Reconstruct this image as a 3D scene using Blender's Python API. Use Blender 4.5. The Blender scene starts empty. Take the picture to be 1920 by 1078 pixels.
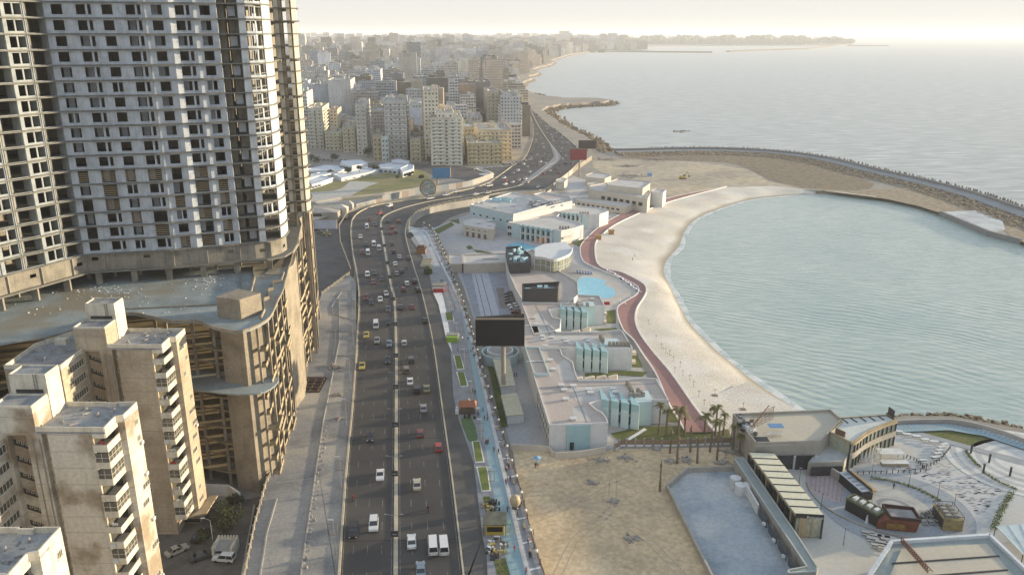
import bpy, math, random
from mathutils import Vector
R = math.radians
random.seed(7)
sc = bpy.context.scene
col = sc.collection
# ------------------------------------------------ camera, sky, sun, exposure
F, U0, V0, CAMH = 1510.0, 960.0, 539.0, 105.0
PIT = math.atan(478 / F)
cd = bpy.data.cameras.new('camera'); cam = bpy.data.objects.new('camera', cd); col.objects.link(cam)
cam.location = (0, 0, CAMH); cam.rotation_euler = (math.pi / 2 - PIT, 0, 0)
cd.sensor_width = 36; cd.lens = 36 * F / 1920; cd.clip_start = 1; cd.clip_end = 60000
sc.camera = cam
SUN_AZ, SUN_EL = R(72), R(7)
wd = bpy.data.worlds.new("World"); sc.world = wd; wd.use_nodes = True
nt = wd.node_tree; bg = nt.nodes['Background']; sk = nt.nodes.new('ShaderNodeTexSky')
sk.sky_type = 'NISHITA'; sk.sun_disc = False; sk.sun_elevation = SUN_EL; sk.sun_rotation = SUN_AZ
sk.dust_density = 2.0; sk.air_density = 1.0; sk.ozone_density = 2.0; sk.altitude = 50
# hazy evening: the clear sky pales to cream near the horizon
tc = nt.nodes.new('ShaderNodeTexCoord'); sx_ = nt.nodes.new('ShaderNodeSeparateXYZ'); nt.links.new(tc.outputs['Generated'], sx_.inputs[0])
mr = nt.nodes.new('ShaderNodeMapRange'); mr.interpolation_type = 'SMOOTHSTEP'; nt.links.new(sx_.outputs[2], mr.inputs[0])
mr.inputs[1].default_value = 0.0; mr.inputs[2].default_value = 0.8; mr.inputs[3].default_value = 0.97; mr.inputs[4].default_value = 0.75
mx = nt.nodes.new('ShaderNodeMix'); mx.data_type = 'RGBA'; nt.links.new(mr.outputs[0], mx.inputs[0]); nt.links.new(sk.outputs[0], mx.inputs[6])
cmx = nt.nodes.new('ShaderNodeMix'); cmx.data_type = 'RGBA'; mr2 = nt.nodes.new('ShaderNodeMapRange'); nt.links.new(sx_.outputs[2], mr2.inputs[0]); mr2.inputs[2].default_value = 0.5
nt.links.new(mr2.outputs[0], cmx.inputs[0]); cmx.inputs[6].default_value = (4.35, 4.25, 3.95, 1); cmx.inputs[7].default_value = (3.5, 4.2, 5.2, 1); nt.links.new(cmx.outputs[2], mx.inputs[7])
nt.links.new(mx.outputs[2], bg.inputs[0]); bg.inputs[1].default_value = 0.092
sl = bpy.data.lights.new('sun', 'SUN'); sl.energy = 4.6; sl.angle = R(1.5); sl.color = (1.0, 0.82, 0.56)
so = bpy.data.objects.new('sun', sl); col.objects.link(so)
sd = Vector((math.sin(SUN_AZ) * math.cos(SUN_EL), math.cos(SUN_AZ) * math.cos(SUN_EL), math.sin(SUN_EL)))
so.rotation_euler = sd.to_track_quat('Z', 'Y').to_euler()
sc.view_settings.view_transform = 'Standard'; sc.view_settings.look = 'None'
sc.view_settings.exposure = 1.14
sc.cycles.use_denoising = True
sc.cycles.max_bounces = 6; sc.cycles.diffuse_bounces = 3; sc.cycles.glossy_bounces = 2
sc.cycles.volume_bounces = 1; sc.cycles.transparent_max_bounces = 6
sc.cycles.sample_clamp_indirect = 4

# ------------------------------------------------ measuring: photo pixel + height -> metres
def W(u, v, z=0.0):
    x = (u - U0) / F; y = -(v - V0) / F
    d = (x, math.cos(PIT) + y * math.sin(PIT), -math.sin(PIT) + y * math.cos(PIT))
    t = (z - CAMH) / d[2]
    return (d[0] * t, d[1] * t)
def PX(x, y, z):
    dz = z - CAMH; dep = y * math.cos(PIT) - dz * math.sin(PIT); up = y * math.sin(PIT) + dz * math.cos(PIT)
    return (U0 + F * x / dep, V0 - F * up / dep)
def WP(pts, z=0.0): return [W(u, v, z) for u, v in pts]
def HZ(x, y, vt):
    lo, hi = -60, 400
    for _ in range(50):
        m = (lo + hi) / 2
        if PX(x, y, m)[1] > vt: lo = m
        else: hi = m
    return m
def sm(pts, k=6, closed=False):
    out = []; n = len(pts)
    for i in range(n if closed else n - 1):
        g = (lambda j: pts[j % n]) if closed else (lambda j: pts[max(0, min(n - 1, j))])
        p0, p1, p2, p3 = g(i - 1), g(i), g(i + 1), g(i + 2)
        for s in range(k):
            t = s / k
            out.append(tuple(0.5 * (2 * b + (c - a) * t + (2 * a - 5 * b + 4 * c - d) * t * t + (3 * b - a - 3 * c + d) * t ** 3) for a, b, c, d in zip(p0, p1, p2, p3)))
    if not closed: out.append(pts[-1])
    return out
def plen(p): return sum(math.dist(a, b) for a, b in zip(p, p[1:]))
def resample(p, n):
    L = plen(p); out = [p[0]]; acc = 0; k = 1; tgt = L / n
    for a, b in zip(p, p[1:]):
        s = math.dist(a, b)
        while s > 0 and acc + s >= tgt * k - 1e-9 and k < n:
            t = (tgt * k - acc) / s; out.append(tuple(x + (y - x) * t for x, y in zip(a, b))); k += 1
        acc += s
    out.append(p[-1]); return out
def offs(p, d):
    out = []
    for i, a in enumerate(p):
        b = p[max(0, i - 1)]; c = p[min(len(p) - 1, i + 1)]
        tx, ty = c[0] - b[0], c[1] - b[1]; l = math.hypot(tx, ty) or 1
        out.append((a[0] + ty / l * d, a[1] - tx / l * d))       # +d = right of travel
    return out

# ------------------------------------------------ mesh builder
class MB:
    def __init__(s): s.v = []; s.f = []; s.m = []; s.c = []; s.cc = None
    def add(s, vs, fs, mi=0):
        o = len(s.v); s.v += [tuple(p) for p in vs]
        for f in fs: s.f.append([i + o for i in f]); s.m.append(mi); s.c.append(s.cc)
        return s
    def prism(s, pts, z0, z1, mi=0, top=None):
        n = len(pts); a = sum(pts[i][0] * pts[(i + 1) % n][1] - pts[(i + 1) % n][0] * pts[i][1] for i in range(n))
        if a < 0: pts = pts[::-1]
        vs = [(p[0], p[1], z0) for p in pts] + [(p[0], p[1], z1) for p in pts]
        s.add(vs, [[i, (i + 1) % n, n + (i + 1) % n, n + i] for i in range(n)] + [list(range(n))[::-1]], mi)
        s.add([(p[0], p[1], z1) for p in pts], [list(range(n))], mi if top is None else top)
        return s
    def sheet(s, pts, z, mi=0):
        n = len(pts); a = sum(pts[i][0] * pts[(i + 1) % n][1] - pts[(i + 1) % n][0] * pts[i][1] for i in range(n))
        if a < 0: pts = pts[::-1]
        return s.add([(p[0], p[1], z) for p in pts], [list(range(n))], mi)
    def box(s, x0, x1, y0, y1, z0, z1, mi=0, top=None): return s.prism([(x0, y0), (x1, y0), (x1, y1), (x0, y1)], z0, z1, mi, top)
    def ob(s, cx, cy, a, w, d, z0, z1, mi=0, top=None):       # box turned by angle a
        ca, sa = math.cos(a), math.sin(a)
        return s.prism([(cx + x * ca - y * sa, cy + x * sa + y * ca) for x, y in ((-w / 2, -d / 2), (w / 2, -d / 2), (w / 2, d / 2), (-w / 2, d / 2))], z0, z1, mi, top)
    def wall(s, pts, t, z0, z1, mi=0):                          # thick wall along a polyline, pts may carry z
        for a, b in zip(pts, pts[1:]):
            dx, dy = b[0] - a[0], b[1] - a[1]; l = math.hypot(dx, dy)
            if l < 1e-6: continue
            nx, ny = -dy / l * t / 2, dx / l * t / 2
            s.prism([(a[0] + nx, a[1] + ny), (b[0] + nx, b[1] + ny), (b[0] - nx, b[1] - ny), (a[0] - nx, a[1] - ny)], z0, z1, mi)
        return s
    def rib(s, L, Rr, zl, zr=None, mi=0):
        zr = zl if zr is None else zr
        n = len(L); g = lambda z, i: z[i] if isinstance(z, (list, tuple)) else z
        vs = [(p[0], p[1], g(zl, i)) for i, p in enumerate(L)] + [(p[0], p[1], g(zr, i)) for i, p in enumerate(Rr)]
        return s.add(vs, [[i, n + i, n + i + 1, i + 1] for i in range(n - 1)], mi)
    def tube(s, p, q, r, r2=None, n=6, mi=0):
        p, q = Vector(p), Vector(q); r2 = r if r2 is None else r2
        d = (q - p).normalized(); u = d.orthogonal().normalized(); w = d.cross(u)
        vs = []
        for c, rr in ((p, r), (q, r2)):
            for i in range(n): a = 2 * math.pi * i / n; vs.append(c + (u * math.cos(a) + w * math.sin(a)) * rr)
        return s.add(vs, [[i, (i + 1) % n, n + (i + 1) % n, n + i] for i in range(n)] + [list(range(n))[::-1], list(range(n, 2 * n))], mi)
    def ball(s, c, r, n=8, m=6, sz=1.0, mi=0):
        vs = []; fs = []
        for j in range(m + 1):
            t = math.pi * j / m
            for i in range(n): a = 2 * math.pi * i / n; vs.append((c[0] + r * math.sin(t) * math.cos(a), c[1] + r * math.sin(t) * math.sin(a), c[2] + r * sz * math.cos(t)))
        for j in range(m):
            for i in range(n): fs.append([j * n + i, (j + 1) * n + i, (j + 1) * n + (i + 1) % n, j * n + (i + 1) % n])
        return s.add(vs, fs, mi)
    def build(s, name, mats, parent=None, loc=None, smooth=False):
        me = bpy.data.meshes.new(name); me.from_pydata(s.v, [], s.f)
        mats = mats if isinstance(mats, (list, tuple)) else [mats]
        for m in mats: me.materials.append(m)
        if len(mats) > 1: me.polygons.foreach_set('material_index', s.m)
        if smooth: me.polygons.foreach_set('use_smooth', [True] * len(s.f))
        if any(c is not None for c in s.c):
            at = me.color_attributes.new('col', 'FLOAT_COLOR', 'CORNER'); buf = []
            for f, c in zip(s.f, s.c):
                c = c or (0.5, 0.5, 0.5, 1); buf += list(c) * len(f)
            at.data.foreach_set('color', buf)
        o = bpy.data.objects.new(name, me); col.objects.link(o)
        if parent: o.parent = parent
        if loc: o.location = loc
        me.update(); return o
def tag(o, label=None, cat=None, group=None, kind=None):
    if label: o['label'] = label
    if cat: o['category'] = cat
    if group: o['group'] = group
    if kind: o['kind'] = kind
    return o
def thing(name, label, cat, loc=(0, 0, 0), rz=0, group=None):
    o = bpy.data.objects.new(name, None); col.objects.link(o); o.empty_display_size = 0.5
    o.location = loc; o.rotation_euler = (0, 0, rz); return tag(o, label, cat, group)
def struct(name, mb, mats, **k): o = mb.build(name, mats, **k); o['kind'] = 'structure'; return o
def dup(root, loc=None, rz=None, label=None, group=None, scale=None):
    r = root.copy(); col.objects.link(r)
    if loc is not None: r.location = loc
    if rz is not None: r.rotation_euler = (0, 0, rz)
    if label: r['label'] = label
    if group: r['group'] = group
    if scale: r.scale = scale
    for ch in kids[root.name]:
        c = ch.copy(); col.objects.link(c); c.parent = r
        for g in kids.get(ch.name, []): d = g.copy(); col.objects.link(d); d.parent = c
    return r
kids = {}
def proto(root):                                               # remember the children of a thing that will be copied
    kids[root.name] = list(root.children)
    for c in root.children: kids[c.name] = list(c.children)
    return root
ORD = 'first second third fourth fifth sixth seventh eighth ninth tenth eleventh twelfth thirteenth fourteenth fifteenth sixteenth seventeenth eighteenth nineteenth'.split()
TENS = {2: 'twenty', 3: 'thirty', 4: 'forty', 5: 'fifty', 6: 'sixty', 7: 'seventy', 8: 'eighty', 9: 'ninety'}
def nth(i):
    if i <= 19: return ORD[i - 1]
    if i < 100: return TENS[i // 10][:-1] + 'ieth' if i % 10 == 0 else TENS[i // 10] + '-' + ORD[i % 10 - 1]
    return 'hundred-and-' + nth(i - 100) if i > 100 else 'hundredth'

# ------------------------------------------------ materials
MATS = {}
def mat(name, c, rough=0.85, c2=None, ns=0.3, amt=0.5, fine=4.0, fa=0.12, bump=0.0, metal=0.0, streak=0.0, spec=0.3, c3=None, ns3=0.05, attr=False, win=None, emis=None, alpha=None):
    if name in MATS: return MATS[name]
    m = bpy.data.materials.new(name); m.use_nodes = True; MATS[name] = m
    t = m.node_tree; N = t.nodes; L = t.links; b = N['Principled BSDF']
    b.inputs['Roughness'].default_value = rough; b.inputs['Metallic'].default_value = metal
    b.inputs['Specular IOR Level'].default_value = spec
    geo = N.new('ShaderNodeNewGeometry'); pos = geo.outputs['Position']
    def noise(scale, det=4, vec=None):
        n = N.new('ShaderNodeTexNoise'); n.inputs['Scale'].default_value = scale; n.inputs['Detail'].default_value = det
        L.new(vec or pos, n.inputs['Vector']); return n.outputs['Fac']
    def ramp(x, a, bb):
        r = N.new('ShaderNodeMapRange'); r.inputs[1].default_value = a; r.inputs[2].default_value = bb; L.new(x, r.inputs[0]); return r.outputs[0]
    def mix(f, a, bb, kind='MIX'):
        x = N.new('ShaderNodeMix'); x.data_type = 'RGBA'; x.blend_type = kind
        for s_, q in ((0, f), (6, a), (7, bb)):
            if isinstance(q, (int, float)): x.inputs[s_].default_value = q
            elif isinstance(q, tuple): x.inputs[s_].default_value = (*q[:3], 1)
            else: L.new(q, x.inputs[s_])
        return x.outputs[2]
    if attr:
        a = N.new('ShaderNodeAttribute'); a.attribute_name = 'col'; base = a.outputs['Color']
    else: base = c
    if c2 is None:
        if not attr: c2 = tuple(x * 0.7 for x in c)
        else: c2 = mix(1.0, base, (0.72, 0.70, 0.66), 'MULTIPLY')
    f1 = ramp(noise(ns), 0.42, 0.66)
    mm = N.new('ShaderNodeMath'); mm.operation = 'MULTIPLY'; L.new(f1, mm.inputs[0]); mm.inputs[1].default_value = amt
    o = mix(mm.outputs[0], base, c2)
    if c3: o = mix(ramp(noise(ns3, 6), 0.5, 0.62), o, c3)
    if streak:
        mp = N.new('ShaderNodeMapping'); mp.inputs['Scale'].default_value = (1.3, 1.3, 0.08); L.new(pos, mp.inputs[0])
        s2 = ramp(noise(1.0, 5, mp.outputs[0]), 0.5, 0.75)
        q = N.new('ShaderNodeMath'); q.operation = 'MULTIPLY'; L.new(s2, q.inputs[0]); q.inputs[1].default_value = streak
        o = mix(q.outputs[0], o, tuple(x * 0.45 for x in (c if not attr else (0.4, 0.36, 0.3))))
    if fa:
        f = ramp(noise(fine, 3), 0.3, 0.7)
        v = N.new('ShaderNodeMapRange'); v.inputs[3].default_value = 1 - fa; v.inputs[4].default_value = 1 + fa; L.new(f, v.inputs[0])
        vm = N.new('ShaderNodeVectorMath'); vm.operation = 'SCALE'; L.new(o, vm.inputs[0]); L.new(v.outputs[0], vm.inputs['Scale']); o = vm.outputs[0]
    L.new(o, b.inputs['Base Color'])
    if bump:
        bp = N.new('ShaderNodeBump'); bp.inputs['Strength'].default_value = bump; bp.inputs['Distance'].default_value = 0.1
        L.new(noise(fine, 4), bp.inputs['Height']); L.new(bp.outputs[0], b.inputs['Normal'])
    if emis: b.inputs['Emission Color'].default_value = (*emis[:3], 1); b.inputs['Emission Strength'].default_value = emis[3]
    m['h'] = 1; m_help[name] = (t, N, L, b, pos, noise, ramp, mix, o); return m
m_help = {}
Z1, ZR, ZS = 0.0, -4.0, -6.0                                   # road deck, resort ground, sea
asphalt = mat('asphalt', (0.060, 0.056, 0.053), 0.8, (0.045, 0.043, 0.041), 0.06, 0.7, 8, 0.15, streak=0, c3=(0.078, 0.072, 0.066), ns3=0.035)
asphalt2 = mat('asphalt_worn', (0.105, 0.098, 0.09), 0.85, (0.07, 0.066, 0.062), 0.15, 0.8, 6, 0.15)
conc = mat('concrete', (0.30, 0.29, 0.27), 0.9, (0.19, 0.185, 0.175), 0.25, 0.8, 3, 0.15)
conc_lt = mat('concrete_pale', (0.40, 0.38, 0.34), 0.9, (0.28, 0.27, 0.25), 0.12, 0.8, 3, 0.1)
plaza_m = mat('plaza_concrete', (0.28, 0.268, 0.25), 0.85, (0.165, 0.165, 0.163), 0.09, 0.9, 1.5, 0.15, c3=(0.36, 0.33, 0.28), ns3=0.06)
kerb_m = mat('kerb_cream', (0.47, 0.41, 0.30), 0.8, (0.30, 0.27, 0.22), 0.4, 0.6, 4)
white_p = mat('white_paint', (0.72, 0.71, 0.68), 0.6, (0.5, 0.49, 0.46), 0.5, 0.5, 5)
sand = mat('sand', (0.61, 0.55, 0.455), 0.95, (0.51, 0.455, 0.37), 0.06, 0.9, 1.6, 0.18, c3=(0.65, 0.60, 0.52), ns3=0.04, bump=1.0)
dirt = mat('dirt', (0.53, 0.395, 0.235), 0.95, (0.41, 0.315, 0.20), 0.06, 0.9, 0.9, 0.2, c3=(0.60, 0.465, 0.29), ns3=0.04, bump=0.6)
def height_tint(m, z0, z1, c):
    t, N, L, b, pos, noise, ramp, mix, o = m_help[m.name]; sx = N.new('ShaderNodeSeparateXYZ'); L.new(pos, sx.inputs[0]); f = N.new('ShaderNodeMapRange'); L.new(sx.outputs[2], f.inputs[0])
    f.inputs[1].default_value = z0; f.inputs[2].default_value = z1; f.inputs[3].default_value = 1; f.inputs[4].default_value = 0; L.new(mix(f.outputs[0], o, c), b.inputs['Base Color'])
height_tint(sand, -5.75, -5.2, (.30, .265, .20))
blue_p = mat('blue_paving', (0.22, 0.33, 0.36), 0.8, (0.27, 0.34, 0.35), 0.4, 0.7, 3)
grey_p = mat('grey_paving', (0.25, 0.25, 0.26), 0.85, (0.19, 0.195, 0.2), 0.3, 0.8, 3)
red_p = mat('red_paving', (0.33, 0.175, 0.15), 0.85, (0.27, 0.16, 0.14), 0.25, 0.8, 2)
grass_m = mat('lawn', (0.085, 0.105, 0.025), 0.95, (0.13, 0.12, 0.045), 0.2, 0.9, 3, 0.3, bump=0.8)
dgrass_m = mat('dry_lawn', (0.17, 0.165, 0.06), 0.95, (0.24, 0.2, 0.1), 0.06, 0.9, 1, 0.25, bump=0.5)
metal_d = mat('dark_metal', (0.05, 0.05, 0.05), 0.5, metal=0.3)
metal_g = mat('grey_metal', (0.3, 0.3, 0.3), 0.5, metal=0.3)
black = mat('black_panel', (0.012, 0.012, 0.013), 0.45)
glass_d = mat('dark_glass', (0.03, 0.035, 0.04), 0.12, (0.06, 0.06, 0.06), 0.4, 0.5, 2, 0.3, spec=0.6)
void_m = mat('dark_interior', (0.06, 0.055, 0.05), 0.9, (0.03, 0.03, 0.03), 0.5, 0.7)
rock_m = mat('rock', (0.21, 0.165, 0.105), 0.95, (0.10, 0.085, 0.06), 0.35, 0.9, 1.5, 0.35, bump=1.0)
# ================================================ GROUND, SEA, BEACH
# sea and lagoon: one wide sheet each, moved by wave bump
def water(name, c, c2, rough, st, dist, layers, foam=0.0, rings=None, patch=None):
    m = mat(name, c, rough, c2, 0.012, 0.0, 1, 0.0, spec=0.5); t, N, L, b, pos, noise, ramp, mix, o = m_help[name]
    def M(op, a, b_=0.0):
        n_ = N.new('ShaderNodeMath'); n_.operation = op
        for i, q in enumerate((a, b_)):
            if isinstance(q, (int, float)): n_.inputs[i].default_value = q
            else: L.new(q, n_.inputs[i])
        return n_.outputs[0]
    tot = None; first = None
    for (sx_, sy_, rot, w) in layers:
        mp = N.new('ShaderNodeMapping'); mp.inputs['Scale'].default_value = (sx_, sy_, 1); mp.inputs['Rotation'].default_value = (0, 0, R(rot)); L.new(pos, mp.inputs[0])
        n1 = noise(1.0, 5, mp.outputs[0]); first = first or n1; q = M('MULTIPLY', n1, w); tot = q if tot is None else M('ADD', tot, q)
    if rings:
        cx, cy, wl, amp = rings; vm = N.new('ShaderNodeVectorMath'); vm.operation = 'DISTANCE'; L.new(pos, vm.inputs[0]); vm.inputs[1].default_value = (cx, cy, ZS)
        ph = M('ADD', M('MULTIPLY', vm.outputs['Value'], 6.283 / wl), M('MULTIPLY', noise(0.02, 4), 30.0)); rg_ = M('MULTIPLY', M('SINE', ph), amp)
        rg_ = M('MULTIPLY', rg_, ramp(noise(0.03, 3), .35, .6)); tot = M('ADD', tot, rg_)
    bp = N.new('ShaderNodeBump'); bp.inputs['Strength'].default_value = st; bp.inputs['Distance'].default_value = dist
    L.new(tot, bp.inputs['Height']); L.new(bp.outputs[0], b.inputs['Normal'])
    o = mix(ramp(first, .38, .62), c, c2)  # wave sheen painted into the colour: pale and dark follow the wave noise
    if patch: o = mix(M('MULTIPLY', ramp(noise(patch[1], 3), .5, .68), .6), o, patch[0])
    if foam:
        f = M('MULTIPLY', M('MULTIPLY', ramp(first, 0.60, 0.70), ramp(noise(0.004, 3), 0.46, 0.62)), foam); o = mix(f, o, (0.7, 0.72, 0.72))
    L.new(o, b.inputs['Base Color']); return m
sea_m = water('sea_water', (0.26, 0.285, 0.255), (0.43, 0.44, 0.40), 0.32, 1.0, 1.2, [(.035, .16, 25, 1.0), (.12, .4, -12, .5), (.012, .05, 20, .6)], 0.9)
lag_m = water('lagoon_water', (0.30, 0.375, 0.32), (0.41, 0.455, 0.40), 0.24, 0.9, 0.5, [(.09, .4, -25, .7), (.4, 1.3, 25, .35)], 0, (-40, 0, 4.2, .16), ((.23, .32, .285), .010))
s = MB(); s.add([(-9000, -500, ZS), (60000, -500, ZS), (60000, 58000, ZS), (-9000, 58000, ZS)], [[0, 1, 2, 3]])
struct('sea', s, sea_m)
# low ground of the resort side
shore = [(2300, 870), (2100, 835), (1920, 812), (1850, 800), (1780, 787), (1690, 786), (1600, 800), (1530, 790), (1512, 776)]
water_line = sm(WP([(1512, 776), (1450, 738), (1400, 702), (1340, 652), (1300, 612), (1275, 572), (1255, 532), (1247, 508), (1253, 488), (1275, 462), (1287, 432), (1308, 411), (1340, 396), (1400, 377), (1460, 369), (1530, 364)], ZS), 5)
bwin = sm(WP([(1530, 364), (1600, 366), (1660, 374), (1720, 387), (1763, 402), (1855, 440), (1905, 452), (1990, 480), (2200, 560)], ZS), 4)
bwout = sm(WP([(2200, 500), (2000, 432), (1920, 404), (1840, 376), (1750, 351), (1650, 328), (1560, 306), (1480, 294), (1400, 288), (1300, 286), (1200, 288), (1150, 289)], ZS), 4)
coast = WP([(1150, 289), (1138, 286), (1128, 276), (1112, 264), (1098, 258), (1080, 249), (1062, 238), (1045, 226), (1028, 214), (1040, 207), (1060, 203), (1100, 200), (1140, 198), (1156, 195), (1138, 191), (1105, 189), (1060, 189), (1020, 184), (998, 176), (985, 168), (990, 158), (1006, 151), (1000, 146), (1018, 139), (1002, 133), (1030, 126), (1046, 120), (1036, 116), (1056, 110), (1072, 104), (1096, 101), (1112, 99), (1096, 94), (1080, 90), (1300, 87), (1510, 86.5), (1560, 86), (1600, 83), (1580, 79), (1500, 76), (1470, 71)], ZS)
random.seed(3)
def rough_line(p, amp, seg):
    out = []
    for a, b in zip(p, p[1:]):
        n = max(1, int(math.dist(a, b) / seg))
        for i in range(n):
            t = i / n; out.append((a[0] + (b[0] - a[0]) * t + random.uniform(-amp, amp), a[1] + (b[1] - a[1]) * t + random.uniform(-amp, amp)))
    out.append(p[-1]); return out
coast_n = rough_line(coast[:22], 2.5, 9) + rough_line(coast[21:], 6, 60)[1:]
# waterline ring -> raised land: outline inset for the top, so shores slope into the water
path_r = sm(WP([(1340, 812), (1329, 799), (1297, 757), (1257, 700), (1221, 657), (1200, 628), (1191, 603), (1194, 580), (1206, 561), (1212, 546), (1204, 532), (1165, 512), (1132, 505), (1118, 490), (1116, 460), (1126, 445), (1150, 425), (1190, 405), (1240, 385), (1290, 370), (1345, 356), (1362, 352)], ZR), 5)
LOW = [(430, 120), *WP(shore[1:], ZS)] + water_line[1:] + bwin[1:]
RIGHT = bwout + coast_n[1:]
land = LOW + RIGHT + [(coast_n[-1][0], 30000), (-30000, 30000), (-30000, -400), (430, -400)]
landm = mat('city_ground', (0.28, 0.25, 0.21), 0.95, (0.2, 0.185, 0.16), 0.02, 0.8, 0.3, 0.15)
def shore_poly(pts, d):                                        # inset ring toward the land (land lies left of travel here)
    return offs(pts, -d)
s = MB()
top = shore_poly(LOW[1:], 1.5); top2 = shore_poly(RIGHT, 3.0)
nl = len(shore) - 1
ringlow = offs(WP(shore[1:-1], ZS), -1.5) + [W(1512, 770, ZR)] + offs(path_r, 1.5) + [W(1450, 352, ZR)] + offs(bwin, -1.5)
ring = [(430, 120)] + ringlow + top2 + [(coast_n[-1][0], 30000), (-30000, 30000), (-30000, -400), (430, -400)]
s.sheet(ring, ZR)
struct('ground', s, landm)
# sloping shore skirts
s = MB(); s.rib(offs(RIGHT, 2.0), top2, ZS - 0.6, ZR - 0.02, 0); struct('rocky_shore', s, rock_m)
q = offs(bwin, 2.0); s = MB(); s.rib(q, offs(bwin, -1.5), ZS - 0.6, ZR - 0.02, 0); struct('inner_shore', s, rock_m)
q = WP(shore[1:-1], ZS); s = MB(); s.rib(offs(q, 2), offs(q, -1.5), ZS - 0.6, ZR - .02); struct('rocky_shore', s, rock_m)
# lagoon: shallow turquoise water inside the breakwater
wl2 = offs(water_line, -1.0)
s = MB(); s.sheet([(430, 120)] + WP(shore[1:-1], ZS) + wl2 + bwin[1:] + [W(2500, 700, ZS)], ZS + 0.05)
struct('lagoon', s, lag_m)
# beach: sloping sheet between the red path and the waterline, running under the water
n = 90
up = resample(path_r + WP([(1450, 350), (1530, 357), (1590, 364), (1640, 370)], ZR), n)
dn = resample(water_line + [q for q in bwin if q[0] < W(1660, 374, ZS)[0]], n)
# align ends: the near edge of the beach
s = MB(); rows = 10; vs = []; fs = []
for j in range(rows + 1):
    t = j / rows
    for i in range(n + 1):
        a, b = up[i], dn[i]; z = ZR + 0.35 - 0.35 * t - (2.0 * t ** 3)
        z += 0.25 * math.sin(i * 1.05) * math.sin(math.pi * t) * (1 if t > .4 else .4)
        vs.append((a[0] + (b[0] - a[0]) * t, a[1] + (b[1] - a[1]) * t, z))
vs += [(p[0], p[1], ZS - 0.9) for p in offs(dn, 5)]
for j in range(rows + 1):
    for i in range(n): k = j * (n + 1) + i; fs.append([k, k + 1, k + n + 2, k + n + 1])
s.add(vs, fs); o = struct('beach', s, sand, smooth=True)
s = MB(); s.sheet(WP([(1512, 776), (1470, 800), (1360, 815), (1338, 806), (1300, 755), (1400, 716), (1440, 740)], ZR), ZR + 0.1); struct('beach_end', s, sand)
foam_m = mat('foam', (0.62, 0.62, 0.58), 0.7, (0.35, 0.42, 0.40), 0.25, 0.9, 1.5, 0.2)
random.seed(5)
a1 = offs(dn, -0.6); s = MB()
w_ = [0.9 + 0.8 * abs(math.sin(i * 0.35)) + random.uniform(0, .5) for i in range(n + 1)]
b1 = [(p[0] + (q[0] - p[0]) * w_[i], p[1] + (q[1] - p[1]) * w_[i]) for i, (p, q) in enumerate(zip(dn, offs(dn, 1.3)))]
s.rib(a1, b1, ZS + 0.12, ZS + 0.09); struct('surf_line', s, foam_m)
# raised city ground and road deck level
edge_r = [(872, 1090), (872, 1078), (850, 896), (833, 776), (816, 656), (805, 600), (790, 540), (774, 490), (762, 445), (762, 428), (768, 411), (787, 397), (814, 387), (861, 379), (894, 373), (937, 362), (980, 358), (1021, 355), (1054, 333), (1084, 307), (1096, 290), (1082, 276), (1062, 258), (1040, 242), (1022, 228), (1008, 216), (996, 204), (988, 193), (985, 178), (984, 165)]
edge_l = [(633, 1090), (633, 1078), (646, 896), (660, 752), (668, 640), (672, 560), (668, 515), (660, 470), (657, 430), (663, 407), (685, 392), (720, 382), (794, 372), (844, 363), (907, 347), (935, 330), (960, 312), (980, 300), (992, 280), (1000, 250), (996, 225), (988, 205), (982, 190), (979, 178), (977, 165)]
med = [(742, 1090), (742, 1078), (743, 800), (743, 656), (739.5, 560), (734, 540), (725, 490), (717, 440), (714, 422), (719, 407), (737, 397), (767, 387), (810, 377), (861, 369), (927, 358), (971, 349), (1000, 334), (1030, 310), (1044, 300), (1040, 282), (1026, 262), (1012, 240), (1002, 222), (992, 200), (983, 180), (981, 165)]
ER, EL, MD = sm(WP(edge_r), 4), sm(WP(edge_l), 4), sm(WP(med), 4)
cplat = WP([(640, 400), (690, 398)], -0.1)
coast_in = offs(coast_n, -10)
s = MB()
city = [(-3500, 500)] + WP([(560, 402), (662, 397), (700, 385), (794, 372), (937, 366), (1021, 357), (1084, 309), (1110, 292)], -0.1) + coast_in[6:] + [(coast_n[-1][0] - 200, 29000), (-29000, 29000), (-29000, 500)]
s.prism(city, ZR - 0.5, -0.1); struct('city_terrain', s, landm)
struct('road', MB().sheet(EL + ER[::-1], 0.0), asphalt)
# deck skirts down to the low ground
s = MB(); s.rib(ER, ER, 0.0, ZR - 0.3); s.rib(EL, EL, 0.0, ZR - 0.3)
struct('road_retaining_wall', s, conc_lt)
def kerb(name, line, w, h, m, z=0.0):
    s = MB(); a = offs(line, -w / 2); b = offs(line, w / 2); n_ = len(line)
    s.rib(a, b, z + h); s.rib(a, a, z, z + h); s.rib(b, b, z + h, z); return struct(name, s, m)
kerb('kerb_median', offs(MD, 0.0), 0.9, 0.25, kerb_m)
kerb('kerb_left', offs(EL, 0.3), 0.5, 0.5, kerb_m)
kerb('kerb_right', offs(ER, -0.3), 0.4, 0.3, kerb_m)
# wedge of paving where the median widens
s = MB().sheet(sm(WP([(971, 349), (1010, 330), (1050, 300), (1046, 285), (1030, 268), (1036, 285), (1036, 298), (1000, 326)]), 3, True), 0.12); struct('median_paving', s, grey_p)
s = MB()
for v_ in (1012, 823, 700, 640): s.wall([W(636 + (1012 - v_) * .09, v_ + 3, 0), W(866 - (1012 - v_) * .19, v_ - 3, 0)], .18, 0.002, .006)
struct('road_joints', s, mat('joint_tar', (.02, .02, .02)))
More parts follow.
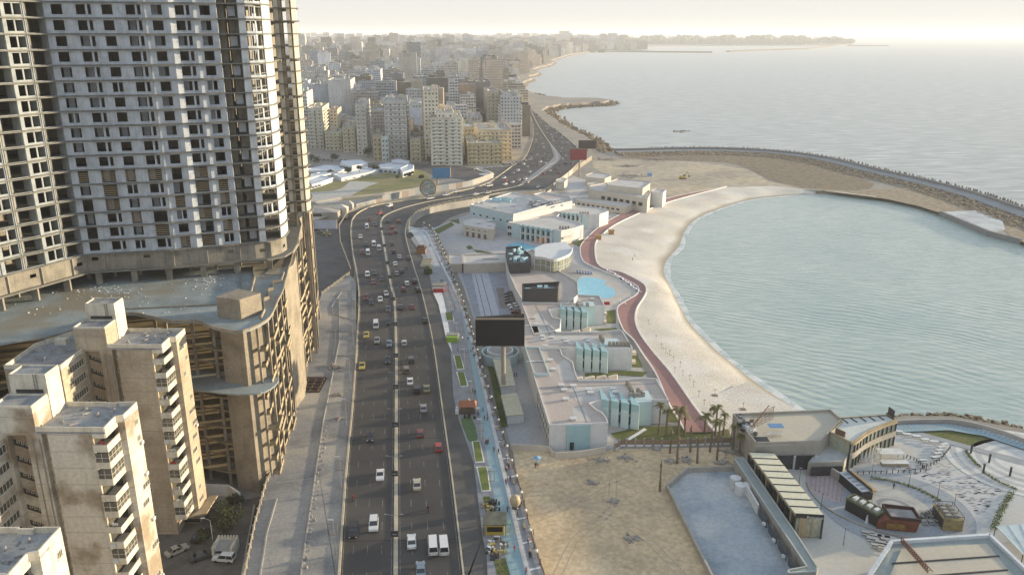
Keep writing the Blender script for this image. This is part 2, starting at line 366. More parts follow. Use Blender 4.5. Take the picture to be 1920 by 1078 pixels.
# lane dashes (painted road markings)
def along(line, y0, y1):
    return [p for p in line if y0 <= p[1] <= y1]
def lane_mid(A, B, t, n_=160):
    a = resample(A, n_); b = resample(B, n_); return [(p[0] + (q[0] - p[0]) * t, p[1] + (q[1] - p[1]) * t) for p, q in zip(a, b)]
cutY = W(960, 300)[1]
ELc, MDc, ERc = [[p for p in q if p[1] < cutY] for q in (EL, MD, ER)]
LANES = {}
s = MB()
for nm, A, B in (('l', ELc, MDc), ('r', MDc, ERc)):
    for k in range(4): LANES[nm + str(k)] = lane_mid(A, B, (k + 0.5) / 4 * 0.92 + 0.04)
    for k in (1, 2, 3):
        ln = resample(lane_mid(A, B, k / 4), 150)
        L_ = resample(ln, int(plen(ln) / 1.0))
        for i in range(0, len(L_) - 4, 9):
            s.rib(offs(L_[i:i + 4], -0.07), offs(L_[i:i + 4], 0.07), 0.006)
    for ln in (offs(A, 0.9), offs(B, -0.9)): s.rib(offs(resample(ln, 200), -0.07), offs(resample(ln, 200), 0.07), 0.006)
struct('road_markings', s, mat('worn_line_paint', (0.20, 0.195, 0.185), 0.8, (0.09, 0.085, 0.08), 0.6, 1.0, 3))
# left concrete plaza strip (unfinished promenade)
PL = sm(WP([(668, 530), (668, 600), (672, 650), (660, 752), (646, 896), (633, 1078), (632, 1095)]), 3)
PLl = WP([(445, 1095), (452, 1078), (478, 985), (500, 905), (530, 850), (552, 760), (568, 700), (590, 590), (603, 552), (655, 514)])
plz = PLl + PL
s = MB(); s.prism(plz, ZR - 0.4, 0.12); struct('plaza', s, plaza_m)
# joints and raised strips on it
s = MB()
for a, b in (((480, 1027), (628, 1018)), ((515, 905), (655, 888)), ((560, 760), (655, 752)), ((577, 660), (665, 655))):
    s.wall(WP([a, b], 0.12), 0.35, 0.12, 0.135)
s.wall(WP([(636, 560), (636, 640), (606, 790), (575, 1000), (562, 1090)], 0.12), 0.3, 0.12, 0.45)
s.wall(WP([(519, 935), (500, 1000), (486, 1090)], 0.12), 0.35, 0.12, 0.5)
s.wall(WP([(660, 545), (640, 548), (622, 575), (625, 590), (660, 600), (660, 545)], 0.12), 0.25, 0.12, 0.35)
s.wall(WP([(665, 622), (630, 622), (625, 667), (665, 667)], 0.12), 0.25, 0.12, 0.35)
r0_ = random.Random(8)
for k in range(34):
    v_ = 800 + k * 8; p = W(612 - (v_ - 790) * .165 + r0_.uniform(-1, 9), v_, .12); s.ob(p[0], p[1], r0_.uniform(0, 3), r0_.uniform(.2, .7), r0_.uniform(.2, .5), .12, .12 + r0_.uniform(.15, .6))
struct('plaza_ridges', s, conc)
# lower side road on the left of the deck, below it
s = MB(); s.sheet(WP([(560, 412), (650, 402), (668, 408), (664, 470), (664, 515), (640, 560), (540, 600)], ZR), ZR + 0.02); struct('side_road', s, asphalt2)
# road passing under the bridge
s = MB(); s.sheet(sm(WP([(765, 440), (800, 400), (860, 380), (930, 366), (925, 385), (880, 397), (845, 408), (822, 425), (812, 440)], ZR), 3, True), ZR + 0.02); struct('underpass_road', s, asphalt2)
# asphalt shoulder / parking lane at deck level
SH = WP([(915, 1090), (912, 1040), (905, 1007), (888, 867), (860, 786), (850, 743), (845, 656), (833, 622), (829, 585), (823, 561), (811, 546), (808, 528), (803, 505), (792, 481), (780, 462), (770, 448)])
s = MB(); s.prism([p for p in ER if p[1] < W(0, 440)[1]] + SH[::-1], ZR, 0.02); struct('parking_lane', s, asphalt2)
BL = WP([(956, 1090), (953, 1078), (920, 896), (900, 776), (879, 656), (862, 575), (848, 540), (828, 500), (812, 470), (800, 450), (785, 436), (766, 436)])
BR = WP([(990, 1090), (985, 1078), (953, 944), (927, 829), (898, 704), (869, 594), (853, 550), (832, 508), (816, 475), (804, 450), (795, 434), (766, 426)])
RL = WP([(1022, 1090), (1020, 1078), (1000, 1021), (977, 925), (941, 810), (912, 718), (890, 640), (872, 577), (855, 534), (841, 497), (829, 469), (817, 444), (808, 430), (796, 424)])
s = MB(); s.prism(SH + RL[::-1], ZR - 0.2, 0.12); struct('promenade', s, grey_p)
nb = 60
BLr, BRr = resample(sm(BL, 4), nb), resample(sm(BR, 4), nb)
s = MB(); s.rib(BLr, BRr, 0.126); struct('blue_path', s, blue_p)
s = MB(); q = resample(sm(BR, 4), nb); s.rib(offs(q, 0.1), offs(q, 1.1), 0.17); s.rib(offs(q, 0.1), offs(q, 0.1), 0.12, 0.17)
struct('white_path_edge', s, mat('pale_stone', (0.5, 0.49, 0.47), 0.8))
s = MB()
RLr = resample(sm(RL, 4), 70); q2 = resample(sm(BR, 4), 70)
for i in range(1, 70, 1):
    if i % 2: a = q2[i]; b = RLr[i]; s.wall([(a[0] + (b[0] - a[0]) * .25, a[1] + (b[1] - a[1]) * .25), (a[0] + (b[0] - a[0]) * .95, a[1] + (b[1] - a[1]) * .95)], 0.5, 0.12, 0.126)
struct('paving_bands', s, white_p)
# red beach path and its white kerb
path_l = sm(WP([(1285, 812), (1274, 790), (1254, 757), (1229, 700), (1207, 667), (1187, 637), (1168, 618), (1157, 580), (1175, 565), (1195, 552), (1195, 538), (1170, 525), (1110, 500), (1092, 488), (1088, 465), (1098, 450), (1125, 425), (1165, 402), (1210, 385), (1270, 368), (1340, 355), (1362, 350)], ZR), 5)
a, b = resample(path_l, 120), resample(path_r, 120)
s = MB(); s.rib(a, b, ZR + 0.36); s.rib(b, b, ZR + 0.36, ZR - 0.1); s.rib(a, a, ZR + 0.36, ZR); struct('beach_path', s, red_p)
kerb('path_kerb_seaward', b, 0.5, 0.75, white_p, ZR); kerb('path_kerb_landward', a, 0.4, 0.5, white_p, ZR)
# foreground dirt lot
s = MB()
for pts in ([(975, 930), (1040, 925), (1120, 960), (1200, 1000), (1290, 1090)], [(990, 980), (1060, 950), (1150, 900), (1240, 870)], [(1040, 1090), (1080, 1010), (1140, 960), (1150, 900)]):
    P = sm(WP(pts, ZR), 6)
    for d_ in (-.9, .9): s.rib(offs(P, d_ - .16), offs(P, d_ + .16), ZR + .036)
struct('tyre_tracks', s, mat('track_dirt', (.40, .31, .20), .95, (.42, .35, .26), .8, .9, 3, .3))
s = MB(); s.sheet(WP([(960, 838), (1030, 845), (1090, 858), (1150, 842), (1380, 838), (1400, 880), (1290, 885), (1252, 916), (1335, 1095), (1028, 1095), (1010, 1040), (975, 920)], ZR), ZR + 0.03); struct('dirt_lot', s, dirt)
# ================================================ UNFINISHED TOWER AND ITS PODIUM
block_m = mat('white_blockwork', (0.48, 0.515, 0.545), 0.9, (0.34, 0.37, 0.395), 0.5, 0.8, 5, 0.14, bump=0.4, streak=.3)
def brickify(m, bw, bh, dark, frac=None):
    frac = frac or (0.14 if bh < 1 else 0.035)
    t, N, L, b, pos, noise, ramp, mix, o = m_help[m.name]
    # courses by height
    sx = N.new('ShaderNodeSeparateXYZ'); L.new(pos, sx.inputs[0])
    q = N.new('ShaderNodeMath'); q.operation = 'MULTIPLY'; L.new(sx.outputs[2], q.inputs[0]); q.inputs[1].default_value = 1 / bh
    fr = N.new('ShaderNodeMath'); fr.operation = 'FRACT'; L.new(q.outputs[0], fr.inputs[0])
    lt = N.new('ShaderNodeMath'); lt.operation = 'LESS_THAN'; L.new(fr.outputs[0], lt.inputs[0]); lt.inputs[1].default_value = frac
    L.new(mix(lt.outputs[0], o, dark), b.inputs['Base Color'])
brickify(block_m, 0.6, 0.28, (0.30, 0.31, 0.325))
slab_m = mat('tower_slab_concrete', (0.17, 0.165, 0.145), 0.9, (0.13, 0.125, 0.11), 0.4, 0.8, 3, 0.2)
tconc = mat('tower_concrete', (0.27, 0.245, 0.20), 0.9, (0.17, 0.155, 0.125), 0.3, 0.9, 2.5, 0.15, streak=0.6)
pconc = mat('podium_board_concrete', (0.30, 0.26, 0.20), 0.9, (0.18, 0.155, 0.12), 0.25, 0.9, 2.5, 0.18, streak=0.45)
brickify(pconc, 1, 0.55, (0.25, 0.21, 0.155))
proof = mat('podium_roof_concrete', (0.29, 0.33, 0.33), 0.9, (0.19, 0.22, 0.22), 0.12, 0.9, 2, 0.15, c3=(0.24, 0.22, 0.17), ns3=0.05)
wood = mat('timber', (0.34, 0.26, 0.16), 0.9)
ST, NS, TB = 3.65, 20, 50.0
tower = thing('unfinished_tower', 'huge unfinished concrete tower with white block infill walls and open storeys', 'building', (-95, 230, 0))
def rel(p, o=(-95, 230)): return [(a - o[0], b - o[1]) for a, b in p]
def tb(name, mb, m): return mb.build(name, m, tower)
FR = [(-153, 120), (-143, 140), (-133, 160), (-124, 178), (-117, 191.5), (-111.5, 202.8), (-103.4, 204.9), (-91, 207.6), (-83.4, 210.5), (-74.4, 214.2)]
FRo = FR
# bays along the front
def bays(poly, w):
    L = plen(poly); n_ = max(1, round(L / w)); return resample(poly, n_)
leftb = bays(FR[:6], 5.6); frontb = bays(FR[5:], 5.55)
rng = random.Random(11)
endp = [(-69.5, 215.6), (-67.9, 216.2), (-66.2, 218.0), (-65.2, 220.2), (-65.0, 224), (-65.6, 229)]
wing2 = [(-72.5, 229.2), (-73.5, 250), (-71.1, 253.5), (-68.9, 254.2), (-66.7, 255.2), (-65.7, 257.2), (-66.3, 261), (-68.5, 267), (-71.6, 275), (-76.6, 287), (-84.1, 302), (-95.1, 318)]
outline = FR + endp[:] + wing2 + [(-110, 330), (-175, 250), (-190, 130)]
def zig(p, amp, per=2):
    out = []
    q = []
    for a, b in zip(p, p[1:]):
        m = max(1, round(math.dist(a, b) / 5.55))
        for i in range(m): q.append(tuple(x + (y - x) * i / m for x, y in zip(a, b)))
    q.append(p[-1]); o = offs(q, 1)
    for i, (a, b) in enumerate(zip(q, o)):
        k = (0.75, 1.25)[i % 2]; out.append((a[0] + (b[0] - a[0]) * k, a[1] + (b[1] - a[1]) * k))
    return out
so_ = zig(FR, 0) + offs(endp, 0.75) + offs(wing2[:1], 0) + [(-72.8, 251)] + offs(wing2[2:], 0.9) + outline[-3:]
for k in range(NS + 1):
    z = TB + ST * k
    ptsk = so_
    s = MB(); s.prism(rel(ptsk), z - 0.32, z); tb('floor_slab', s, slab_m)
def leaf(s, a, b, t0, t1, z0, z1, th=0.25, mi=0, push=0.0):
    dx, dy = b[0] - a[0], b[1] - a[1]; l = math.hypot(dx, dy); nx, ny = dy / l * push, -dx / l * push
    p = (a[0] + dx * t0 + nx, a[1] + dy * t0 + ny); q = (a[0] + dx * t1 + nx, a[1] + dy * t1 + ny)
    s.wall(rel([p, q]), th, z0, z1, mi)
for k in range(NS):
    z0 = TB + ST * k; z1 = z0 + ST - 0.322; s = MB(); bars = MB()
    low = k < 6
    for i, (a, b) in enumerate(zip(frontb, frontb[1:])):
        # each bay: angled panel, opening with frame, angled panel
        j = i % 2; w0, w1 = (0.25, 0.86) if j else (0.28, 0.72)
        dx, dy = b[0] - a[0], b[1] - a[1]; l = math.hypot(dx, dy); nx, ny = dy / l, -dx / l
        pa = (a[0] + nx * (.5 if j else .3), a[1] + ny * (.5 if j else .3)); pb = (b[0] + nx * (.3 if j else .5), b[1] + ny * (.3 if j else .5))
        m0 = (a[0] + dx * w0, a[1] + dy * w0); m1 = (a[0] + dx * w1, a[1] + dy * w1)
        dam = rng.random()
        s.wall(rel([pa, m0]), 0.25, z0 + .002, z1); s.wall(rel([m1, pb]), 0.25, z0 + .002, z1)
        if not (low and dam < 0.45):
            leaf(s, m0, m1, 0, 1, z0 + .002, z0 + 0.55); leaf(s, m0, m1, 0, 1, z1 - 0.35, z1 - .002, mi=0)
            if j: leaf(s, m0, m1, 0.62, 0.76, z0 + .5, z1 - .3, 0.3)
            elif rng.random() < 0.2: leaf(s, m0, m1, 0.48, 0.6, z0 + .5, z1 - .3, 0.15)
            leaf(s, m0, m1, 0.02, .98, z0 + .55, z0 + .68, .4)
        elif dam < 0.3 and k < 6:
            for q in range(5): leaf(bars, m0, m1, 0, 1, z0 + .5 + q * .5, z0 + .68 + q * .5, 0.06)
        # side return wall of every second bay
        if j: s.wall(rel([pa, (a[0] - nx * 3, a[1] - ny * 3)]), 0.2, z0 + .002, z1)
        if rng.random() < .5: s.wall(rel([(m0[0] - nx * 2.5, m0[1] - ny * 2.5), (m0[0] + dx * .25 - nx * 2.5, m0[1] + dy * .25 - ny * 2.5)]), .15, z0 + .002, z1)
    s.wall(rel(offs(frontb, .1)), .3, z0 + .003, z0 + .12); tb('blockwork_wall', s, block_m)
    s = MB()
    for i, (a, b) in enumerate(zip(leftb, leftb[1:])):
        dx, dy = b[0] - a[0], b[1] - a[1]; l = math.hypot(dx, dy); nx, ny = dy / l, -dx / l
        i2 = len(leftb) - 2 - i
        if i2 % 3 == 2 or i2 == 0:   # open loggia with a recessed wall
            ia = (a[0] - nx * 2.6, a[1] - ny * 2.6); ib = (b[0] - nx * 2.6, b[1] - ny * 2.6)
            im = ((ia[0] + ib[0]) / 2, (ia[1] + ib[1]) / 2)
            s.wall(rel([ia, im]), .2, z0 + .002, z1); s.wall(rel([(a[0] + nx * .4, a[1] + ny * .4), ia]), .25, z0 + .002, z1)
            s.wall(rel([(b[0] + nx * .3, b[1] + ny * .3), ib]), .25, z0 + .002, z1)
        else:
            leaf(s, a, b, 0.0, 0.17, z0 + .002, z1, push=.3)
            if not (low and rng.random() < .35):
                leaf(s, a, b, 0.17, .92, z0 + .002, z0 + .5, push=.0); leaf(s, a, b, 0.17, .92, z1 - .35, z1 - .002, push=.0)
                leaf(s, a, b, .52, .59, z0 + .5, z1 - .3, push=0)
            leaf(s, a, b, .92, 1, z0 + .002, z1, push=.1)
    s.wall(rel(offs(leftb, .1)), .3, z0 + .003, z0 + .12); tb('loggia_wall', s, mat('shaded_grey_blockwork', (0.33, 0.355, 0.36), 0.9, (0.22, 0.24, 0.245), 0.5, 0.8, 5))  # grey block, its colour darkened further to stand for shade on this wing
    if bars.f: tb('timber_boarding', bars, wood)
    # end piece: white strip, double window, white flank
    s = MB(); e = endp
    leaf(s, e[0], e[1], 0, 1, z0 + .002, z1); leaf(s, e[3], e[4], 0, 1, z0 + .002, z1, push=.2); leaf(s, e[4], e[5], 0, 1, z0 + .002, z1, push=.2)
    s.wall(rel([e[0], (-70.8, 219.5)]), .2, z0 + .002, z1)
    if k not in (3, 0, 1):
        leaf(s, e[1], e[2], 0, 1, z0 + .002, z0 + .5); leaf(s, e[1], e[2], .45, .53, z0 + .5, z1 - .3); leaf(s, e[1], e[2], 0, 1, z1 - .3, z1 - .002)
        leaf(s, e[2], e[3], .0, .2, z0 + .5, z1 - .3); leaf(s, e[2], e[3], .0, 1, z0 + .002, z0 + .5)
    # panels seen in the open slot
    if k % 2 == 0: s.wall(rel([(-72.6, 217.0), (-70.9, 217.6)]), .2, z0 + .5, z1 - .4)
    tb('end_bay_wall', s, block_m)
    # second wing infill
    s = MB(); w2 = wing2
    for a, b, t0, t1 in ((w2[2], w2[3], 0, .55), (w2[3], w2[4], .55, 1), (w2[4], w2[5], .3, 1), (w2[5], w2[6], .2, .8), (w2[6], w2[7], .1, .45), (w2[7], w2[8], .2, .5), (w2[8], w2[9], .3, .6), (w2[9], w2[10], .3, .6)):
        leaf(s, a, b, t0, t1, z0 + .002, z1 - (.6 if k % 3 == 0 else 0))
    tb('wing_wall', s, mat('cream_blockwork', (0.62, 0.57, 0.46), 0.9, (0.36, 0.33, 0.27), 0.5))
zt = TB + ST * NS - .33
s = MB()                                                        # concrete inner walls running the full height
for a, b in (((-75.5, 216.8), (-73.6, 217.4)), ((-72.8, 218.2), (-70.6, 219.0)), ((-74.8, 215.5), (-76.5, 224)), ((-86, 219), (-80, 220.5)), ((-114, 214), (-96, 219)), ((-93, 220.5), (-78, 226)), ((-78, 226), (-77.5, 250)), ((-76.8, 258), (-78, 285)), ((-160, 160), (-128, 205)), ((-128, 205), (-114, 214)),
             ((-150, 148), (-124, 196)), ((-120, 205), (-112, 216)), ((-108, 214), (-100, 216.5)), ((-96, 217), (-90, 218.5)), ((-75, 224), (-75, 232))):
    s.wall(rel([a, b]), .35, TB + .001, zt)
tb('core_wall', s, tconc)
# columns and full-height piers
for p, r_ in [((-69.7, 254.8), .55), ((-74.3, 231), .6), ((-67.0, 257.0), .5), ((-67.7, 262), .5), ((-69.7, 268), .5), ((-73.1, 277), .5), ((-78.1, 288), .5), ((-86.1, 303), .5), ((-73.9, 240), .6), ((-74.2, 248), .6)]:
    s = MB(); s.ob(p[0] + 95, p[1] - 230, .2, r_ * 1.5, r_ * 1.5, ZR - .5 if p[1] > 250 else 41, zt); tb('column', s, pconc)
for p in leftb[1:-1] + frontb[1:-1:2]:
    q = (p[0] - .4, p[1] + 1.0); s = MB(); s.ob(q[0] + 95, q[1] - 230, .3, .8, .8, 45.6, zt); tb('column', s, tconc)
# transfer band with rough openings, then the open storey on stub columns
s = MB(); bandp = offs(FR, 0.1) + [(-68.4, 216.0), (-65.6, 219.6), (-65.0, 225)]
B_ = bays(bandp, 4.2); r2 = random.Random(4)
for i, (a, b) in enumerate(zip(B_, B_[1:])):
    if r2.random() < .42:
        zz = r2.uniform(46.4, 48.2)
        leaf(s, a, b, 0, 1, 45.3, zz); leaf(s, a, b, 0, 1, zz + .9, TB - .33); leaf(s, a, b, 0, .3, zz, zz + .9); leaf(s, a, b, .68, 1, zz, zz + .9)
    else: leaf(s, a, b, 0, 1, 45.3, TB - .33)
for p in B_[1:-1:2]: s.ob(p[0] + 95, p[1] - 230, .2, .7, .8, 45.3, TB - .33)
tb('transfer_wall', s, tconc)
s = MB(); s.prism(rel(offs(FR, 1.3) + [(-67.5, 214.3), (-63.6, 217.8), (-62.8, 223), (-63.8, 232), (-69, 258), (-80, 290), (-110, 330), (-175, 250), (-190, 130)]), 44.85, 45.3); tb('transfer_slab', s, slab_m)
for p in bays(offs(FR, -0.4) + [(-68, 217.4)], 8.6)[1:]:
    s = MB(); s.ob(p[0] + 95, p[1] - 230, .25, 1.5, 1.1, 41.5, 44.85); tb('stub_column', s, tconc)
for p in bays(offs(FR, -7) + [(-72, 224)], 6.6)[1:]:
    s = MB(); s.ob(p[0] + 95, p[1] - 230, .25, .9, .9, 41.5, 44.85); tb('stub_column', s, tconc)
s = MB(); s.wall(rel([(-170, 150), (-136, 200), (-118, 222), (-80, 232)]), .4, 41.5, 44.85); tb('back_wall', s, tconc)

# podium: garage storeys under a wide roof terrace
pod = thing('parking_podium', 'raw concrete podium under the unfinished tower with debris on its terrace and open parking storeys', 'building', (-70, 190, ZR))
def rp(p): return rel(p, (-70, 190))
def pb(name, mb, m): return mb.build(name, m, pod)
zo = -ZR
PZ = 41.5
edge = sm(WP([(-330, 760), (-120, 690), (0, 645), (80, 632), (150, 612), (200, 592), (240, 589), (262, 590), (322, 604), (367, 602), (401, 615), (441, 623), (468, 618), (498, 603), (511, 588), (522, 562), (531, 544), (541, 504), (545, 494), (550, 474), (560, 458)], PZ), 2)
polyp = edge + [(-74, 275), (-84, 298), (-98, 320), (-150, 330), (-260, 200), (-260, 100)]
s = MB(); s.prism(rp(polyp), PZ - .4 + zo, PZ + zo); pb('terrace_slab', s, proof)
s = MB(); s.wall(rp(edge[8:]), .3, PZ + zo, PZ + .45 + zo); s.wall(rp(WP([(474, 500), (478, 525), (470, 560), (455, 566)], PZ)), .3, PZ + zo, PZ + 1.2 + zo)
s.wall(rp(WP([(533, 515), (528, 530), (512, 532), (513, 545), (503, 547), (505, 562), (495, 565), (497, 585), (490, 600)], PZ)), .25, PZ + zo, PZ + 1 + zo)
s.wall(rp(WP([(452, 505), (452, 558)], PZ)), .2, PZ + zo, PZ + .5 + zo)
s.wall(rp(WP([(175, 568), (240, 580), (411, 572)], PZ)), .3, PZ + zo, PZ + .3 + zo)
pb('upstand', s, pconc)
s = MB(); r3 = random.Random(9)
for i in range(260):
    u, v = (r3.gauss(410, 45), r3.gauss(530, 7)) if i < 120 else ((r3.gauss(200, 40), r3.gauss(545, 10)) if i < 190 else (r3.uniform(20, 520), r3.uniform(540, 590)))
    x, y = W(u, v, PZ); r_ = r3.uniform(.06, .2)
    s.ob(x + 70, y - 190, r3.uniform(0, 3), r_ * 2, r_, PZ + zo, PZ + zo + r_)
o = pb('debris', s, mat('rubble_bits', (0.6, 0.6, 0.58), .9, (.3, .3, .28), 2, .9)); o['kind'] = 'stuff'
# main concrete pier rising through the terrace
C0 = W(488, 925, ZR); C1 = W(507, 915, ZR); C2 = W(452, 905, ZR)
pier = [C0, (C0[0] + 3.3, C0[1] + 5.2), (C0[0] - 3.2, C0[1] + 8.5), (C0[0] - 6.2, C0[1] + 2.2)]
s = MB(); s.prism(rp(pier), -.5, PZ - .4 + zo); s.prism(rp(pier), PZ + zo, 46.3 + zo)
s.prism(rp([(p[0] * 1.0, p[1]) for p in pier]), 46.3 + zo, 46.6 + zo); pb('stair_pier', s, pconc)
# garage storeys
base = WP([(100, 1010), (240, 900), (330, 880), (400, 885), (455, 905), (488, 922), (507, 910), (540, 745), (560, 690), (573, 640), (590, 575)], ZR)
ZF = [ZR + 4.15 * k for k in range(1, 11)]
rng = random.Random(5)
flank0 = W(502, 912, ZR)
FL = [(-61.0, 177), (-62, 184), (-63.2, 192), (-64.2, 200), (-65.4, 208), (-66.8, 217), (-68, 226), (-69, 236), (-70, 246), (-71.5, 258), (-73, 270), (-76.5, 288), (-81, 304)]
front_in = [(-150, 120), (-128, 150), (-108, 172), (-96, 184), (-84, 182.5), (-77, 181), (-71, 178.5), (-66, 177.5)]
for k, z in enumerate(ZF[:-1]):
    saw = []
    for i, (a, b) in enumerate(zip(FL, FL[1:])):
        e = 2.6 + .5 * math.sin(k * .9 + i * .5)
        if (i + k) % 3 == 0: e += .8
        if k in (3, 6): e += .7
        e -= (9 - k) * 0.0
        saw += [(a[0] + e, a[1] + .2), (b[0] + e, b[1])]
    fi = [(p[0], p[1] - (1.6 if k in (6,) else 0) + .8 * math.sin(k * 2.1 + j)) for j, p in enumerate(front_in)]
    s = MB(); s.prism(rp(fi + saw + [(-150, 330), (-230, 200)]), z + zo - .35, z + zo); pb('garage_floor', s, mat('dusty_floor', (0.31, 0.245, 0.145), .95, (.2, .165, .11), .3, .8, 2))
    if k == 6: s = MB(); s.prism(rp(sm([(-84, 176), (-72, 172.5), (-64, 170.8), (-58.6, 171.5), (-56.5, 175), (-57, 180), (-64, 184), (-84, 184)], 3, True)), z + zo - .34, z + zo + .01); pb('garage_balcony', s, proof)
    s = MB()
    s.wall(rp([(p[0] - .15, p[1]) for p in saw]), .18, z + zo, z + zo + .55)
    pb('floor_edge', s, mat('pale_edge_concrete', (0.46, 0.38, 0.26), .9))
s = MB(); 
for i, a in enumerate(FL):
    for dx, off in ((1.2, 0), (2.6, 3.5)):
        s.ob(a[0] + dx + 70, a[1] + off - 190, .1, .5, .7, -.5, PZ + zo - .4)
pb('flank_columns', s, pconc)
for p in front_in[1:-1] + [(-100, 190), (-90, 190), (-80, 188), (-72, 190), (-92, 200), (-78, 202), (-70, 208)]:
    s = MB(); s.ob(p[0] + 70, p[1] + .9 - 190, .2, .7, .7, -.5, PZ + zo - .4); pb('garage_column', s, pconc)
s = MB()
for k, z in enumerate([ZR] + ZF[:-1]):
    s.wall(rp([(-74.5, 186), (-68.5, 184.5)]), .25, z + zo + .001, z + zo + 2.6)
    if k % 2: s.wall(rp([(-68.5, 181), (-72, 180.5)]), .25, z + zo + .001, z + zo + 1.4)
s.wall(rp([(-150, 190), (-110, 212), (-80, 222), (-76, 300)]), .3, -.5, PZ + zo - .4)
pb('garage_partition', s, pconc)
# slanting fin wall on the flank
fa = W(562, 735, ZR); s = MB()
fin = [(-60.6, 212), (-59.4, 236), (-61.4, 236.3), (-62.6, 212)]
s.prism(rp([(-63.4, 212), (-62.6, 222), (-64.4, 232), (-68, 233), (-68, 212)]), -.5, PZ + zo + .2)
pb('flank_wall', s, pconc)
# ================================================ APARTMENT TOWERS, COURTYARD
plas = mat('stained_plaster', (0.54, 0.50, 0.42), 0.92, (0.37, 0.32, 0.25), 0.16, 0.9, 1.5, 0.12, streak=0.3, c3=(0.27, 0.215, 0.15), ns3=0.16, bump=0.2); brickify(plas, 1, 3.15, (0.33, 0.29, 0.23))
plas2 = mat('brown_plaster', (0.38, 0.315, 0.235), 0.92, (0.27, 0.21, 0.14), 0.12, 0.9, 1.5, 0.12, streak=0.3, c3=(0.45, 0.38, 0.28), ns3=0.1, bump=0.2); brickify(plas2, 1, 3.15, (0.26, 0.21, 0.155))
cream = mat('cream_paint', (0.62, 0.57, 0.46), 0.85, (0.48, 0.43, 0.34), 0.5, 0.8, 3, 0.1, streak=0.4)
roofm = mat('roof_screed', (0.27, 0.28, 0.29), 0.9, (0.18, 0.18, 0.18), 0.5, 0.9, 4, 0.2, c3=(0.34, 0.32, 0.28), ns3=0.3)
frame_m = mat('window_frame', (0.55, 0.52, 0.45), 0.6)
glass_w = mat('window_glass', (0.07, 0.07, 0.06), 0.15, (0.16, 0.14, 0.09), 0.6, 0.6, 1, 0.3, spec=0.6)
whitem = mat('white_metal', (0.6, 0.6, 0.58), 0.5)
def window_mesh(w, h, n_=2):
    f = MB(); f.box(-w / 2, w / 2, -.06, .05, 0, .08); f.box(-w / 2, w / 2, -.06, .05, h - .08, h)
    for i in range(n_ + 1):
        x = -w / 2 + w * i / n_; x = max(-w / 2 + .04, min(w / 2 - .04, x)); f.box(x - .04, x + .04, -.062, .052, .082, h - .082)
    f.box(-w / 2 - .1, w / 2 + .1, -.16, .05, -.1, -.002)
    p = MB().box(-w / 2 + .05, w / 2 - .05, -.02, .02, .05, h - .05)
    return f, p
WM = {}
def window(parent, x, y, z, rz, w=1.4, h=1.3, n_=2, fm=None, gm=None, sub=True):
    key = (w, h, n_, (fm or frame_m).name, (gm or glass_w).name)
    if key not in WM:
        f, p = window_mesh(w, h, n_); a = f.build('window', fm or frame_m); b = p.build('pane', gm or glass_w)
        WM[key] = (a.data, b.data); bpy.data.objects.remove(a); bpy.data.objects.remove(b)
    o = bpy.data.objects.new('window', WM[key][0]); col.objects.link(o); o.parent = parent; o.location = (x, y, z); o.rotation_euler = (0, 0, rz)
    if sub:
        g = bpy.data.objects.new('pane', WM[key][1]); col.objects.link(g); g.parent = o
    return o
def ac_unit(parent, x, y, z, rz):
    if 'ac' not in WM:
        s = MB().box(-.45, .45, -.35, 0, 0, .65); s.tube((-.1, -.36, .33), (-.1, -.38, .33), .25, n=10); a = s.build('air_conditioner', whitem); WM['ac'] = a.data; bpy.data.objects.remove(a)
    o = bpy.data.objects.new('air_conditioner', WM['ac']); col.objects.link(o); o.parent = parent; o.location = (x, y, z); o.rotation_euler = (0, 0, rz)
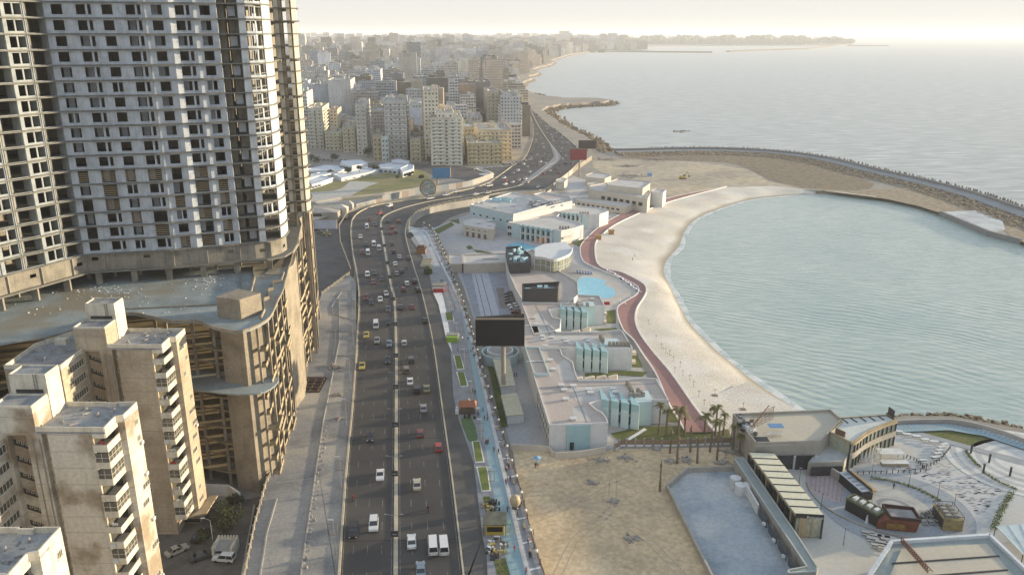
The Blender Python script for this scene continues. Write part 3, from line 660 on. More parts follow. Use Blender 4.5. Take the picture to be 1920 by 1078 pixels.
def apartment(T, seed, label, bm, ztop=42.2):
    rg = random.Random(seed); hgt = ztop - ZR; FLH = 3.15
    t = thing('apartment_tower', label, 'apartment building', (T[0], T[1], ZR))
    def part(n_, s, m): return s.build(n_, m, t)
    s = MB(); plan = [(-12.7, -9.7), (-11.9, -9.7), (-11.9, -8.6), (-10.9, -8.6), (-10.9, -9.7), (-3.4, -9.7), (-3.4, -5.4), (-1.2, -5.4), (-1.2, -5.6), (0, -5.2), (0, 0), (-12.7, 0)]
    s.prism(plan, 0, hgt - 1.0); part('wall', s, bm)
    s = MB(); rp_ = [(-12.7, -9.7), (-1.15, -9.85), (-1.15, -5.7), (0, -5.2), (0, 0), (-12.7, 0)]
    s.prism(rp_, hgt - .998, hgt - .6); part('roof', s, roofm)
    s = MB(); s.wall(offs(rp_[:5] + [(-3.5, 0), (-3.5, -.3), (-5.5, -.3), (-5.5, 0), (-12.6, 0)], -.12), .22, hgt - .99, hgt + .25)
    s.wall([(-3.3, -9.85), (-1.15, -9.85), (-1.15, -5.7)], .25, hgt - 1.7, hgt - .97)
    part('parapet', s, cream)
    # stair block and water tank tower
    s = MB(); s.prism([(-19.4, -9.5), (-17.8, -9.5), (-17.8, -8.2), (-14.6, -8.2), (-14.6, -9.5), (-12.72, -9.5), (-12.72, -4.6), (-19.4, -4.6)], 0, hgt - 1.4)
    s.box(-19.4, -12.72, -9.52, -4.6, hgt - 1.398, hgt + 3.6); part('stair_block', s, bm)
    s = MB(); s.wall([(-19.3, -9.4), (-12.85, -9.4), (-12.85, -4.7), (-19.3, -4.7), (-19.3, -9.4)], .2, hgt + 3.6, hgt + 4.0)
    s.box(-19.1, -13, -9.2, -4.9, hgt + 3.6, hgt + 3.65, 1); part('stair_roof', s, [cream, roofm])
    s = MB(); s.box(-18.9, -12.6, -4.5, -.3, 0, hgt + 7.2); s.wall([(-18.8, -4.4), (-12.7, -4.4), (-12.7, -.4), (-18.8, -.4), (-18.8, -4.4)], .18, hgt + 7.2, hgt + 7.5)
    s.box(-18.6, -12.9, -4.2, -.6, hgt + 7.2, hgt + 7.25, 1); part('tank_room', s, [cream, roofm])
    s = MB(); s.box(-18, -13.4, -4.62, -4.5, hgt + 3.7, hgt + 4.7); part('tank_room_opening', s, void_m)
    s = MB()
    for x in (-14.6, -14.1): s.tube((x, -4.7, hgt + 4), (x, -4.7, hgt + 7.6), .04)
    for k in range(9): s.tube((-14.6, -4.7, hgt + 4.2 + k * .38), (-14.1, -4.7, hgt + 4.2 + k * .38), .03)
    part('ladder', s, metal_d)
    # side wing
    s = MB(); wp = [(-29.6, -18.2), (-18.2, -18.2), (-18.2, -9), (-19, -2), (-19, 4), (-24, 4), (-30, -6)]
    s.prism(wp, 0, hgt - 2.0); part('wing_wall', s, bm)
    s = MB(); s.prism(wp, hgt - 1.998, hgt - 1.8); part('wing_roof', s, roofm)
    s = MB(); s.wall(offs(wp + [wp[0]], -.15), .25, hgt - 1.99, hgt - .9); s.box(-26.5, -24, -5, -3.4, hgt - 1.8, hgt - .6); part('wing_parapet', s, cream)
    for k in range(5):
        x, y = rg.uniform(-28, -20), rg.uniform(-16, -4); s = MB(); s.tube((x, y, hgt - 1.8), (x, y, hgt - .6), .05); s.ball((x, y, hgt - .5), .35, sz=.3); part('antenna', s, metal_g)
    for x, y in ((-8, -2), (-5, -4), (-3, -2.2), (-9.5, -7)):
        s = MB(); r_ = rg.uniform(.25, .45); s.tube((x, y, hgt - .6), (x, y, hgt - .2), .05); s.tube((x, y, hgt - .2), (x - .1, y - .12, hgt - .12), r_, r_ * .9, 10); part('dish', s, metal_g)
    s = MB()
    for k in range(7): s.ob(rg.uniform(-11, -2), rg.uniform(-8, -1), rg.uniform(0, 3), rg.uniform(.3, 1.4), rg.uniform(.1, .5), hgt - .6, hgt - .6 + rg.uniform(.1, .35))
    part('roof_clutter', s, conc)
    nf = 14
    for k in range(nf - 1):
        z = hgt - 1.7 - 1.0 - FLH * k - 1.35
        if z < 3: break
        s = MB(); s.prism([(-3.4, -10.1), (-.9, -10.1), (-.9, -5.45), (-1.15, -5.45), (-1.15, -5.5), (-3.4, -5.5)], z - .2, z)
        ph = 1.0
        s.wall([(-3.4, -10.0), (-1.0, -10.0), (-1.0, -5.62)], .14, z + .001, z + ph)
        b = part('balcony', s, cream); style = rg.random()
        if style < .3:
            s = MB(); s.wall([(-3.3, -10), (-1.0, -10.0), (-1.0, -5.62)], .06, z + ph, z + 2.75)
            s.build('balcony_glazing', glass_w, b)
            s = MB()
            for q in ((-3.3, -10.04), (-2.2, -10.04), (-.96, -10.04), (-.95, -8.9), (-.95, -7.8), (-.95, -6.7), (-.95, -5.65)): s.tube((q[0], q[1], z + ph), (q[0], q[1], z + 2.75), .05, n=4)
            s.wall([(-3.35, -10.03), (-.97, -10.03), (-.97, -5.6)], .09, z + 1.8, z + 1.87); s.build('balcony_frame', frame_m, b)
        else:
            s = MB(); s.wall([(-3.4, -10.03), (-.97, -10.03), (-.97, -5.6)], .07, z + ph + .12, z + ph + .2)
            for q in ((-3.3, -10.03), (-.97, -10.03), (-.97, -7.8), (-.97, -5.7)): s.tube((q[0], q[1], z + ph), (q[0], q[1], z + ph + .15), .03, n=4)
            s.build('handrail', metal_d if rg.random() < .4 else frame_m, b)
            if rg.random() < .5:
                s = MB()
                for q in range(5): x0 = rg.uniform(-3.1, -1.6); s.box(x0, x0 + .35, -9.6 + q * .1, -9.55 + q * .1, z + .9, z + 1.3 + rg.random() * .3)
                s.build('laundry', whitem if rg.random() < .6 else mat('red_cloth', (.3, .06, .05)), b)
        s = MB(); s.box(-3.36, -3.30, -9.2, -6.2, z + .1, z + 2.5); s.box(-3.0, -1.8, -5.5, -5.41, z + .1, z + 2.4); s.build('balcony_door', glass_w, b)
        if rg.random() < .3: ac_unit(b, -2.8, -10.07, z + .2, 0)
    # windows on the sunlit flank, the stair recess, the front and the wing
    for z in [hgt - 3.6 - FLH * k for k in range(13)]:
        if rg.random() < .75: window(t, .02, -2.2 + rg.choice((-.9, 0, .9)), z, math.pi / 2, rg.choice((1.2, 2.4)), 1.1, 3)
        if rg.random() < .3: ac_unit(t, .04, -.8, z - 1, math.pi / 2)
        window(t, -11.4, -8.62, z + .2, 0, .7, .8, 2)
        s = MB()
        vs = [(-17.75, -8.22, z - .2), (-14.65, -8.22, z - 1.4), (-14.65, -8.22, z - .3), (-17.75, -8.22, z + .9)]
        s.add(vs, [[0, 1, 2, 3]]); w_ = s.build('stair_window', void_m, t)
        s = MB()
        for q in range(4):
            x = -17.2 + q * .75; zz = z + .12 - q * .29
            for (xa, xb, za, zb) in ((x, x + .5, zz, zz + .07), (x, x + .5, zz + .43, zz + .5), (x, x + .07, zz + .07, zz + .43), (x + .43, x + .5, zz + .07, zz + .43)): s.box(xa, xb, -8.3, -8.24, za, zb)
        s.build('lattice', cream, w_)
        if rg.random() < .18: window(t, -8.2, -9.72, z, 0, .9, .8, 2)
        window(t, -18.18, -13, z - .6, math.pi / 2, 6.4, 1.5, 7); window(t, -21.6, -18.22, z - .6, 0, 6, 1.5, 7); window(t, -27, -18.22, z - .6, 0, 2.4, 1.5, 2)
    s = MB(); s.tube((-12.3, -9.85, 0), (-12.3, -9.85, hgt - 2), .09); s.tube((-13.6, -9.65, 0), (-13.6, -9.65, hgt - 2), .08); part('drain_pipe', s, metal_g)
    return t
T3, T2, T1 = W(347, 617, 42.2), W(257, 755, 42.2), W(114, 990, 42.2)
a3 = apartment(T3, 3, 'brown stained plaster apartment tower farthest back, standing against the concrete podium', plas2)
a2 = apartment(T2, 8, 'cream stained apartment tower in the middle, roof with a ladder on its tank room', plas)
a1 = apartment(T1, 21, 'apartment tower nearest the camera, only its rubble strewn roof corner in view', cream)
# canopy and shop sign at the foot of the back tower
s = MB(); cx, cy = T3; s.prism([(cx - 1.4, cy - 8), (cx + 2.2, cy - 6.5), (cx + 2.2, cy + 1), (cx + .2, cy + 1), (cx + .2, cy - 5)], ZR + 3.2, ZR + 3.5)
o = s.build('shop_canopy', mat('canopy_edge', (0.42, 0.33, 0.22), .8)); o.parent = a3; o.matrix_parent_inverse = a3.matrix_basis.inverted()
s = MB(); s.box(cx - 2.2, cx + 1.2, cy - 8.3, cy - 8.15, ZR + 2.2, ZR + 3.1); o = s.build('shop_sign', black); o.parent = a3; o.matrix_parent_inverse = a3.matrix_basis.inverted()
a3.rotation_euler = (0, 0, 0)
# courtyard paving
s = MB(); s.sheet([W(240, 1095, ZR), W(300, 985, ZR), W(400, 940, ZR), W(470, 935, ZR), W(492, 930, ZR), W(462, 1095, ZR)], ZR + .03); struct('courtyard', s, mat('courtyard_paving', (0.14, 0.12, 0.10), .9, (.09, .08, .07), .4, .8, 2))
# balustrade on the plaza edge above the courtyard
def balustrade(name, label, pts, z, h=1.0, step=4.0, m=None, post=.35, rail=True, cat='balustrade', rails=(1.0, .35), th=.14, parentpost=True, ball=False, maxp=100):
    m = m or kerb_m; t = thing(name, label, cat, (*pts[0], z)); r0 = [(p[0] - pts[0][0], p[1] - pts[0][1]) for p in pts]
    s = MB()
    for f in rails: s.wall(r0, th, h * f - .12, h * f)
    s.build('rail', m, t)
    q = resample(r0, min(maxp - 1, max(1, int(plen(r0) / step)))); mp = None
    for p in q:
        if mp is None:
            s = MB(); s.box(-post / 2, post / 2, -post / 2, post / 2, 0, h + .12); s.box(-post * .7, post * .7, -post * .7, post * .7, h + .12, h + .22)
            if ball: s.ball((0, 0, h + .22 + post * .8), post * .9)
            mp = s.build('post', m, t)
            mp.location = (*p, 0)
        else: c = mp.copy(); col.objects.link(c); c.location = (*p, 0)
    return t
balustrade('balustrade', 'cream balustrade curving along the concrete strip above the courtyard', WP([(458, 1085), (478, 985), (500, 905), (515, 880), (532, 850)], .12), .12, 1.0, 3.2)
balustrade('balustrade', 'cream balustrade at the far end of the concrete strip over the side road', WP([(603, 552), (625, 536), (655, 514)], .12), .12, 1.0, 3.2)
balustrade('balustrade', 'cream stone balustrade around the outer left bend of the raised road', WP([(657, 505), (638, 455), (636, 425), (650, 402), (680, 388), (720, 380), (794, 369), (844, 360)], 0), .2, 1.1, 6.5)
balustrade('balustrade', 'pale balustrade with many posts on the bridge curve beside the blue path', WP([(766, 432), (768, 414), (782, 400), (806, 390), (840, 382), (875, 376), (905, 371)], 0), .1, 1.3, 4.5, post=.7)
# gate of crenellated stone, wall, lamp
g = thing('stone_gate', 'small crenellated stone gatehouse beside the parked cars in the courtyard', 'gatehouse', (*W(423, 1040, ZR), ZR)); g.scale = (.56, .56, .75)
s = MB(); s.box(-4, -3.2, -3, 5, 0, 3.6); s.box(3.2, 4, -3, 5, 0, 3.6); s.box(-3.2, 3.2, 4.2, 5, 0, 3.6)
for k in range(7): s.box(-4 + k * 1.2, -3.4 + k * 1.2, 4.2, 5, 3.602, 4.2)
for k in range(6): s.box(-4, -3.2, -3 + k * 1.25, -2.4 + k * 1.25, 3.602, 4.1); s.box(3.2, 4, -3 + k * 1.25, -2.4 + k * 1.25, 3.602, 4.1)
s.build('gate_wall', cream, g); s = MB().box(-3.2, 3.2, -2.6, 4.1, 2.7, 2.85); s.build('gate_roof', conc, g)
s = MB(); s.wall([(W(806 * .48, 0)[0], 0), (0, 0)], .1, 0, .1) if 0 else None
s = MB(); s.wall(WP([(384, 928), (430, 930), (452, 945)], ZR), .3, ZR, ZR + 3.2); tag(s.build('boundary_wall', white_p), 'white boundary wall at the foot of the podium behind the courtyard tree', 'wall')
s = MB(); s.wall(WP([(455, 1085), (470, 1000), (478, 955)], ZR), .4, ZR, ZR + 1.4); tag(s.build('boundary_wall', conc), 'low stone wall running beside the parked jeep to the raised strip', 'wall')
# broadleaf courtyard trees
leafm = mat('leaf_dark', (0.028, 0.038, 0.014), .9, (0.05, 0.056, 0.02), 1.2, .9, 4, .3); bark = mat('bark', (0.17, 0.12, 0.08), .95)
def leaf_crown(rg, c, r, n_, ls, sz=.8, clumps=9):
    s = MB(); cl = []
    for k in range(clumps):
        a = rg.uniform(0, 6.28); e = rg.uniform(-.5, 1); d = r * rg.uniform(.35, .75); cl.append((c[0] + d * math.cos(a) * math.cos(e), c[1] + d * math.sin(a) * math.cos(e), c[2] + d * math.sin(e) * sz, r * rg.uniform(.28, .5)))
    for k in range(n_):
        q = rg.choice(cl); v = Vector((rg.gauss(0, 1), rg.gauss(0, 1), rg.gauss(0, 1))).normalized() * q[3] * rg.uniform(.6, 1.05)
        p = Vector(q[:3]) + v; u = Vector((rg.gauss(0, 1), rg.gauss(0, 1), rg.gauss(0, 1))).normalized(); w = u.orthogonal().normalized(); L_ = ls * rg.uniform(.6, 1.3)
        s.add([p - u * L_, p + w * L_ * .5, p + u * L_, p - w * L_ * .5], [[0, 1, 2, 3]])
    return s
def tree(name, label, x, y, z, h, r, seed, n_=900, ls=.3, group=None, m=None):
    rg = random.Random(seed); t = thing(name, label, 'tree', (x, y, z), 0, group)
    s = MB(); s.tube((0, 0, -.1), (.1, 0, h * .5), .22 * r / 3 + .1, .14 * r / 3 + .05, 7)
    for k in range(5): a = k * 1.26; s.tube((.1, 0, h * (.35 + .03 * k)), (math.cos(a) * r * .55, math.sin(a) * r * .55, h * .75), .09, .03, 5)
    s.build('trunk', bark, t); leaf_crown(rg, (0, 0, h - r * .75), r, n_, ls).build('crown', m or leafm, t); return t
x, y = W(420, 1000, ZR); tree('courtyard_tree', 'dark leafy tree in the courtyard behind the crenellated gatehouse', x, y, ZR, 7.5, 4.2, 4, 2600, .26)
x, y = W(383, 1020, ZR); tree('courtyard_tree', 'smaller dark tree beside the black parked car in the courtyard', x, y, ZR, 4, 2.2, 6, 900, .22)
x, y = W(440, 950, ZR); tree('courtyard_tree', 'dusty shrub like tree at the foot of the concrete pier', x, y, ZR, 3.6, 2.4, 9, 900, .22)
l = thing('street_lamp', 'single arm street lamp beside the courtyard gatehouse', 'street lamp', (*W(401, 1030, ZR), ZR))
s = MB(); s.tube((0, 0, 0), (0, 0, 7.5), .1, .06); s.tube((0, 0, 7.5), (-1.4, .2, 7.9), .05); s.build('pole', metal_g, l)
s = MB(); s.box(-2.1, -1.3, .1, .35, 7.82, 7.95); s.build('lamp_head', whitem, l)
# sunk pit in the plaza with steel beams, rubble heaps along the gap
p = thing('plaza_pit', 'rusty steel framed rectangular pit sunk into the concrete strip', 'pit', (*W(580, 722, .12), .12))
s = MB()
for a in (-3.6, -1.2, 1.2, 3.6): s.box(a - .2, a + .2, -5, 5, .05, .3)
for b in (-5.2, -2.6, 0, 2.6, 5.2): s.box(-4.2, 4.2, b - .2, b + .2, .302, .5)
s.build('steel_beams', mat('rust', (0.10, 0.06, 0.04), .9), p); s = MB().box(-4.4, 4.4, -5.4, 5.4, .012, .04); s.build('pit_bottom', mat('pit_dark', (0.03, 0.025, 0.022)), p)
rg = random.Random(2); rub = mat('rubble', (0.32, 0.29, 0.25), .95, (.18, .16, .14), 1, .8)
def heap(label, x, y, z, r, n_, seed, name='rubble_heap', m=None, cat='rubble heap'):
    rg = random.Random(seed); s = MB()
    for k in range(n_):
        a = rg.uniform(0, 6.28); d = r * abs(rg.gauss(0, .5)); q = rg.uniform(.12, .4) * (1 if r < 3 else 1.6)
        s.ob(d * math.cos(a), d * math.sin(a) * .7, rg.uniform(0, 3), q * 2, q * 1.3, 0, q * rg.uniform(.6, 1.4))
    return tag(s.build(name, m or rub, loc=(x, y, z)), label, cat)
for (u, v, r, n_, lb) in ((638, 740, 2, 40, 'heap of broken blocks right of the steel framed pit'), (636, 785, 2.2, 40, 'small rubble heap on the strip below the pit'), (630, 690, 3.5, 30, 'scattered stones in a curved line above the pit'), (628, 622, 2, 12, 'flat concrete offcuts on the strip near the road kerb'), (590, 618, 2, 30, 'bagged debris at the podium side of the strip'), (592, 585, 2.4, 40, 'debris pile by the end of the podium gap')):
    x, y = W(u, v, .12); heap(lb, x, y, .12, r, n_, int(u))
# ================================================ BEACH RESORT
rroof = mat('resort_roof_pinkish', (0.46, 0.39, 0.34), .92, (0.39, 0.34, 0.30), .12, .9, 1.5, .08)
rpale = mat('resort_roof_pale', (0.50, 0.47, 0.43), .9, (.42, .40, .37), .2, .8, 2, .08)
rwall = mat('resort_white_wall', (0.62, 0.62, 0.60), .85, (.52, .52, .5), .4, .6, 3, .05, streak=.2)
rwarm = mat('resort_cream_wall', (0.55, 0.49, 0.40), .85, (.46, .41, .34), .4, .6, 3, .05)
rblue = mat('resort_blue_wall', (0.33, 0.49, 0.50), .8, (.27, .42, .43), .4, .5, 3, .05)
rblue2 = mat('resort_pale_blue', (0.48, 0.59, 0.59), .8, (.42, .52, .52), .4, .5, 3, .05)
grey_w = mat('charcoal_cladding', (0.07, 0.068, 0.068), .7, (.05, .05, .05), .5, .6, 4)
poolm = mat('pool_water', (0.16, 0.44, 0.55), .1, (.22, .5, .6), .3, .7, 1.5, .1, spec=.5)
decks = mat('pool_deck_stone', (0.47, 0.43, 0.38), .9, (.4, .37, .33), .3, .7, 2, .08)
def cen(pts): return (sum(p[0] for p in pts) / len(pts), sum(p[1] for p in pts) / len(pts))
def block(name, label, cat, px, ztop, mroof=None, mwall=None, zb=ZR, par=.5, pm=None, world=False, pt=.3):
    """building from its roof outline: wall, roof, parapet"""
    P = px if world else WP(px, ztop)
    a = sum(P[i][0] * P[(i + 1) % len(P)][1] - P[(i + 1) % len(P)][0] * P[i][1] for i in range(len(P)))
    if a < 0: P = P[::-1]
    c = cen(P); t = thing(name, label, cat, (c[0], c[1], zb)); Q = [(p[0] - c[0], p[1] - c[1]) for p in P]; H = ztop - zb
    MB().prism(Q, -.3, H - .4).build('wall', mwall or rwall, t)
    MB().prism(Q, H - .398, H - .05).build('roof', mroof or rroof, t)
    if par: MB().wall(offs(Q + [Q[0]], -pt * .52), pt, H - .39, H + par).build('parapet', pm or mwall or rwall, t)
    t['c'] = c; t['zb'] = zb; t['zt'] = ztop; return t
def lp(t, u, v, z): x, y = W(u, v, z); return (x - t['c'][0], y - t['c'][1])
def roof_pad(t, px, m=None, dz=.02, name='roof_coating'):
    z = t['zt'] - .05; q = [lp(t, u, v, z) for u, v in px]; return MB().sheet(q, z - t['zb'] + dz).build(name, m or rpale, t)
def vent(t, u, v, k=1.0, name='roof_vent'):
    x, y = lp(t, u, v, t['zt']); h = t['zt'] - t['zb'] - .05; s = MB(); s.box(x - .7 * k, x + .7 * k, y - .6 * k, y + .6 * k, h, h + .5 * k); s.box(x - .95 * k, x + .95 * k, y - .8 * k, y + .8 * k, h + .6 * k, h + .75 * k)
    for a in (-.6, .6): s.tube((x + a * k, y, h + .5 * k), (x + a * k, y, h + .6 * k), .1)
    s.build(name, whitem, t)
def acrow(t, u, v, n_, dx=1.3, dy=0, k=1.0):
    x, y = lp(t, u, v, t['zt']); h = t['zt'] - t['zb'] - .05
    for i in range(n_):
        s = MB(); X, Y = x + dx * i, y + dy * i; s.box(X - .5 * k, X + .5 * k, Y - .45, Y + .45, h + .15, h + 1.5 * k); s.tube((X, Y, h + 1.5 * k), (X, Y, h + 1.55 * k), .38 * k, n=10); s.box(X - .4, X + .4, Y - .3, Y + .3, h, h + .15)
        s.build('roof_unit', mat('unit_grey', (.3, .27, .22), .7), t)
def fb(t, A, B, f, hw, z0, z1, p0, p1, m, name):
    """box on the face A-B (local metres) at fraction f, half width hw, from p0 behind to p1 in front of the face"""
    dx, dy = B[0] - A[0], B[1] - A[1]; l = math.hypot(dx, dy); dx /= l; dy /= l; nx, ny = dy, -dx
    if nx * (A[0] + t['c'][0]) + ny * (A[1] + t['c'][1]) > 0: nx, ny = -nx, -ny
    x, y = A[0] + dx * f * l, A[1] + dy * f * l
    return MB().prism([(x - dx * hw - nx * p0, y - dy * hw - ny * p0), (x + dx * hw - nx * p0, y + dy * hw - ny * p0), (x + dx * hw + nx * p1, y + dy * hw + ny * p1), (x - dx * hw + nx * p1, y - dy * hw + ny * p1)], z0, z1).build(name, m, t)
def fins(t, pts, ztop, zb, n_, depth=4.6, bal=True):
    """wall of blue wing walls with balconies between them; pts = left and right base ends in metres (world)"""
    (x0, y0), (x1, y1) = pts; c = t['c']
    for i in range(n_ + 1):
        f = i / n_; x = x0 + (x1 - x0) * f - c[0]; y = y0 + (y1 - y0) * f - c[1]
        pl_ = [(x, y), (x + 2.1, y - 1.0), (x + 2.2, y - .7), (x + .5, y + depth), (x + .1, y + depth)]; MB().prism(pl_, 0, ztop - zb - 1.6).build('wing_wall', rblue2, t); MB().prism(pl_, ztop - zb - 1.598, ztop - zb + .7).build('wing_cap', rblue, t)
        if i < n_:
            dx = (x1 - x0) / n_
            for zz in (.1, 3.6):
                s = MB(); s.box(x + 2.3, x + dx + .05, y - .5, y + .88, zz, zz + .2); s.box(x + 2.3, x + dx + .05, y - .5, y - .38, zz + .2, zz + .9); s.build('balcony', rblue, t)
                s = MB(); s.box(x + .9, x + dx + .1, y + .9, y + .98, zz + .3, zz + 2.9); s.build('balcony_door', glass_d, t)
# --- wing A (south) with the white and turquoise end wall
A = block('hotel_wing', 'south hotel wing with the white and turquoise end wall facing the dirt lot', 'hotel', [(1007, 727), (1030, 799), (1140, 795), (1137, 785), (1129, 775), (1119, 770), (1105, 758), (1128, 752), (1210, 752), (1254, 752), (1231, 712), (1204, 710), (1168, 714), (1084, 714), (1079, 700), (1074, 680), (1055, 668), (1050, 655), (984, 653)], 3.2)
s = MB(); x0, y0 = lp(A, 1063, 799, 3.2); x1, y1 = lp(A, 1107, 797, 3.2); s.prism([(x0, y0 - .06), (x1, y1 - .06), (x1, y1 + .3), (x0, y0 + .3)], 0, 7.2); s.build('turquoise_panel', rblue, A)
s = MB(); s.box(x0 + .9, x0 + 2.0, y0 - .16, y0 - .1, 0.05, 2.4); s.build('door', glass_d, A)
for px in ([(1043, 685), (1062, 672), (1082, 712), (1050, 712)], [(1071, 765), (1097, 764), (1108, 789), (1076, 789)], [(1062, 726), (1170, 722), (1225, 742), (1228, 750), (1080, 752)]): roof_pad(A, px)
roof_pad(A, [(1010, 726), (1230, 718), (1231, 720), (1010, 728)], conc, .03, 'roof_seam'); roof_pad(A, [(1074, 728), (1076, 728), (1104, 797), (1101, 797)], conc, .035, 'roof_seam')
for u, v in ((1032, 677), (1038, 694), (1052, 724), (1075, 725), (1104, 732), (1107, 738), (1150, 731), (1153, 737), (1061, 750), (1075, 787), (1058, 733)): vent(A, u, v)
acrow(A, 1176, 722, 5, .15, -1.5); acrow(A, 1182, 745, 4, 1.2, 0); acrow(A, 1196, 736, 3, .5, -1.6)
fins(A, (W(1126, 794, ZR), W(1182, 804, ZR)), 3.2, ZR, 3, 7)
s = MB(); a_, b_ = lp(A, 1196, 795, ZR), lp(A, 1222, 793, ZR); s.prism([(a_[0] - 1, a_[1] - 1.2), (b_[0] - .5, b_[1] - 1.2), (b_[0] - .5, b_[1] + 6), (a_[0] - 1, a_[1] + 6)], 0, 7.6); s.build('blue_bay', rblue2, A)
for k in (0, 1):
    s = MB(); s.box(a_[0] + 4, b_[0] + 4.5, b_[1] + .5, b_[1] + 3, 3.4 * k + .1, 3.4 * k + 1.1); s.build('end_balcony', rwarm, A)
LA, LB = lp(A, 1007, 727, 3.2), lp(A, 1030, 799, 3.2)
for k in range(8):
    for zz in (1.2, 4.3): fb(A, LA, LB, (k + .5) / 8, .7, zz, zz + 1.6, .1, .06, glass_d, 'window'); fb(A, LA, LB, (k + .5) / 8, .85, zz - .15, zz - .01, .1, .2, rwarm, 'sill')
# --- wing B
B = block('hotel_wing', 'middle hotel wing with blue stepped balconies and a row of roof units', 'hotel', [(984, 652), (1186, 655), (1167, 622), (1160, 620), (1122, 624), (1043, 624), (1030, 610), (976, 612), (977, 630)], 3.3)
for px in ([(1000, 640), (1010, 626), (1100, 628), (1160, 636), (1170, 650), (1120, 650)], ): roof_pad(B, px)
roof_pad(B, [(1000, 628), (1165, 625), (1166, 627), (1000, 630)], conc, .03, 'roof_seam')
for u, v in ((1017, 632), (1019, 638), (1035, 634), (1060, 637), (1062, 642), (1099, 637), (1102, 641), (1022, 650)): vent(B, u, v, .9)
acrow(B, 1143, 648, 6, 1.3, 0); acrow(B, 1126, 634, 4, .15, -1.3)
fins(B, (W(1080, 694, ZR), W(1126, 699, ZR)), 3.3, ZR, 3, 7)
s = MB(); a_, b_ = lp(B, 1138, 686, ZR), lp(B, 1160, 685, ZR); s.prism([(a_[0] - 1, a_[1]), b_, (b_[0], b_[1] + 6), (a_[0] - 1, a_[1] + 6)], 0, 7.6); s.build('blue_bay', rblue2, B)
for k in (0, 1): s = MB(); s.box(b_[0] + .2, b_[0] + 6, b_[1] + .5, b_[1] + 3, 3.4 * k + .1, 3.4 * k + 1.1); s.build('end_balcony', rwarm, B)
# sunk terrace left of it
T_ = block('terrace_block', 'low turquoise edged terrace block between the two sheds and the hotel', 'building', [(984, 653), (1011, 653), (1030, 703), (1001, 704)], 3.45, rroof, rblue2, par=.6)
roof_pad(T_, [(987, 678), (1020, 677), (1020, 679), (987, 680)], rwall, .3, 'roof_seam')
# --- wing C
C_ = block('hotel_wing', 'north hotel wing just below the charcoal plant enclosure, blue balconies on its side', 'hotel', [(977, 568), (1000, 627), (1035, 623), (1050, 618), (1052, 600), (1036, 596), (1030, 582), (1060, 578), (1134, 575), (1124, 556), (1083, 554), (1080, 570)], 3.3)
for px in ([(1000, 590), (1014, 585), (1040, 626), (1012, 626)],): roof_pad(C_, px)
roof_pad(C_, [(1003, 572), (1005, 572), (1033, 628), (1030, 628)], conc, .03, 'roof_seam')
for u, v in ((1001, 597), (1005, 609), (1085, 566), (1110, 562)): vent(C_, u, v, .9)
acrow(C_, 1082, 574, 2, .1, -1.2); acrow(C_, 1101, 574, 2, .1, -1.2)
fins(C_, (W(1050, 615, ZR), W(1090, 621, ZR)), 3.2, ZR, 3, 6)
s = MB(); a_, b_ = lp(C_, 1094, 610, ZR), lp(C_, 1114, 609, ZR); s.prism([a_, b_, (b_[0], b_[1] + 6), (a_[0], a_[1] + 6)], 0, 7.6); s.build('blue_bay', rblue2, C_)
for k in (0, 1): s = MB(); s.box(b_[0] + .2, b_[0] + 5, b_[1] + .5, b_[1] + 3, 3.4 * k + .1, 3.4 * k + 1.1); s.build('end_balcony', rwarm, C_)
# white scalloped garden shelters behind wings
def scallops(label, pts, n_):
    P = resample(WP(pts, ZR), n_); s0 = None
    for i, p in enumerate(P):
        if s0 is None:
            s0 = MB(); s0.prism([(-1.6, -.8), (1.2, .4), (1.5, 1.0), (1.0, 1.4), (-1.8, -.1)], 0, 2.6)
            s0 = tag(s0.build('garden_screen', rwarm), label, 'garden screen', label.split(' in ')[0] + 's'); s0.location = (*p, ZR)
        else: c = s0.copy(); col.objects.link(c); c.location = (*p, ZR)
scallops('low curved cream garden screen in the row behind the north wing', [(1040, 640), (1100, 628)], 3)
scallops('low curved cream garden screen in the row behind the middle wing', [(1084, 722), (1150, 718)], 3)
# --- charcoal plant enclosure, restaurant block with vents
D = block('plant_enclosure', 'charcoal clad roof plant enclosure with pale blue ducts, north of the hotel wings', 'plant room', [(979, 537), (1049, 533), (1046, 545), (982, 547)], 8.0, grey_w, grey_w, ZR, 1.2)
s = MB(); h = 8.0 - ZR
for (u, v, w_, d_, hh) in ((990, 545, 2, 1.6, .9), (1003, 545, 5, .7, .7), (1012, 541, 2, 2, 1.1), (1028, 543, 3.6, .9, .8), (1024, 540, 1.4, 1.4, 1), (1040, 543, 1.6, 1.6, .6)):
    x, y = lp(D, u, v, 8.0); s.box(x - w_ / 2, x + w_ / 2, y - d_ / 2, y + d_ / 2, h, h + hh)
s.build('ducts', mat('duct_blue', (.38, .56, .6), .6), D)
# podium terrace of the restaurants
TR = block('restaurant_terrace', 'raised pinkish terrace carrying the glass fronted restaurant and plant rooms', 'terrace', [(953, 512), (948, 490), (955, 478), (1000, 470), (1030, 500), (1065, 520), (1083, 530), (1085, 555), (1060, 575), (985, 575), (967, 545)], 1.6, rroof, rwall, par=.8)
gl = mat('curtain_glass', (.3, .32, .25), .15, (.45, .42, .28), .4, .8, 1, .2, spec=.6)
E_ = block('plant_enclosure', 'dark roof plant box crowded with blue ducts beside the long low block', 'plant room', [(948, 466), (975, 464), (996, 482), (994, 496), (955, 498)], 5.5, grey_w, grey_w, 1.6, .8)
s = MB(); r_ = random.Random(6)
for k in range(14):
    x, y = lp(E_, r_.uniform(955, 985), r_.uniform(468, 492), 5.5); s.ob(x, y, r_.uniform(0, 1.5), r_.uniform(1, 4), r_.uniform(.6, 1.6), 3.9, 3.9 + r_.uniform(.5, 1.8))
s.build('ducts', mat('duct_blue', (.38, .56, .6)), E_)
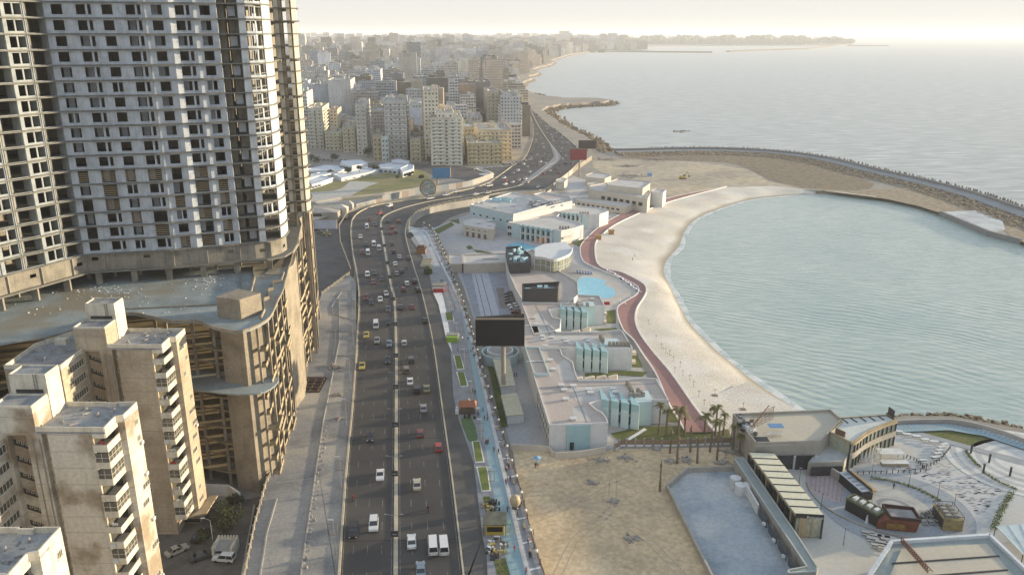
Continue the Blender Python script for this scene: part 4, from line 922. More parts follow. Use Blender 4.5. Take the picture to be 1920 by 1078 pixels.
# curved glass restaurant
GR = thing('glass_restaurant', 'curved white framed glass restaurant with a golden lit hall beside the pool terrace', 'restaurant', (*W(1040, 500, 1.6), 1.6))
gx, gy = W(1040, 500, 1.6)
arc = sm([(p[0] - gx, p[1] - gy) for p in WP([(1002, 506), (1020, 508), (1038, 512), (1058, 506), (1070, 498), (1073, 488)], 1.6)], 3)
s = MB(); s.prism(arc + [(p[0] - gx, p[1] - gy) for p in WP([(1060, 474), (1020, 478), (1003, 486)], 1.6)], 5.2, 5.6); s.build('roof', rwall, GR)
s = MB(); s.wall(arc, .25, 5.6, 6.5); s.build('roof_rim', rwall, GR)
s = MB(); s.wall(offs(arc, -.6), .1, .05, 5.2); s.build('glazing', gl, GR)
s = MB(); s.wall(arc, .2, 2.5, 2.7); s.build('transom', rwall, GR)
for p in resample(arc, 12): s = MB(); s.box(p[0] - .15, p[0] + .15, p[1] - .15, p[1] + .15, 0, 5.2); s.build('mullion', rwall, GR)
q = [(p[0] - gx, p[1] - gy) for p in WP([(1004, 478), (1024, 474)], 1.6)]
s = MB()
for i in range(6):
    x = q[0][0] + (q[1][0] - q[0][0]) * i / 5; s.tube((x, q[0][1], 5.6), (x, q[0][1], 8.2), .08)
for z in (6.2, 7, 7.8): s.wall(q, .1, z, z + .12)
s.build('roof_frame', mat('orange_frame', (.45, .2, .08), .7), GR)
# long low block in front of the parking and the big blue white hall
block('low_pavilion', 'long low cream block at the head of the striped car park', 'building', [(842, 478), (843, 496), (866, 496), (866, 478)], -.2, rpale, rwarm, par=.4)
PV = block('low_pavilion', 'long pinkish roofed block with a skylight slot facing the car park', 'building', [(868, 479), (869, 497), (949, 494), (949, 476)], .2, rpale, rwarm, par=.5)
x, y = lp(PV, 920, 486, .2); s = MB(); s.box(x - 4, x + 4, y - .8, y + .8, 4.1, 4.6); s.build('skylight', rroof, PV)
H1 = block('exhibition_hall', 'large flat roofed hall with pale blue walls beside the bridge curve', 'hall', [(881, 385), (960, 402), (1035, 383), (1010, 371), (960, 362)], 6.0, rpale, rblue2, ZR, .5, rwall)
H2 = block('exhibition_hall', 'pinkish roofed hall behind, its long white parapet rising toward the beach', 'hall', [(962, 404), (1073, 379), (1068, 369), (1020, 362), (1000, 366), (1036, 383)], 7.5, rroof, rwall, ZR, .8)
H3 = block('hall_annex', 'cream single storey annex with square doors in front of the blue hall', 'annex', [(868, 414), (870, 423), (925, 432), (930, 421), (915, 412), (888, 408)], 1.8, rpale, rwarm, ZR, .4)
r_ = random.Random(5)
for t_, us, vs_, n_ in ((H1, (900, 1000), (372, 392), 9), (H2, (990, 1055), (372, 388), 14), (H3, (885, 920), (414, 424), 3)):
    for k in range(n_): vent(t_, r_.uniform(*us), r_.uniform(*vs_), r_.uniform(.6, 1.6))
roof_pad(H1, [(905, 384), (960, 396), (1010, 384), (960, 368)]); roof_pad(H2, [(1000, 384), (1060, 374), (1050, 370), (1000, 378)])
KA, KB = lp(H3, 870, 423, 1.8), lp(H3, 925, 432, 1.8)
for k in range(4): fb(H3, KA, KB, .12 + k * .2, .9, 0.02, 2.6, .1, .1, mat('door_dark', (.14, .11, .09)), 'door'); fb(H3, KA, KB, .12 + k * .2, .8, 4.2, 4.6, .1, .1, glass_d, 'vent_slot')
KA, KB = lp(H1, 881, 385, 6.0), lp(H1, 960, 402, 6.0)
for k in range(6): fb(H1, KA, KB, .1 + k * .16, .7, 4.8, 5.8, .1, .1, glass_d, 'window')
acr = thing('chiller_row', 'long rank of blue grey chillers and pipes between the hall and its annex', 'chillers', (*W(905, 405, ZR), ZR)); r_ = random.Random(3)
for k in range(14): s = MB(); s.ob(k * 1.7 - 4, 2 - k * .75, -.4, 1.3, 1.6, 0, 5 + r_.uniform(0, 1.4)); s.build('chiller', mat('duct_blue', (.38, .56, .6)), acr)
s = MB()
for k in range(8): s.ob(r_.uniform(-4, 20), 1 - r_.uniform(0, 9), r_.uniform(0, 1), 3, .5, 5.5, 6.2)
s.build('pipe', mat('duct_blue', (.38, .56, .6)), acr)
def lodge(label, px, zt, nf, a, b, f0, f1):
    t = block('beach_lodge', label, 'lodge', px, zt, rpale, rwall, ZR, .4); A, B = lp(t, *a, zt), lp(t, *b, zt); H = zt - ZR
    for i in range(nf + 1):
        f = f0 + (f1 - f0) * i / nf; fb(t, A, B, f, .55, 0, H - 1.2, .2, 1.6, rblue2, 'wing_wall'); fb(t, A, B, f, .6, H - 1.198, H + .35, .2, 1.7, rblue, 'wing_cap')
        if i < nf:
            fm_ = f + (f1 - f0) / nf / 2; hw = math.dist(A, B) * (f1 - f0) / nf / 2 - .56
            for zz in (.3, 3.9): fb(t, A, B, fm_, hw, zz, zz + 2.7, .0, .12, glass_d, 'balcony_door')
            fb(t, A, B, fm_, hw, 3.3, 3.5, .0, 1.3, rwall, 'balcony'); fb(t, A, B, fm_, hw, 3.502, 4.2, 1.2, 1.3, rwarm, 'balcony_rail')
    return t
L1 = lodge('long lodge with a comb of blue wing walls above the pool', [(951, 418), (1052, 434), (1078, 428), (1094, 423), (1088, 419), (1044, 407), (1012, 408), (985, 413)], 3.8, 6, (951, 418), (1052, 434), .28, .84)
A_, B_2 = lp(L1, 951, 418, 3.8), lp(L1, 1052, 434, 3.8); fb(L1, A_, B_2, .16, 2.6, 0, 7.4, .1, .25, rblue2, 'blue_bay'); fb(L1, A_, B_2, .92, 1.6, 0, 7.4, .1, .25, rblue2, 'blue_bay')
for f in (.03, .07):
    for zz in (1, 4.6): fb(L1, A_, B_2, f, .5, zz, zz + 1.6, .1, .3, glass_d, 'window')
A_, B_2 = lp(L1, 1052, 434, 3.8), lp(L1, 1094, 423, 3.8)
for f in (.58, .72, .86): fb(L1, A_, B_2, f, .65, .9, 6.4, .1, .2, glass_d, 'tall_window')
for zz in (.3, 3.5): fb(L1, A_, B_2, .22, 3.4, zz, zz + 1.0, .1, 1.2, rwarm, 'end_balcony')
L2 = lodge('smaller lodge with blue wing walls behind the long lodge, nearer the beach', [(1044, 398), (1104, 404), (1124, 403), (1141, 397), (1130, 391), (1070, 386), (1052, 388)], 3.8, 4, (1044, 398), (1104, 404), .2, .75)
A_, B_2 = lp(L2, 1104, 404, 3.8), lp(L2, 1141, 397, 3.8); A3_, B3_ = lp(L2, 1044, 398, 3.8), lp(L2, 1104, 404, 3.8); fb(L2, A3_, B3_, .88, 1.8, 0, 7.4, .1, .25, rblue2, 'blue_bay')
for f in (.58, .72, .86): fb(L2, A_, B_2, f, .6, .9, 6.4, .1, .2, glass_d, 'tall_window')
block('roof_link', 'flat pinkish roof link between the halls and the two lodges', 'building', [(958, 417), (985, 413), (1012, 408), (1044, 407), (1052, 398), (1044, 398), (1060, 390), (1078, 383), (1072, 381), (968, 408)], 3.6, rroof, rwall, ZR, .3)
for k in range(7): x, y = WP([(960 + 17 * k, 414 - 4.2 * k)], 3.6)[0]; tag(MB().box(-1, 1, -.5, .5, 0, .7).build('skylight_box', rwall, loc=(x, y + 2, 3.55)), 'small roof box on the link roof, %s from the left' % nth(k + 1), 'roof box', 'roof boxes on the link roof')
for t, u, v in ((L1, 1050, 429), (L2, 1088, 402)): acrow(t, u, v, 4, 1.5, 0)
s = MB(); r_ = random.Random(14)
for k in range(16): x, y = lp(H1, r_.uniform(925, 958), r_.uniform(373, 380), 6.0); s.ob(x, y, r_.uniform(-.4, .4), r_.uniform(2, 8), r_.uniform(.5, 1.2), 9.95, 9.95 + r_.uniform(.5, 1.6))
s.build('duct_run', mat('duct_blue', (.38, .56, .6)), H1)
s = MB()
for k in range(12): x, y = lp(H2, r_.uniform(995, 1035), r_.uniform(378, 388), 7.5); s.ob(x, y, r_.uniform(-.4, .4), r_.uniform(1, 4), r_.uniform(.8, 2), 11.4, 11.4 + r_.uniform(.5, 1.8))
s.build('plant_boxes', metal_g, H2)
# sports pool compound further on
K1 = block('pool_house', 'long cream pool house with a row of square windows behind the sports pool', 'pool house', [(1105, 350), (1104, 356), (1214, 374), (1221, 363), (1215, 357), (1140, 343)], 5.0, rpale, rwarm, ZR, .6)
KA, KB = lp(K1, 1104, 356, 5.0), lp(K1, 1214, 374, 5.0)
for k in range(7): fb(K1, KA, KB, .26 + k * .105, 1.4, 4.2, 6.4, .1, .15, glass_d, 'window')
K2 = block('sports_hall', 'higher flat cream roof rising behind the long pool house', 'hall', [(1137, 343), (1140, 348), (1205, 355), (1219, 345), (1218, 341), (1160, 336)], 9.0, rpale, rwarm, ZR, .5)
K3 = block('gate_block', 'small white two storey block at the right end of the pool house', 'building', [(1221, 357), (1222, 361), (1243, 363), (1249, 357), (1232, 355)], 5.5, rpale, rwall, ZR, .4)
K4 = block('poolside_wall_building', 'low cream strip building with slit windows in front of the sports pool', 'building', [(1078, 372), (1080, 376), (1172, 389), (1192, 381), (1188, 377), (1175, 381)], 0.5, rpale, rwarm, ZR, .4)
KA, KB = lp(K4, 1080, 376, .5), lp(K4, 1172, 389, .5)
for k in range(9): fb(K4, KA, KB, .06 + k * .1, 1.0, 2.0, 3.1, .1, .1, glass_d, 'window')
s = MB(); x, y = lp(K4, 1179, 390, -3); s.box(x - 1.8, x + 2.4, y - .2, y + .2, .8, 3.6); s.build('dark_glazing', glass_d, K4)
K5 = block('beach_office', 'plain cream cube building beside the red billboard pole', 'building', [(1098, 329), (1100, 333), (1134, 336), (1146, 331), (1143, 327), (1112, 324)], 2.5, rpale, rwarm, ZR, .4)
block('beach_office', 'small cream kiosk block at the corner of the pale service yard', 'building', [(1101, 344), (1102, 347), (1118, 349), (1124, 345), (1120, 342)], 2.0, rpale, rwarm, ZR, .3)
block('road_kiosk', 'small pinkish stone kiosk on the road edge by the ramp wall', 'kiosk', [(1042, 337), (1043, 341), (1058, 343), (1064, 336), (1055, 334)], 4.0, rwarm, rwarm, -.5, .3)
block('entrance_wall_block', 'low white block left of the blue sports pool', 'building', [(1040, 366), (1042, 371), (1062, 373), (1068, 366)], 1.0, rpale, rwarm, ZR, .3)
# flat paved yards and lawns of the resort
def pad(name, px, z, m, k=0): p = WP(px, z); struct(name, MB().sheet(sm(p, k, True) if k else p, z), m)
pad('resort_paving', [(800, 432), (812, 428), (850, 412), (880, 402), (940, 380), (1040, 350), (1100, 335), (1250, 370), (1200, 392), (1150, 415), (1110, 440), (1092, 470), (1110, 500), (1160, 525), (1192, 545), (1160, 575), (1160, 610), (1210, 700), (1255, 765), (1180, 800), (1150, 842), (1090, 850), (958, 838), (930, 740), (905, 650), (870, 540), (838, 470)], ZR + .04, mat('resort_paving', (0.36, 0.35, 0.34), .9, (.30, .29, .28), .08, .9, 1, .1, c3=(.42, .39, .35), ns3=.04))
pad('pool_terrace', [(880, 440), (960, 448), (1060, 468), (1100, 475), (1092, 500), (1000, 470), (935, 480), (905, 470)], ZR + .07, mat('terrace_pale', (.43, .40, .39), .9))
pad('swimming_pool', [(948, 461), (972, 453), (1023, 467), (1000, 476), (962, 468)], ZR + .11, poolm)
pad('pool_deck', [(1085, 520), (1120, 508), (1165, 525), (1195, 545), (1190, 570), (1150, 582), (1090, 578), (1082, 550)], ZR + .08, decks, 3)
pad('swimming_pool', [(1084, 524), (1105, 519), (1135, 526), (1134, 534), (1152, 543), (1150, 556), (1118, 560), (1086, 553)], ZR + .12, poolm, 4)
pad('sports_pool', [(1115, 374), (1135, 370), (1184, 381), (1170, 385)], ZR + .09, mat('sports_pool_blue', (.10, .27, .48), .15))
pad('service_yard', [(1022, 355), (1075, 330), (1098, 338), (1104, 348), (1075, 372), (1040, 372)], ZR + .06, mat('yard_pale', (.48, .46, .43), .9))
grs = [[(1138, 583), (1154, 580), (1155, 606), (1136, 606)], [(1112, 617), (1155, 614), (1158, 618), (1140, 623)], [(1184, 660), (1193, 660), (1205, 688), (1176, 688)], [(1096, 700), (1160, 694), (1213, 697), (1205, 706), (1160, 703), (1100, 712)], [(1145, 812), (1200, 800), (1300, 797), (1368, 806), (1368, 832), (1170, 836)], [(1248, 745), (1258, 745), (1272, 790), (1240, 790)], [(812, 432), (846, 416), (852, 422), (822, 438)], [(820, 440), (838, 480), (834, 486), (814, 444)], [(842, 414), (860, 410), (862, 420)], [(1070, 455), (1092, 448), (1098, 452), (1086, 462)], [(1098, 412), (1118, 404), (1140, 402), (1120, 418)], [(1138, 395), (1178, 391), (1185, 398), (1170, 405)], [(874, 462), (882, 460), (888, 466), (878, 468)], [(886, 468), (905, 470), (930, 476), (895, 473)], [(904, 640), (912, 640), (938, 726), (952, 800), (940, 800), (922, 720)]]
for i, g_ in enumerate(grs): pad('lawn', g_, ZR + .13 + .004 * i, grass_m)
pad('stairs_paving', [(1166, 828), (1208, 802), (1213, 805), (1176, 828)], ZR + .2, white_p)
# car park
pad('car_park', [(862, 503), (951, 503), (985, 640), (905, 640), (880, 560)], ZR + .075, mat('car_park_paving', (.27, .28, .31), .85, (.22, .23, .26), .3, .8, 2), 0)
pad('car_park_lane', [(884, 512), (915, 510), (950, 640), (912, 640)], ZR + .085, mat('car_park_lane', (.40, .41, .44), .85, (.34, .35, .38), .3, .8, 2))
pad('car_park_head', [(866, 505), (876, 498), (905, 496), (930, 499), (938, 508), (900, 507)], ZR + .09, grey_p, 3)
pad('entrance_ramp', [(930, 540), (945, 540), (952, 578), (938, 578)], ZR + .095, mat('ramp_brown', (.2, .17, .15), .9))
s = MB()
for k in range(16):
    for u0, u1, sgn in ((868, 886, 1), (925, 945, 1)):
        v = 515 + k * 8; sh = (v - 515) * .22; s.wall(WP([(u0 + sh * .8, v), (u1 + sh, v)], ZR + .1), .12, ZR + .09, ZR + .1)
struct('parking_lines', s, mat('grey_line', (.2, .2, .21)))
ar = thing('striped_arch_barrier', 'curved barrier with red and cream stripes at the head of the car park', 'barrier', (*W(902, 509, ZR), ZR)); s = MB(); s2 = MB()
for k in range(12):
    a = math.pi * (.05 + .9 * k / 12); b = math.pi * (.05 + .9 * (k + 1) / 12)
    (s if k % 2 else s2).wall([(math.cos(a) * 6.5, math.sin(a) * 3), (math.cos(b) * 6.5, math.sin(b) * 3)], .8, 0, 1.2)
s.build('cream_segments', kerb_m, ar); s2.build('red_segments', mat('barrier_red', (.3, .05, .05), .7), ar)
for nm, p0, p1, lb in (('bollard_row', (892, 520), (918, 628), 'left'), ('bollard_row', (902, 518), (932, 628), 'right')):
    p = resample(WP([p0, p1], ZR), 30)
    for i, q in enumerate(p):
        if i == 0: b0 = MB(); b0.tube((0, 0, 0), (0, 0, .8), .12, .1); b0 = tag(b0.build('bollard', metal_d), 'small dark bollard in the %s line down the middle of the car park' % lb, 'bollard', '%s line of car park bollards' % lb); b0.location = (*q, ZR)
        else: c = b0.copy(); col.objects.link(c); c.location = (*q, ZR)
wl = balustrade('retaining_wall', 'curving grey wall between the car park and the terrace', WP([(949, 492), (955, 515), (965, 545), (985, 600), (992, 640)], ZR), ZR, 4.5, 60, rwall, .5, rails=(1.0, .97, .93, .9, .86, .82, .78, .74, .7, .66, .62, .58, .54, .5, .46, .42, .38, .34, .3, .26, .22, .18, .14, .1, .06), cat='wall') if 0 else None
P = sm(WP([(949, 498), (956, 520), (966, 548), (985, 600), (994, 642)], ZR), 3)
tag(MB().wall(P, .4, ZR - .2, .6).build('retaining_wall', rwall), 'long grey white wall between the car park and the restaurant terrace', 'wall')
tag(MB().wall(sm(WP([(958, 843), (1000, 845), (1028, 848), (1040, 858), (1090, 856), (1135, 848)], ZR), 3), .35, ZR - .2, ZR + 1.8).build('boundary_wall', rwarm), 'low rendered wall between the dirt lot and the hotel forecourt', 'wall')
# round pit structure behind the billboard
rd = thing('round_ramp_tower', 'round grey ramp structure half hidden behind the black billboard', 'ramp structure', (*W(938, 676, ZR), ZR))
s = MB(); ring = [(6.3 * math.cos(a * math.pi / 12), 6.3 * math.sin(a * math.pi / 12)) for a in range(25)]; s.wall(ring, .4, 0, 3.6); s.build('outer_wall', rblue2, rd)
s = MB().wall([(p[0] * .7, p[1] * .7) for p in ring], .4, 0, 4.2); s.build('inner_ring', rwall, rd)
shed = mat('ribbed_cream_roof', (.50, .46, .33), .7, (.44, .40, .28), .5, .6, 2)
def mono(label, px, zt, zb=ZR):
    t = thing('metal_shed', label, 'shed', (*W(*px[3], zb), zb)); o = W(*px[3], zb); P = [(p[0] - o[0], p[1] - o[1]) for p in WP(px, zt)]
    MB().prism([(p[0] * .94 + .3, p[1] * .94 + .3) for p in P], 0, zt - zb - .2).build('wall', rwall, t)
    s = MB().prism(P, zt - zb - .2, zt - zb)
    for i in range(1, 14):
        f = i / 14; a = [P[0][j] + (P[3][j] - P[0][j]) * f for j in (0, 1)]; b = [P[1][j] + (P[2][j] - P[1][j]) * f for j in (0, 1)]; s.wall([a, b], .12, zt - zb, zt - zb + .08)
    s.build('roof', shed, t); return t
mono('small ribbed roof shed with white walls, nearer of the two below the billboard', [(939, 740), (969, 736), (982, 776), (949, 779)], -.8)
mono('long ribbed roof shed directly under the black billboard', [(924, 673), (955, 671), (966, 722), (938, 724)], -.8)
# beach path furniture and fence, brown fence of the palm garden
fn = thing('timber_fence', 'brown board fence with light posts between the palm garden and the dirt lot', 'fence', (*W(1152, 845, ZR), ZR)); o = W(1152, 845, ZR)
P = [(p[0] - o[0], p[1] - o[1]) for p in WP([(1152, 845), (1165, 836), (1260, 836), (1370, 832)], ZR)]
MB().wall(P, .12, .5, 1.9).build('boards', mat('fence_boards', (.30, .20, .12), .9, (.22, .15, .09), 2, .8), fn); MB().wall(P, .4, 0, .5).build('plinth', white_p, fn)
for p in resample(P, 14): s = MB(); s.box(p[0] - .25, p[0] + .25, p[1] - .25, p[1] + .25, 0, 2.2); s.box(p[0] - .3, p[0] + .3, p[1] - .3, p[1] + .3, 2.2, 2.4); s.build('post', conc, fn)
# ================================================ FOREGROUND RIGHT: LOT, RESTAURANTS, PLAZA
tile_m = mat('restaurant_roof', (0.47, 0.42, 0.32), .9, (.40, .37, .30), .08, .8, 1.5, .06)
clad = mat('stone_cladding', (0.36, 0.33, 0.28), .85, (.28, .26, .22), .4, .7, 3)
tan = mat('tan_beam', (0.36, 0.29, 0.18), .7)
greyroof = mat('grey_membrane', (0.27, 0.30, 0.28), .8, (.22, .25, .24), .4, .7, 3)
lotm = mat('stained_blue_concrete', (0.33, 0.36, 0.37), .7, (0.20, 0.235, 0.26), 0.10, .95, 1.2, .12, c3=(.42, .42, .40), ns3=.07)
pad('plaza_paving', [(1380, 840), (1420, 835), (1540, 850), (1680, 800), (1780, 800), (1925, 845), (2010, 880), (2010, 1095), (1470, 1095), (1400, 905)], ZR + .05, mat('plaza_pale', (.44, .44, .42), .85, (.37, .38, .37), .1, .9, 1, .06, c3=(.47, .44, .37), ns3=.05))
# walled lot
LP = [(1250, 918), (1288, 886), (1374, 882), (1392, 905), (1530, 1072), (1520, 1095), (1335, 1095)]
pad('walled_lot', LP, ZR + .1, lotm)
W1 = thing('lot_wall', 'low grey wall around the stained blue concrete lot', 'wall', (*W(1250, 918, ZR), ZR)); o = W(1250, 918, ZR)
for a, b in (((1338, 1095), (1250, 918)), ((1250, 918), (1288, 886)), ((1288, 886), (1376, 882))):
    s = MB(); s.wall([(p[0] - o[0], p[1] - o[1]) for p in WP([a, b], ZR)], .5, -.2, 1.5); s.build('wall_section', clad, W1)
def cyl(name, label, cat, u, v, r, h, m, group=None, z=ZR, cone=1.0, top=None):
    s = MB(); s.tube((0, 0, 0), (0, 0, h), r, r * cone, 16); s.tube((0, 0, h), (0, 0, h + .2), r * .9, r * .3, 16); s.tube((r * .3, 0, h + .2), (r * .3, 0, h + .35), .3, .3, 8)
    o = s.build(name, m); o.location = (*W(u, v, z), z); return tag(o, label, cat, group)
for (u, v, lb) in ((1378, 912, 'white water tank at the far corner of the blue lot, half behind another'), (1387, 925, 'white cylindrical water tank standing in front, nearest the lot'), (1401, 925, 'white tank tucked beside the long low wall building')):
    cyl('water_tank', lb, 'water tank', u, v, 1.35, 2.6, whitem, 'white water tanks at the lot corner')
# low strip building along the lot
SB = block('strip_building', 'long low building with grey membrane roof and dark glazing along the blue lot', 'building', [(1376, 860), (1398, 862), (1500, 1010), (1534, 1064), (1530, 1072), (1477, 1075), (1478, 1068), (1512, 1062), (1500, 1045)], -.6, greyroof, clad, ZR, .25, pm=mat('pale_trim', (.42, .44, .40), .8))
P0, P1 = lp(SB, 1420, 960, ZR), lp(SB, 1512, 1072, ZR)
SB2 = block('service_wall', 'white painted service wall with pipes behind the water tanks', 'wall', [(1396, 903), (1399, 903), (1424, 945), (1421, 946)], -1.2, whitem, whitem, ZR, 0)
for k in range(6):
    a = W(1400 + 19 * k, 884 + 30 * k, -.6); b = W(1400 + 19 * (k + .8), 884 + 30 * (k + .8), -.6); s = MB(); s.wall([(a[0] - SB['c'][0] - .5 - 1.2, a[1] - SB['c'][1]), (b[0] - SB['c'][0] - .5 - 1.2, b[1] - SB['c'][1])], .1, .3, 2.6)
    if k > 1: s.build('dark_glazing', glass_d, SB); ac_unit(SB, b[0] - SB['c'][0] - 2.2, b[1] - SB['c'][1], 1.2, -1.1)
# glazed gallery with ribbed cream roof panels
GA = thing('glazed_gallery', 'long glazed restaurant gallery with nine cream roof panels and a lettered front', 'restaurant', (*W(1495, 966, 2.0), ZR)); o = W(1495, 966, 2.0)
GP = [(p[0] - o[0], p[1] - o[1]) for p in WP([(1404, 848), (1451, 850), (1545, 967), (1492, 964)], 2.0)]; HG = 6.0
MB().prism(GP, HG - .25, HG - .05).build('roof_deck', tan, GA)
a, b, c, d = GP
lerp = lambda p, q, t: (p[0] + (q[0] - p[0]) * t, p[1] + (q[1] - p[1]) * t)
for k in range(9):
    t0, t1 = k / 9 + .006, (k + 1) / 9 - .012; MB().prism([lerp(a, d, t0), lerp(b, c, t0), lerp(b, c, t1), lerp(a, d, t1)], HG - .048, HG + .14).build('roof_panel', mat('cream_panel', (.62, .58, .42), .8, (.55, .51, .38), 1, .6), GA)
for k in range(10): MB().wall([lerp(a, d, k / 9), lerp(b, c, k / 9)], .14, HG + .0, HG + .26).build('roof_beam', metal_d, GA)
q = offs([a, d], -.0); MB().wall([lerp(a, b, .03), lerp(d, c, .03)], .08, .2, HG - .4).build('glazing', glass_d, GA); MB().wall([lerp(b, a, .03), lerp(c, d, .03)], .08, .2, HG - .4).build('glazing', glass_d, GA)
MB().wall([a, d], .25, HG - .4, HG + .05).build('eaves_beam', tan, GA); MB().wall([b, c], .25, HG - .4, HG + .05).build('eaves_beam', tan, GA); MB().wall([d, c], .3, HG - .75, HG + .05).build('front_fascia', metal_d, GA)
for k in range(13):
    p = lerp(a, d, k / 12); MB().box(p[0] - .14, p[0] + .14, p[1] - .14, p[1] + .14, 0, HG - .4).build('post', tan if k % 3 == 2 else metal_d, GA)
for f, w_, m_ in ((0, .15, metal_d), (.24, .5, tan), (.34, .5, tan), (.62, .12, tan), (.985, .15, metal_d)):
    p = lerp(d, c, f); MB().box(p[0] - w_, p[0] + w_, p[1] - .1, p[1] + .12, 0, HG - .75).build('front_post', m_, GA)
MB().wall([lerp(lerp(d, c, .02), a, .01), lerp(lerp(d, c, .98), b, .01)], .06, .2, HG - .8).build('front_glazing', gl, GA)
def text(parent, body, size, loc, rot, m, name='lettering', ext=.04):
    cu = bpy.data.curves.new(name, 'FONT'); cu.body = body; cu.size = size; cu.extrude = ext; tmp = bpy.data.objects.new('tmp', cu); col.objects.link(tmp); bpy.context.view_layer.update(); me = bpy.data.meshes.new_from_object(tmp.evaluated_get(bpy.context.evaluated_depsgraph_get())); bpy.data.objects.remove(tmp); me.materials.clear(); me.materials.append(m); o_ = bpy.data.objects.new(name, me); col.objects.link(o_)
    o_.parent = parent; o_.location = loc; o_.rotation_euler = rot; return o_
p = lerp(d, c, .38); ang = math.atan2(c[1] - d[1], c[0] - d[0]); text(GA, 'Princesse', .95, (p[0], p[1] - .3, HG - .7), (math.pi / 2, 0, ang), whitem)
# main restaurant
RS = block('seaside_restaurant', 'large flat cream roofed restaurant with stone clad walls beside the beach end', 'restaurant', [(1374, 779), (1556, 771), (1578, 790), (1538, 830), (1417, 834)], 3.2, tile_m, clad, ZR, .7)
for (u0, u1, m_) in ((1455, 1466, glass_d), (1468, 1491, glass_d), (1495, 1530, glass_d), (1491, 1495, whitem), (1530, 1534, whitem)):
    x0, y0 = lp(RS, u0, 833, 3.2); x1, y1 = lp(RS, u1, 832, 3.2); MB().wall([(x0, y0 - .25), (x1, y1 - .25)], .3, .1, 4.0).build('shopfront', m_, RS)
r_ = random.Random(8)
for k in range(34):
    u = 1380 + r_.uniform(0, 30); v = 780 + (u - 1380) * .55 + r_.uniform(0, 24)
    if v > 826: continue
    x, y = lp(RS, min(u + 6, 1440), v, 3.2); s = MB(); s.ob(x, y, r_.uniform(0, 1.5), r_.uniform(.6, 1.5), r_.uniform(.5, 1), 7.2, 7.2 + r_.uniform(.4, 1.3)); s.build('roof_unit', r_.choice([whitem, metal_g, metal_d]), RS)
x, y = lp(RS, 1424, 826, 3.2); MB().box(x - 1.4, x + 2.6, y - .6, y + 2.2, 7.15, 7.2).build('roof_well', metal_d, RS)
tr = thing('billboard_lattice', 'rusty lattice frame of a sign leaning on the restaurant roof', 'sign frame', (*W(1412, 808, 3.2), 3.2))
s = MB()
for i in range(7):
    for j in range(6):
        x = -1 + i * 1.0; z = 3.6 + j * .75 * (1 - .0 * i)
        zz = lambda i, j: .4 + (i * .55) + j * .62
        if i < 6: s.tube((x - 1 * 0, j * .15, zz(i, j)), (x + 1.0, j * .15, zz(i + 1, j)), .05, n=4)
        if j < 5: s.tube((x, j * .15, zz(i, j)), (x, j * .15 + .15, zz(i, j + 1)), .05, n=4); s.tube((x, j * .15, zz(i, j)), (x + 1.0 * (i < 6), j * .15 + .15, zz(min(6, i + 1), j + 1)), .035, n=4)
s.build('lattice', mat('rusty_steel', (.28, .16, .10), .8), tr)
s = MB(); s.tube((-1.2, 0, 0), (3.8, .6, 7.4), .22, .12, 5); s.build('main_strut', mat('rusty_steel', (.28, .16, .10), .8), tr)
aw = thing('roof_awning', 'small blue awning with people seating on the restaurant roof', 'awning', (*W(1453, 812, 3.2), 3.2)); MB().box(-1.9, 1.9, -1.2, 1.2, 2.2, 2.3).build('canopy', mat('awning_blue', (.12, .25, .42), .7), aw)
for x in (-1.8, 1.8):
    for y in (-1.1, 1.1): MB().tube((x, y, 0), (x, y, 2.2), .05).build('pole', whitem, aw)
for k in range(7): s = MB(); s.box(-.35, .35, -.35, .35, .7, .78); s.tube((0, 0, 0), (0, 0, .7), .06); tag(s.build('roof_table', whitem, loc=(*W(1441 + 4 * k, 818 - (k % 2) * 2, 3.2), 3.2)), 'small white table in the row in front of the blue roof awning', 'table', 'tables by the roof awning')
# curved wing
CW = block('curved_pavilion', 'curved glazed restaurant wing with pale sheet roof sweeping toward the water', 'restaurant', [(1573, 784), (1665, 778), (1681, 788), (1655, 797), (1625, 811), (1604, 827), (1595, 830), (1556, 811), (1578, 791)], 3.6, mat('pale_sheet_roof', (.52, .53, .47), .6, (.44, .46, .43), .4, .8, 2), gl, ZR, .3, pm=tan)
arc2 = sm([lp(CW, *p, 3.6) for p in [(1681, 788), (1655, 797), (1625, 811), (1604, 827), (1595, 830)]], 4)
for z0, z1, m_ in ((3.0, 4.6, clad), (6.9, 7.65, tan)): MB().wall(offs(arc2, -.25), .35, z0, z1).build('facade_band', m_, CW)
for p in resample(arc2, 12): MB().box(p[0] - .15, p[0] + .15, p[1] - .3, p[1] + .1, 0, 7.3).build('mullion', metal_d, CW)
for k in range(6): a_ = lp(CW, 1577 + k * 17, 784 - k * 1.1, 3.6); b_ = lp(CW, 1590 + k * 17, 793 - k * 1.4, 3.6); MB().wall([a_, b_], .25, 7.56, 7.8).build('roof_rib', metal_d, CW)
MB().wall([lp(CW, 1566, 812, 3.6), lp(CW, 1584, 820, 3.6)], .3, 7.6, 9.2).build('roof_sign', mat('sign_brown', (.16, .10, .06)), CW); MB().wall([lp(CW, 1665, 777, 3.6), lp(CW, 1675, 785, 3.6)], .3, 7.6, 10).build('roof_sign', metal_d, CW)
LT = block('terrace_roof', 'lower grey terrace roof over the dark entrance between the two restaurants', 'terrace', [(1515, 868), (1546, 833), (1592, 851), (1583, 866)], -.4, mat('terrace_grey', (.40, .41, .39), .8), clad, ZR, .2)
x0, y0 = lp(LT, 1522, 869, -.4); x1, y1 = lp(LT, 1580, 867, -.4); MB().wall([(x0, y0 - .25), (x1, y1 - .25)], .2, .2, 2.7).build('dark_front', glass_d, LT)
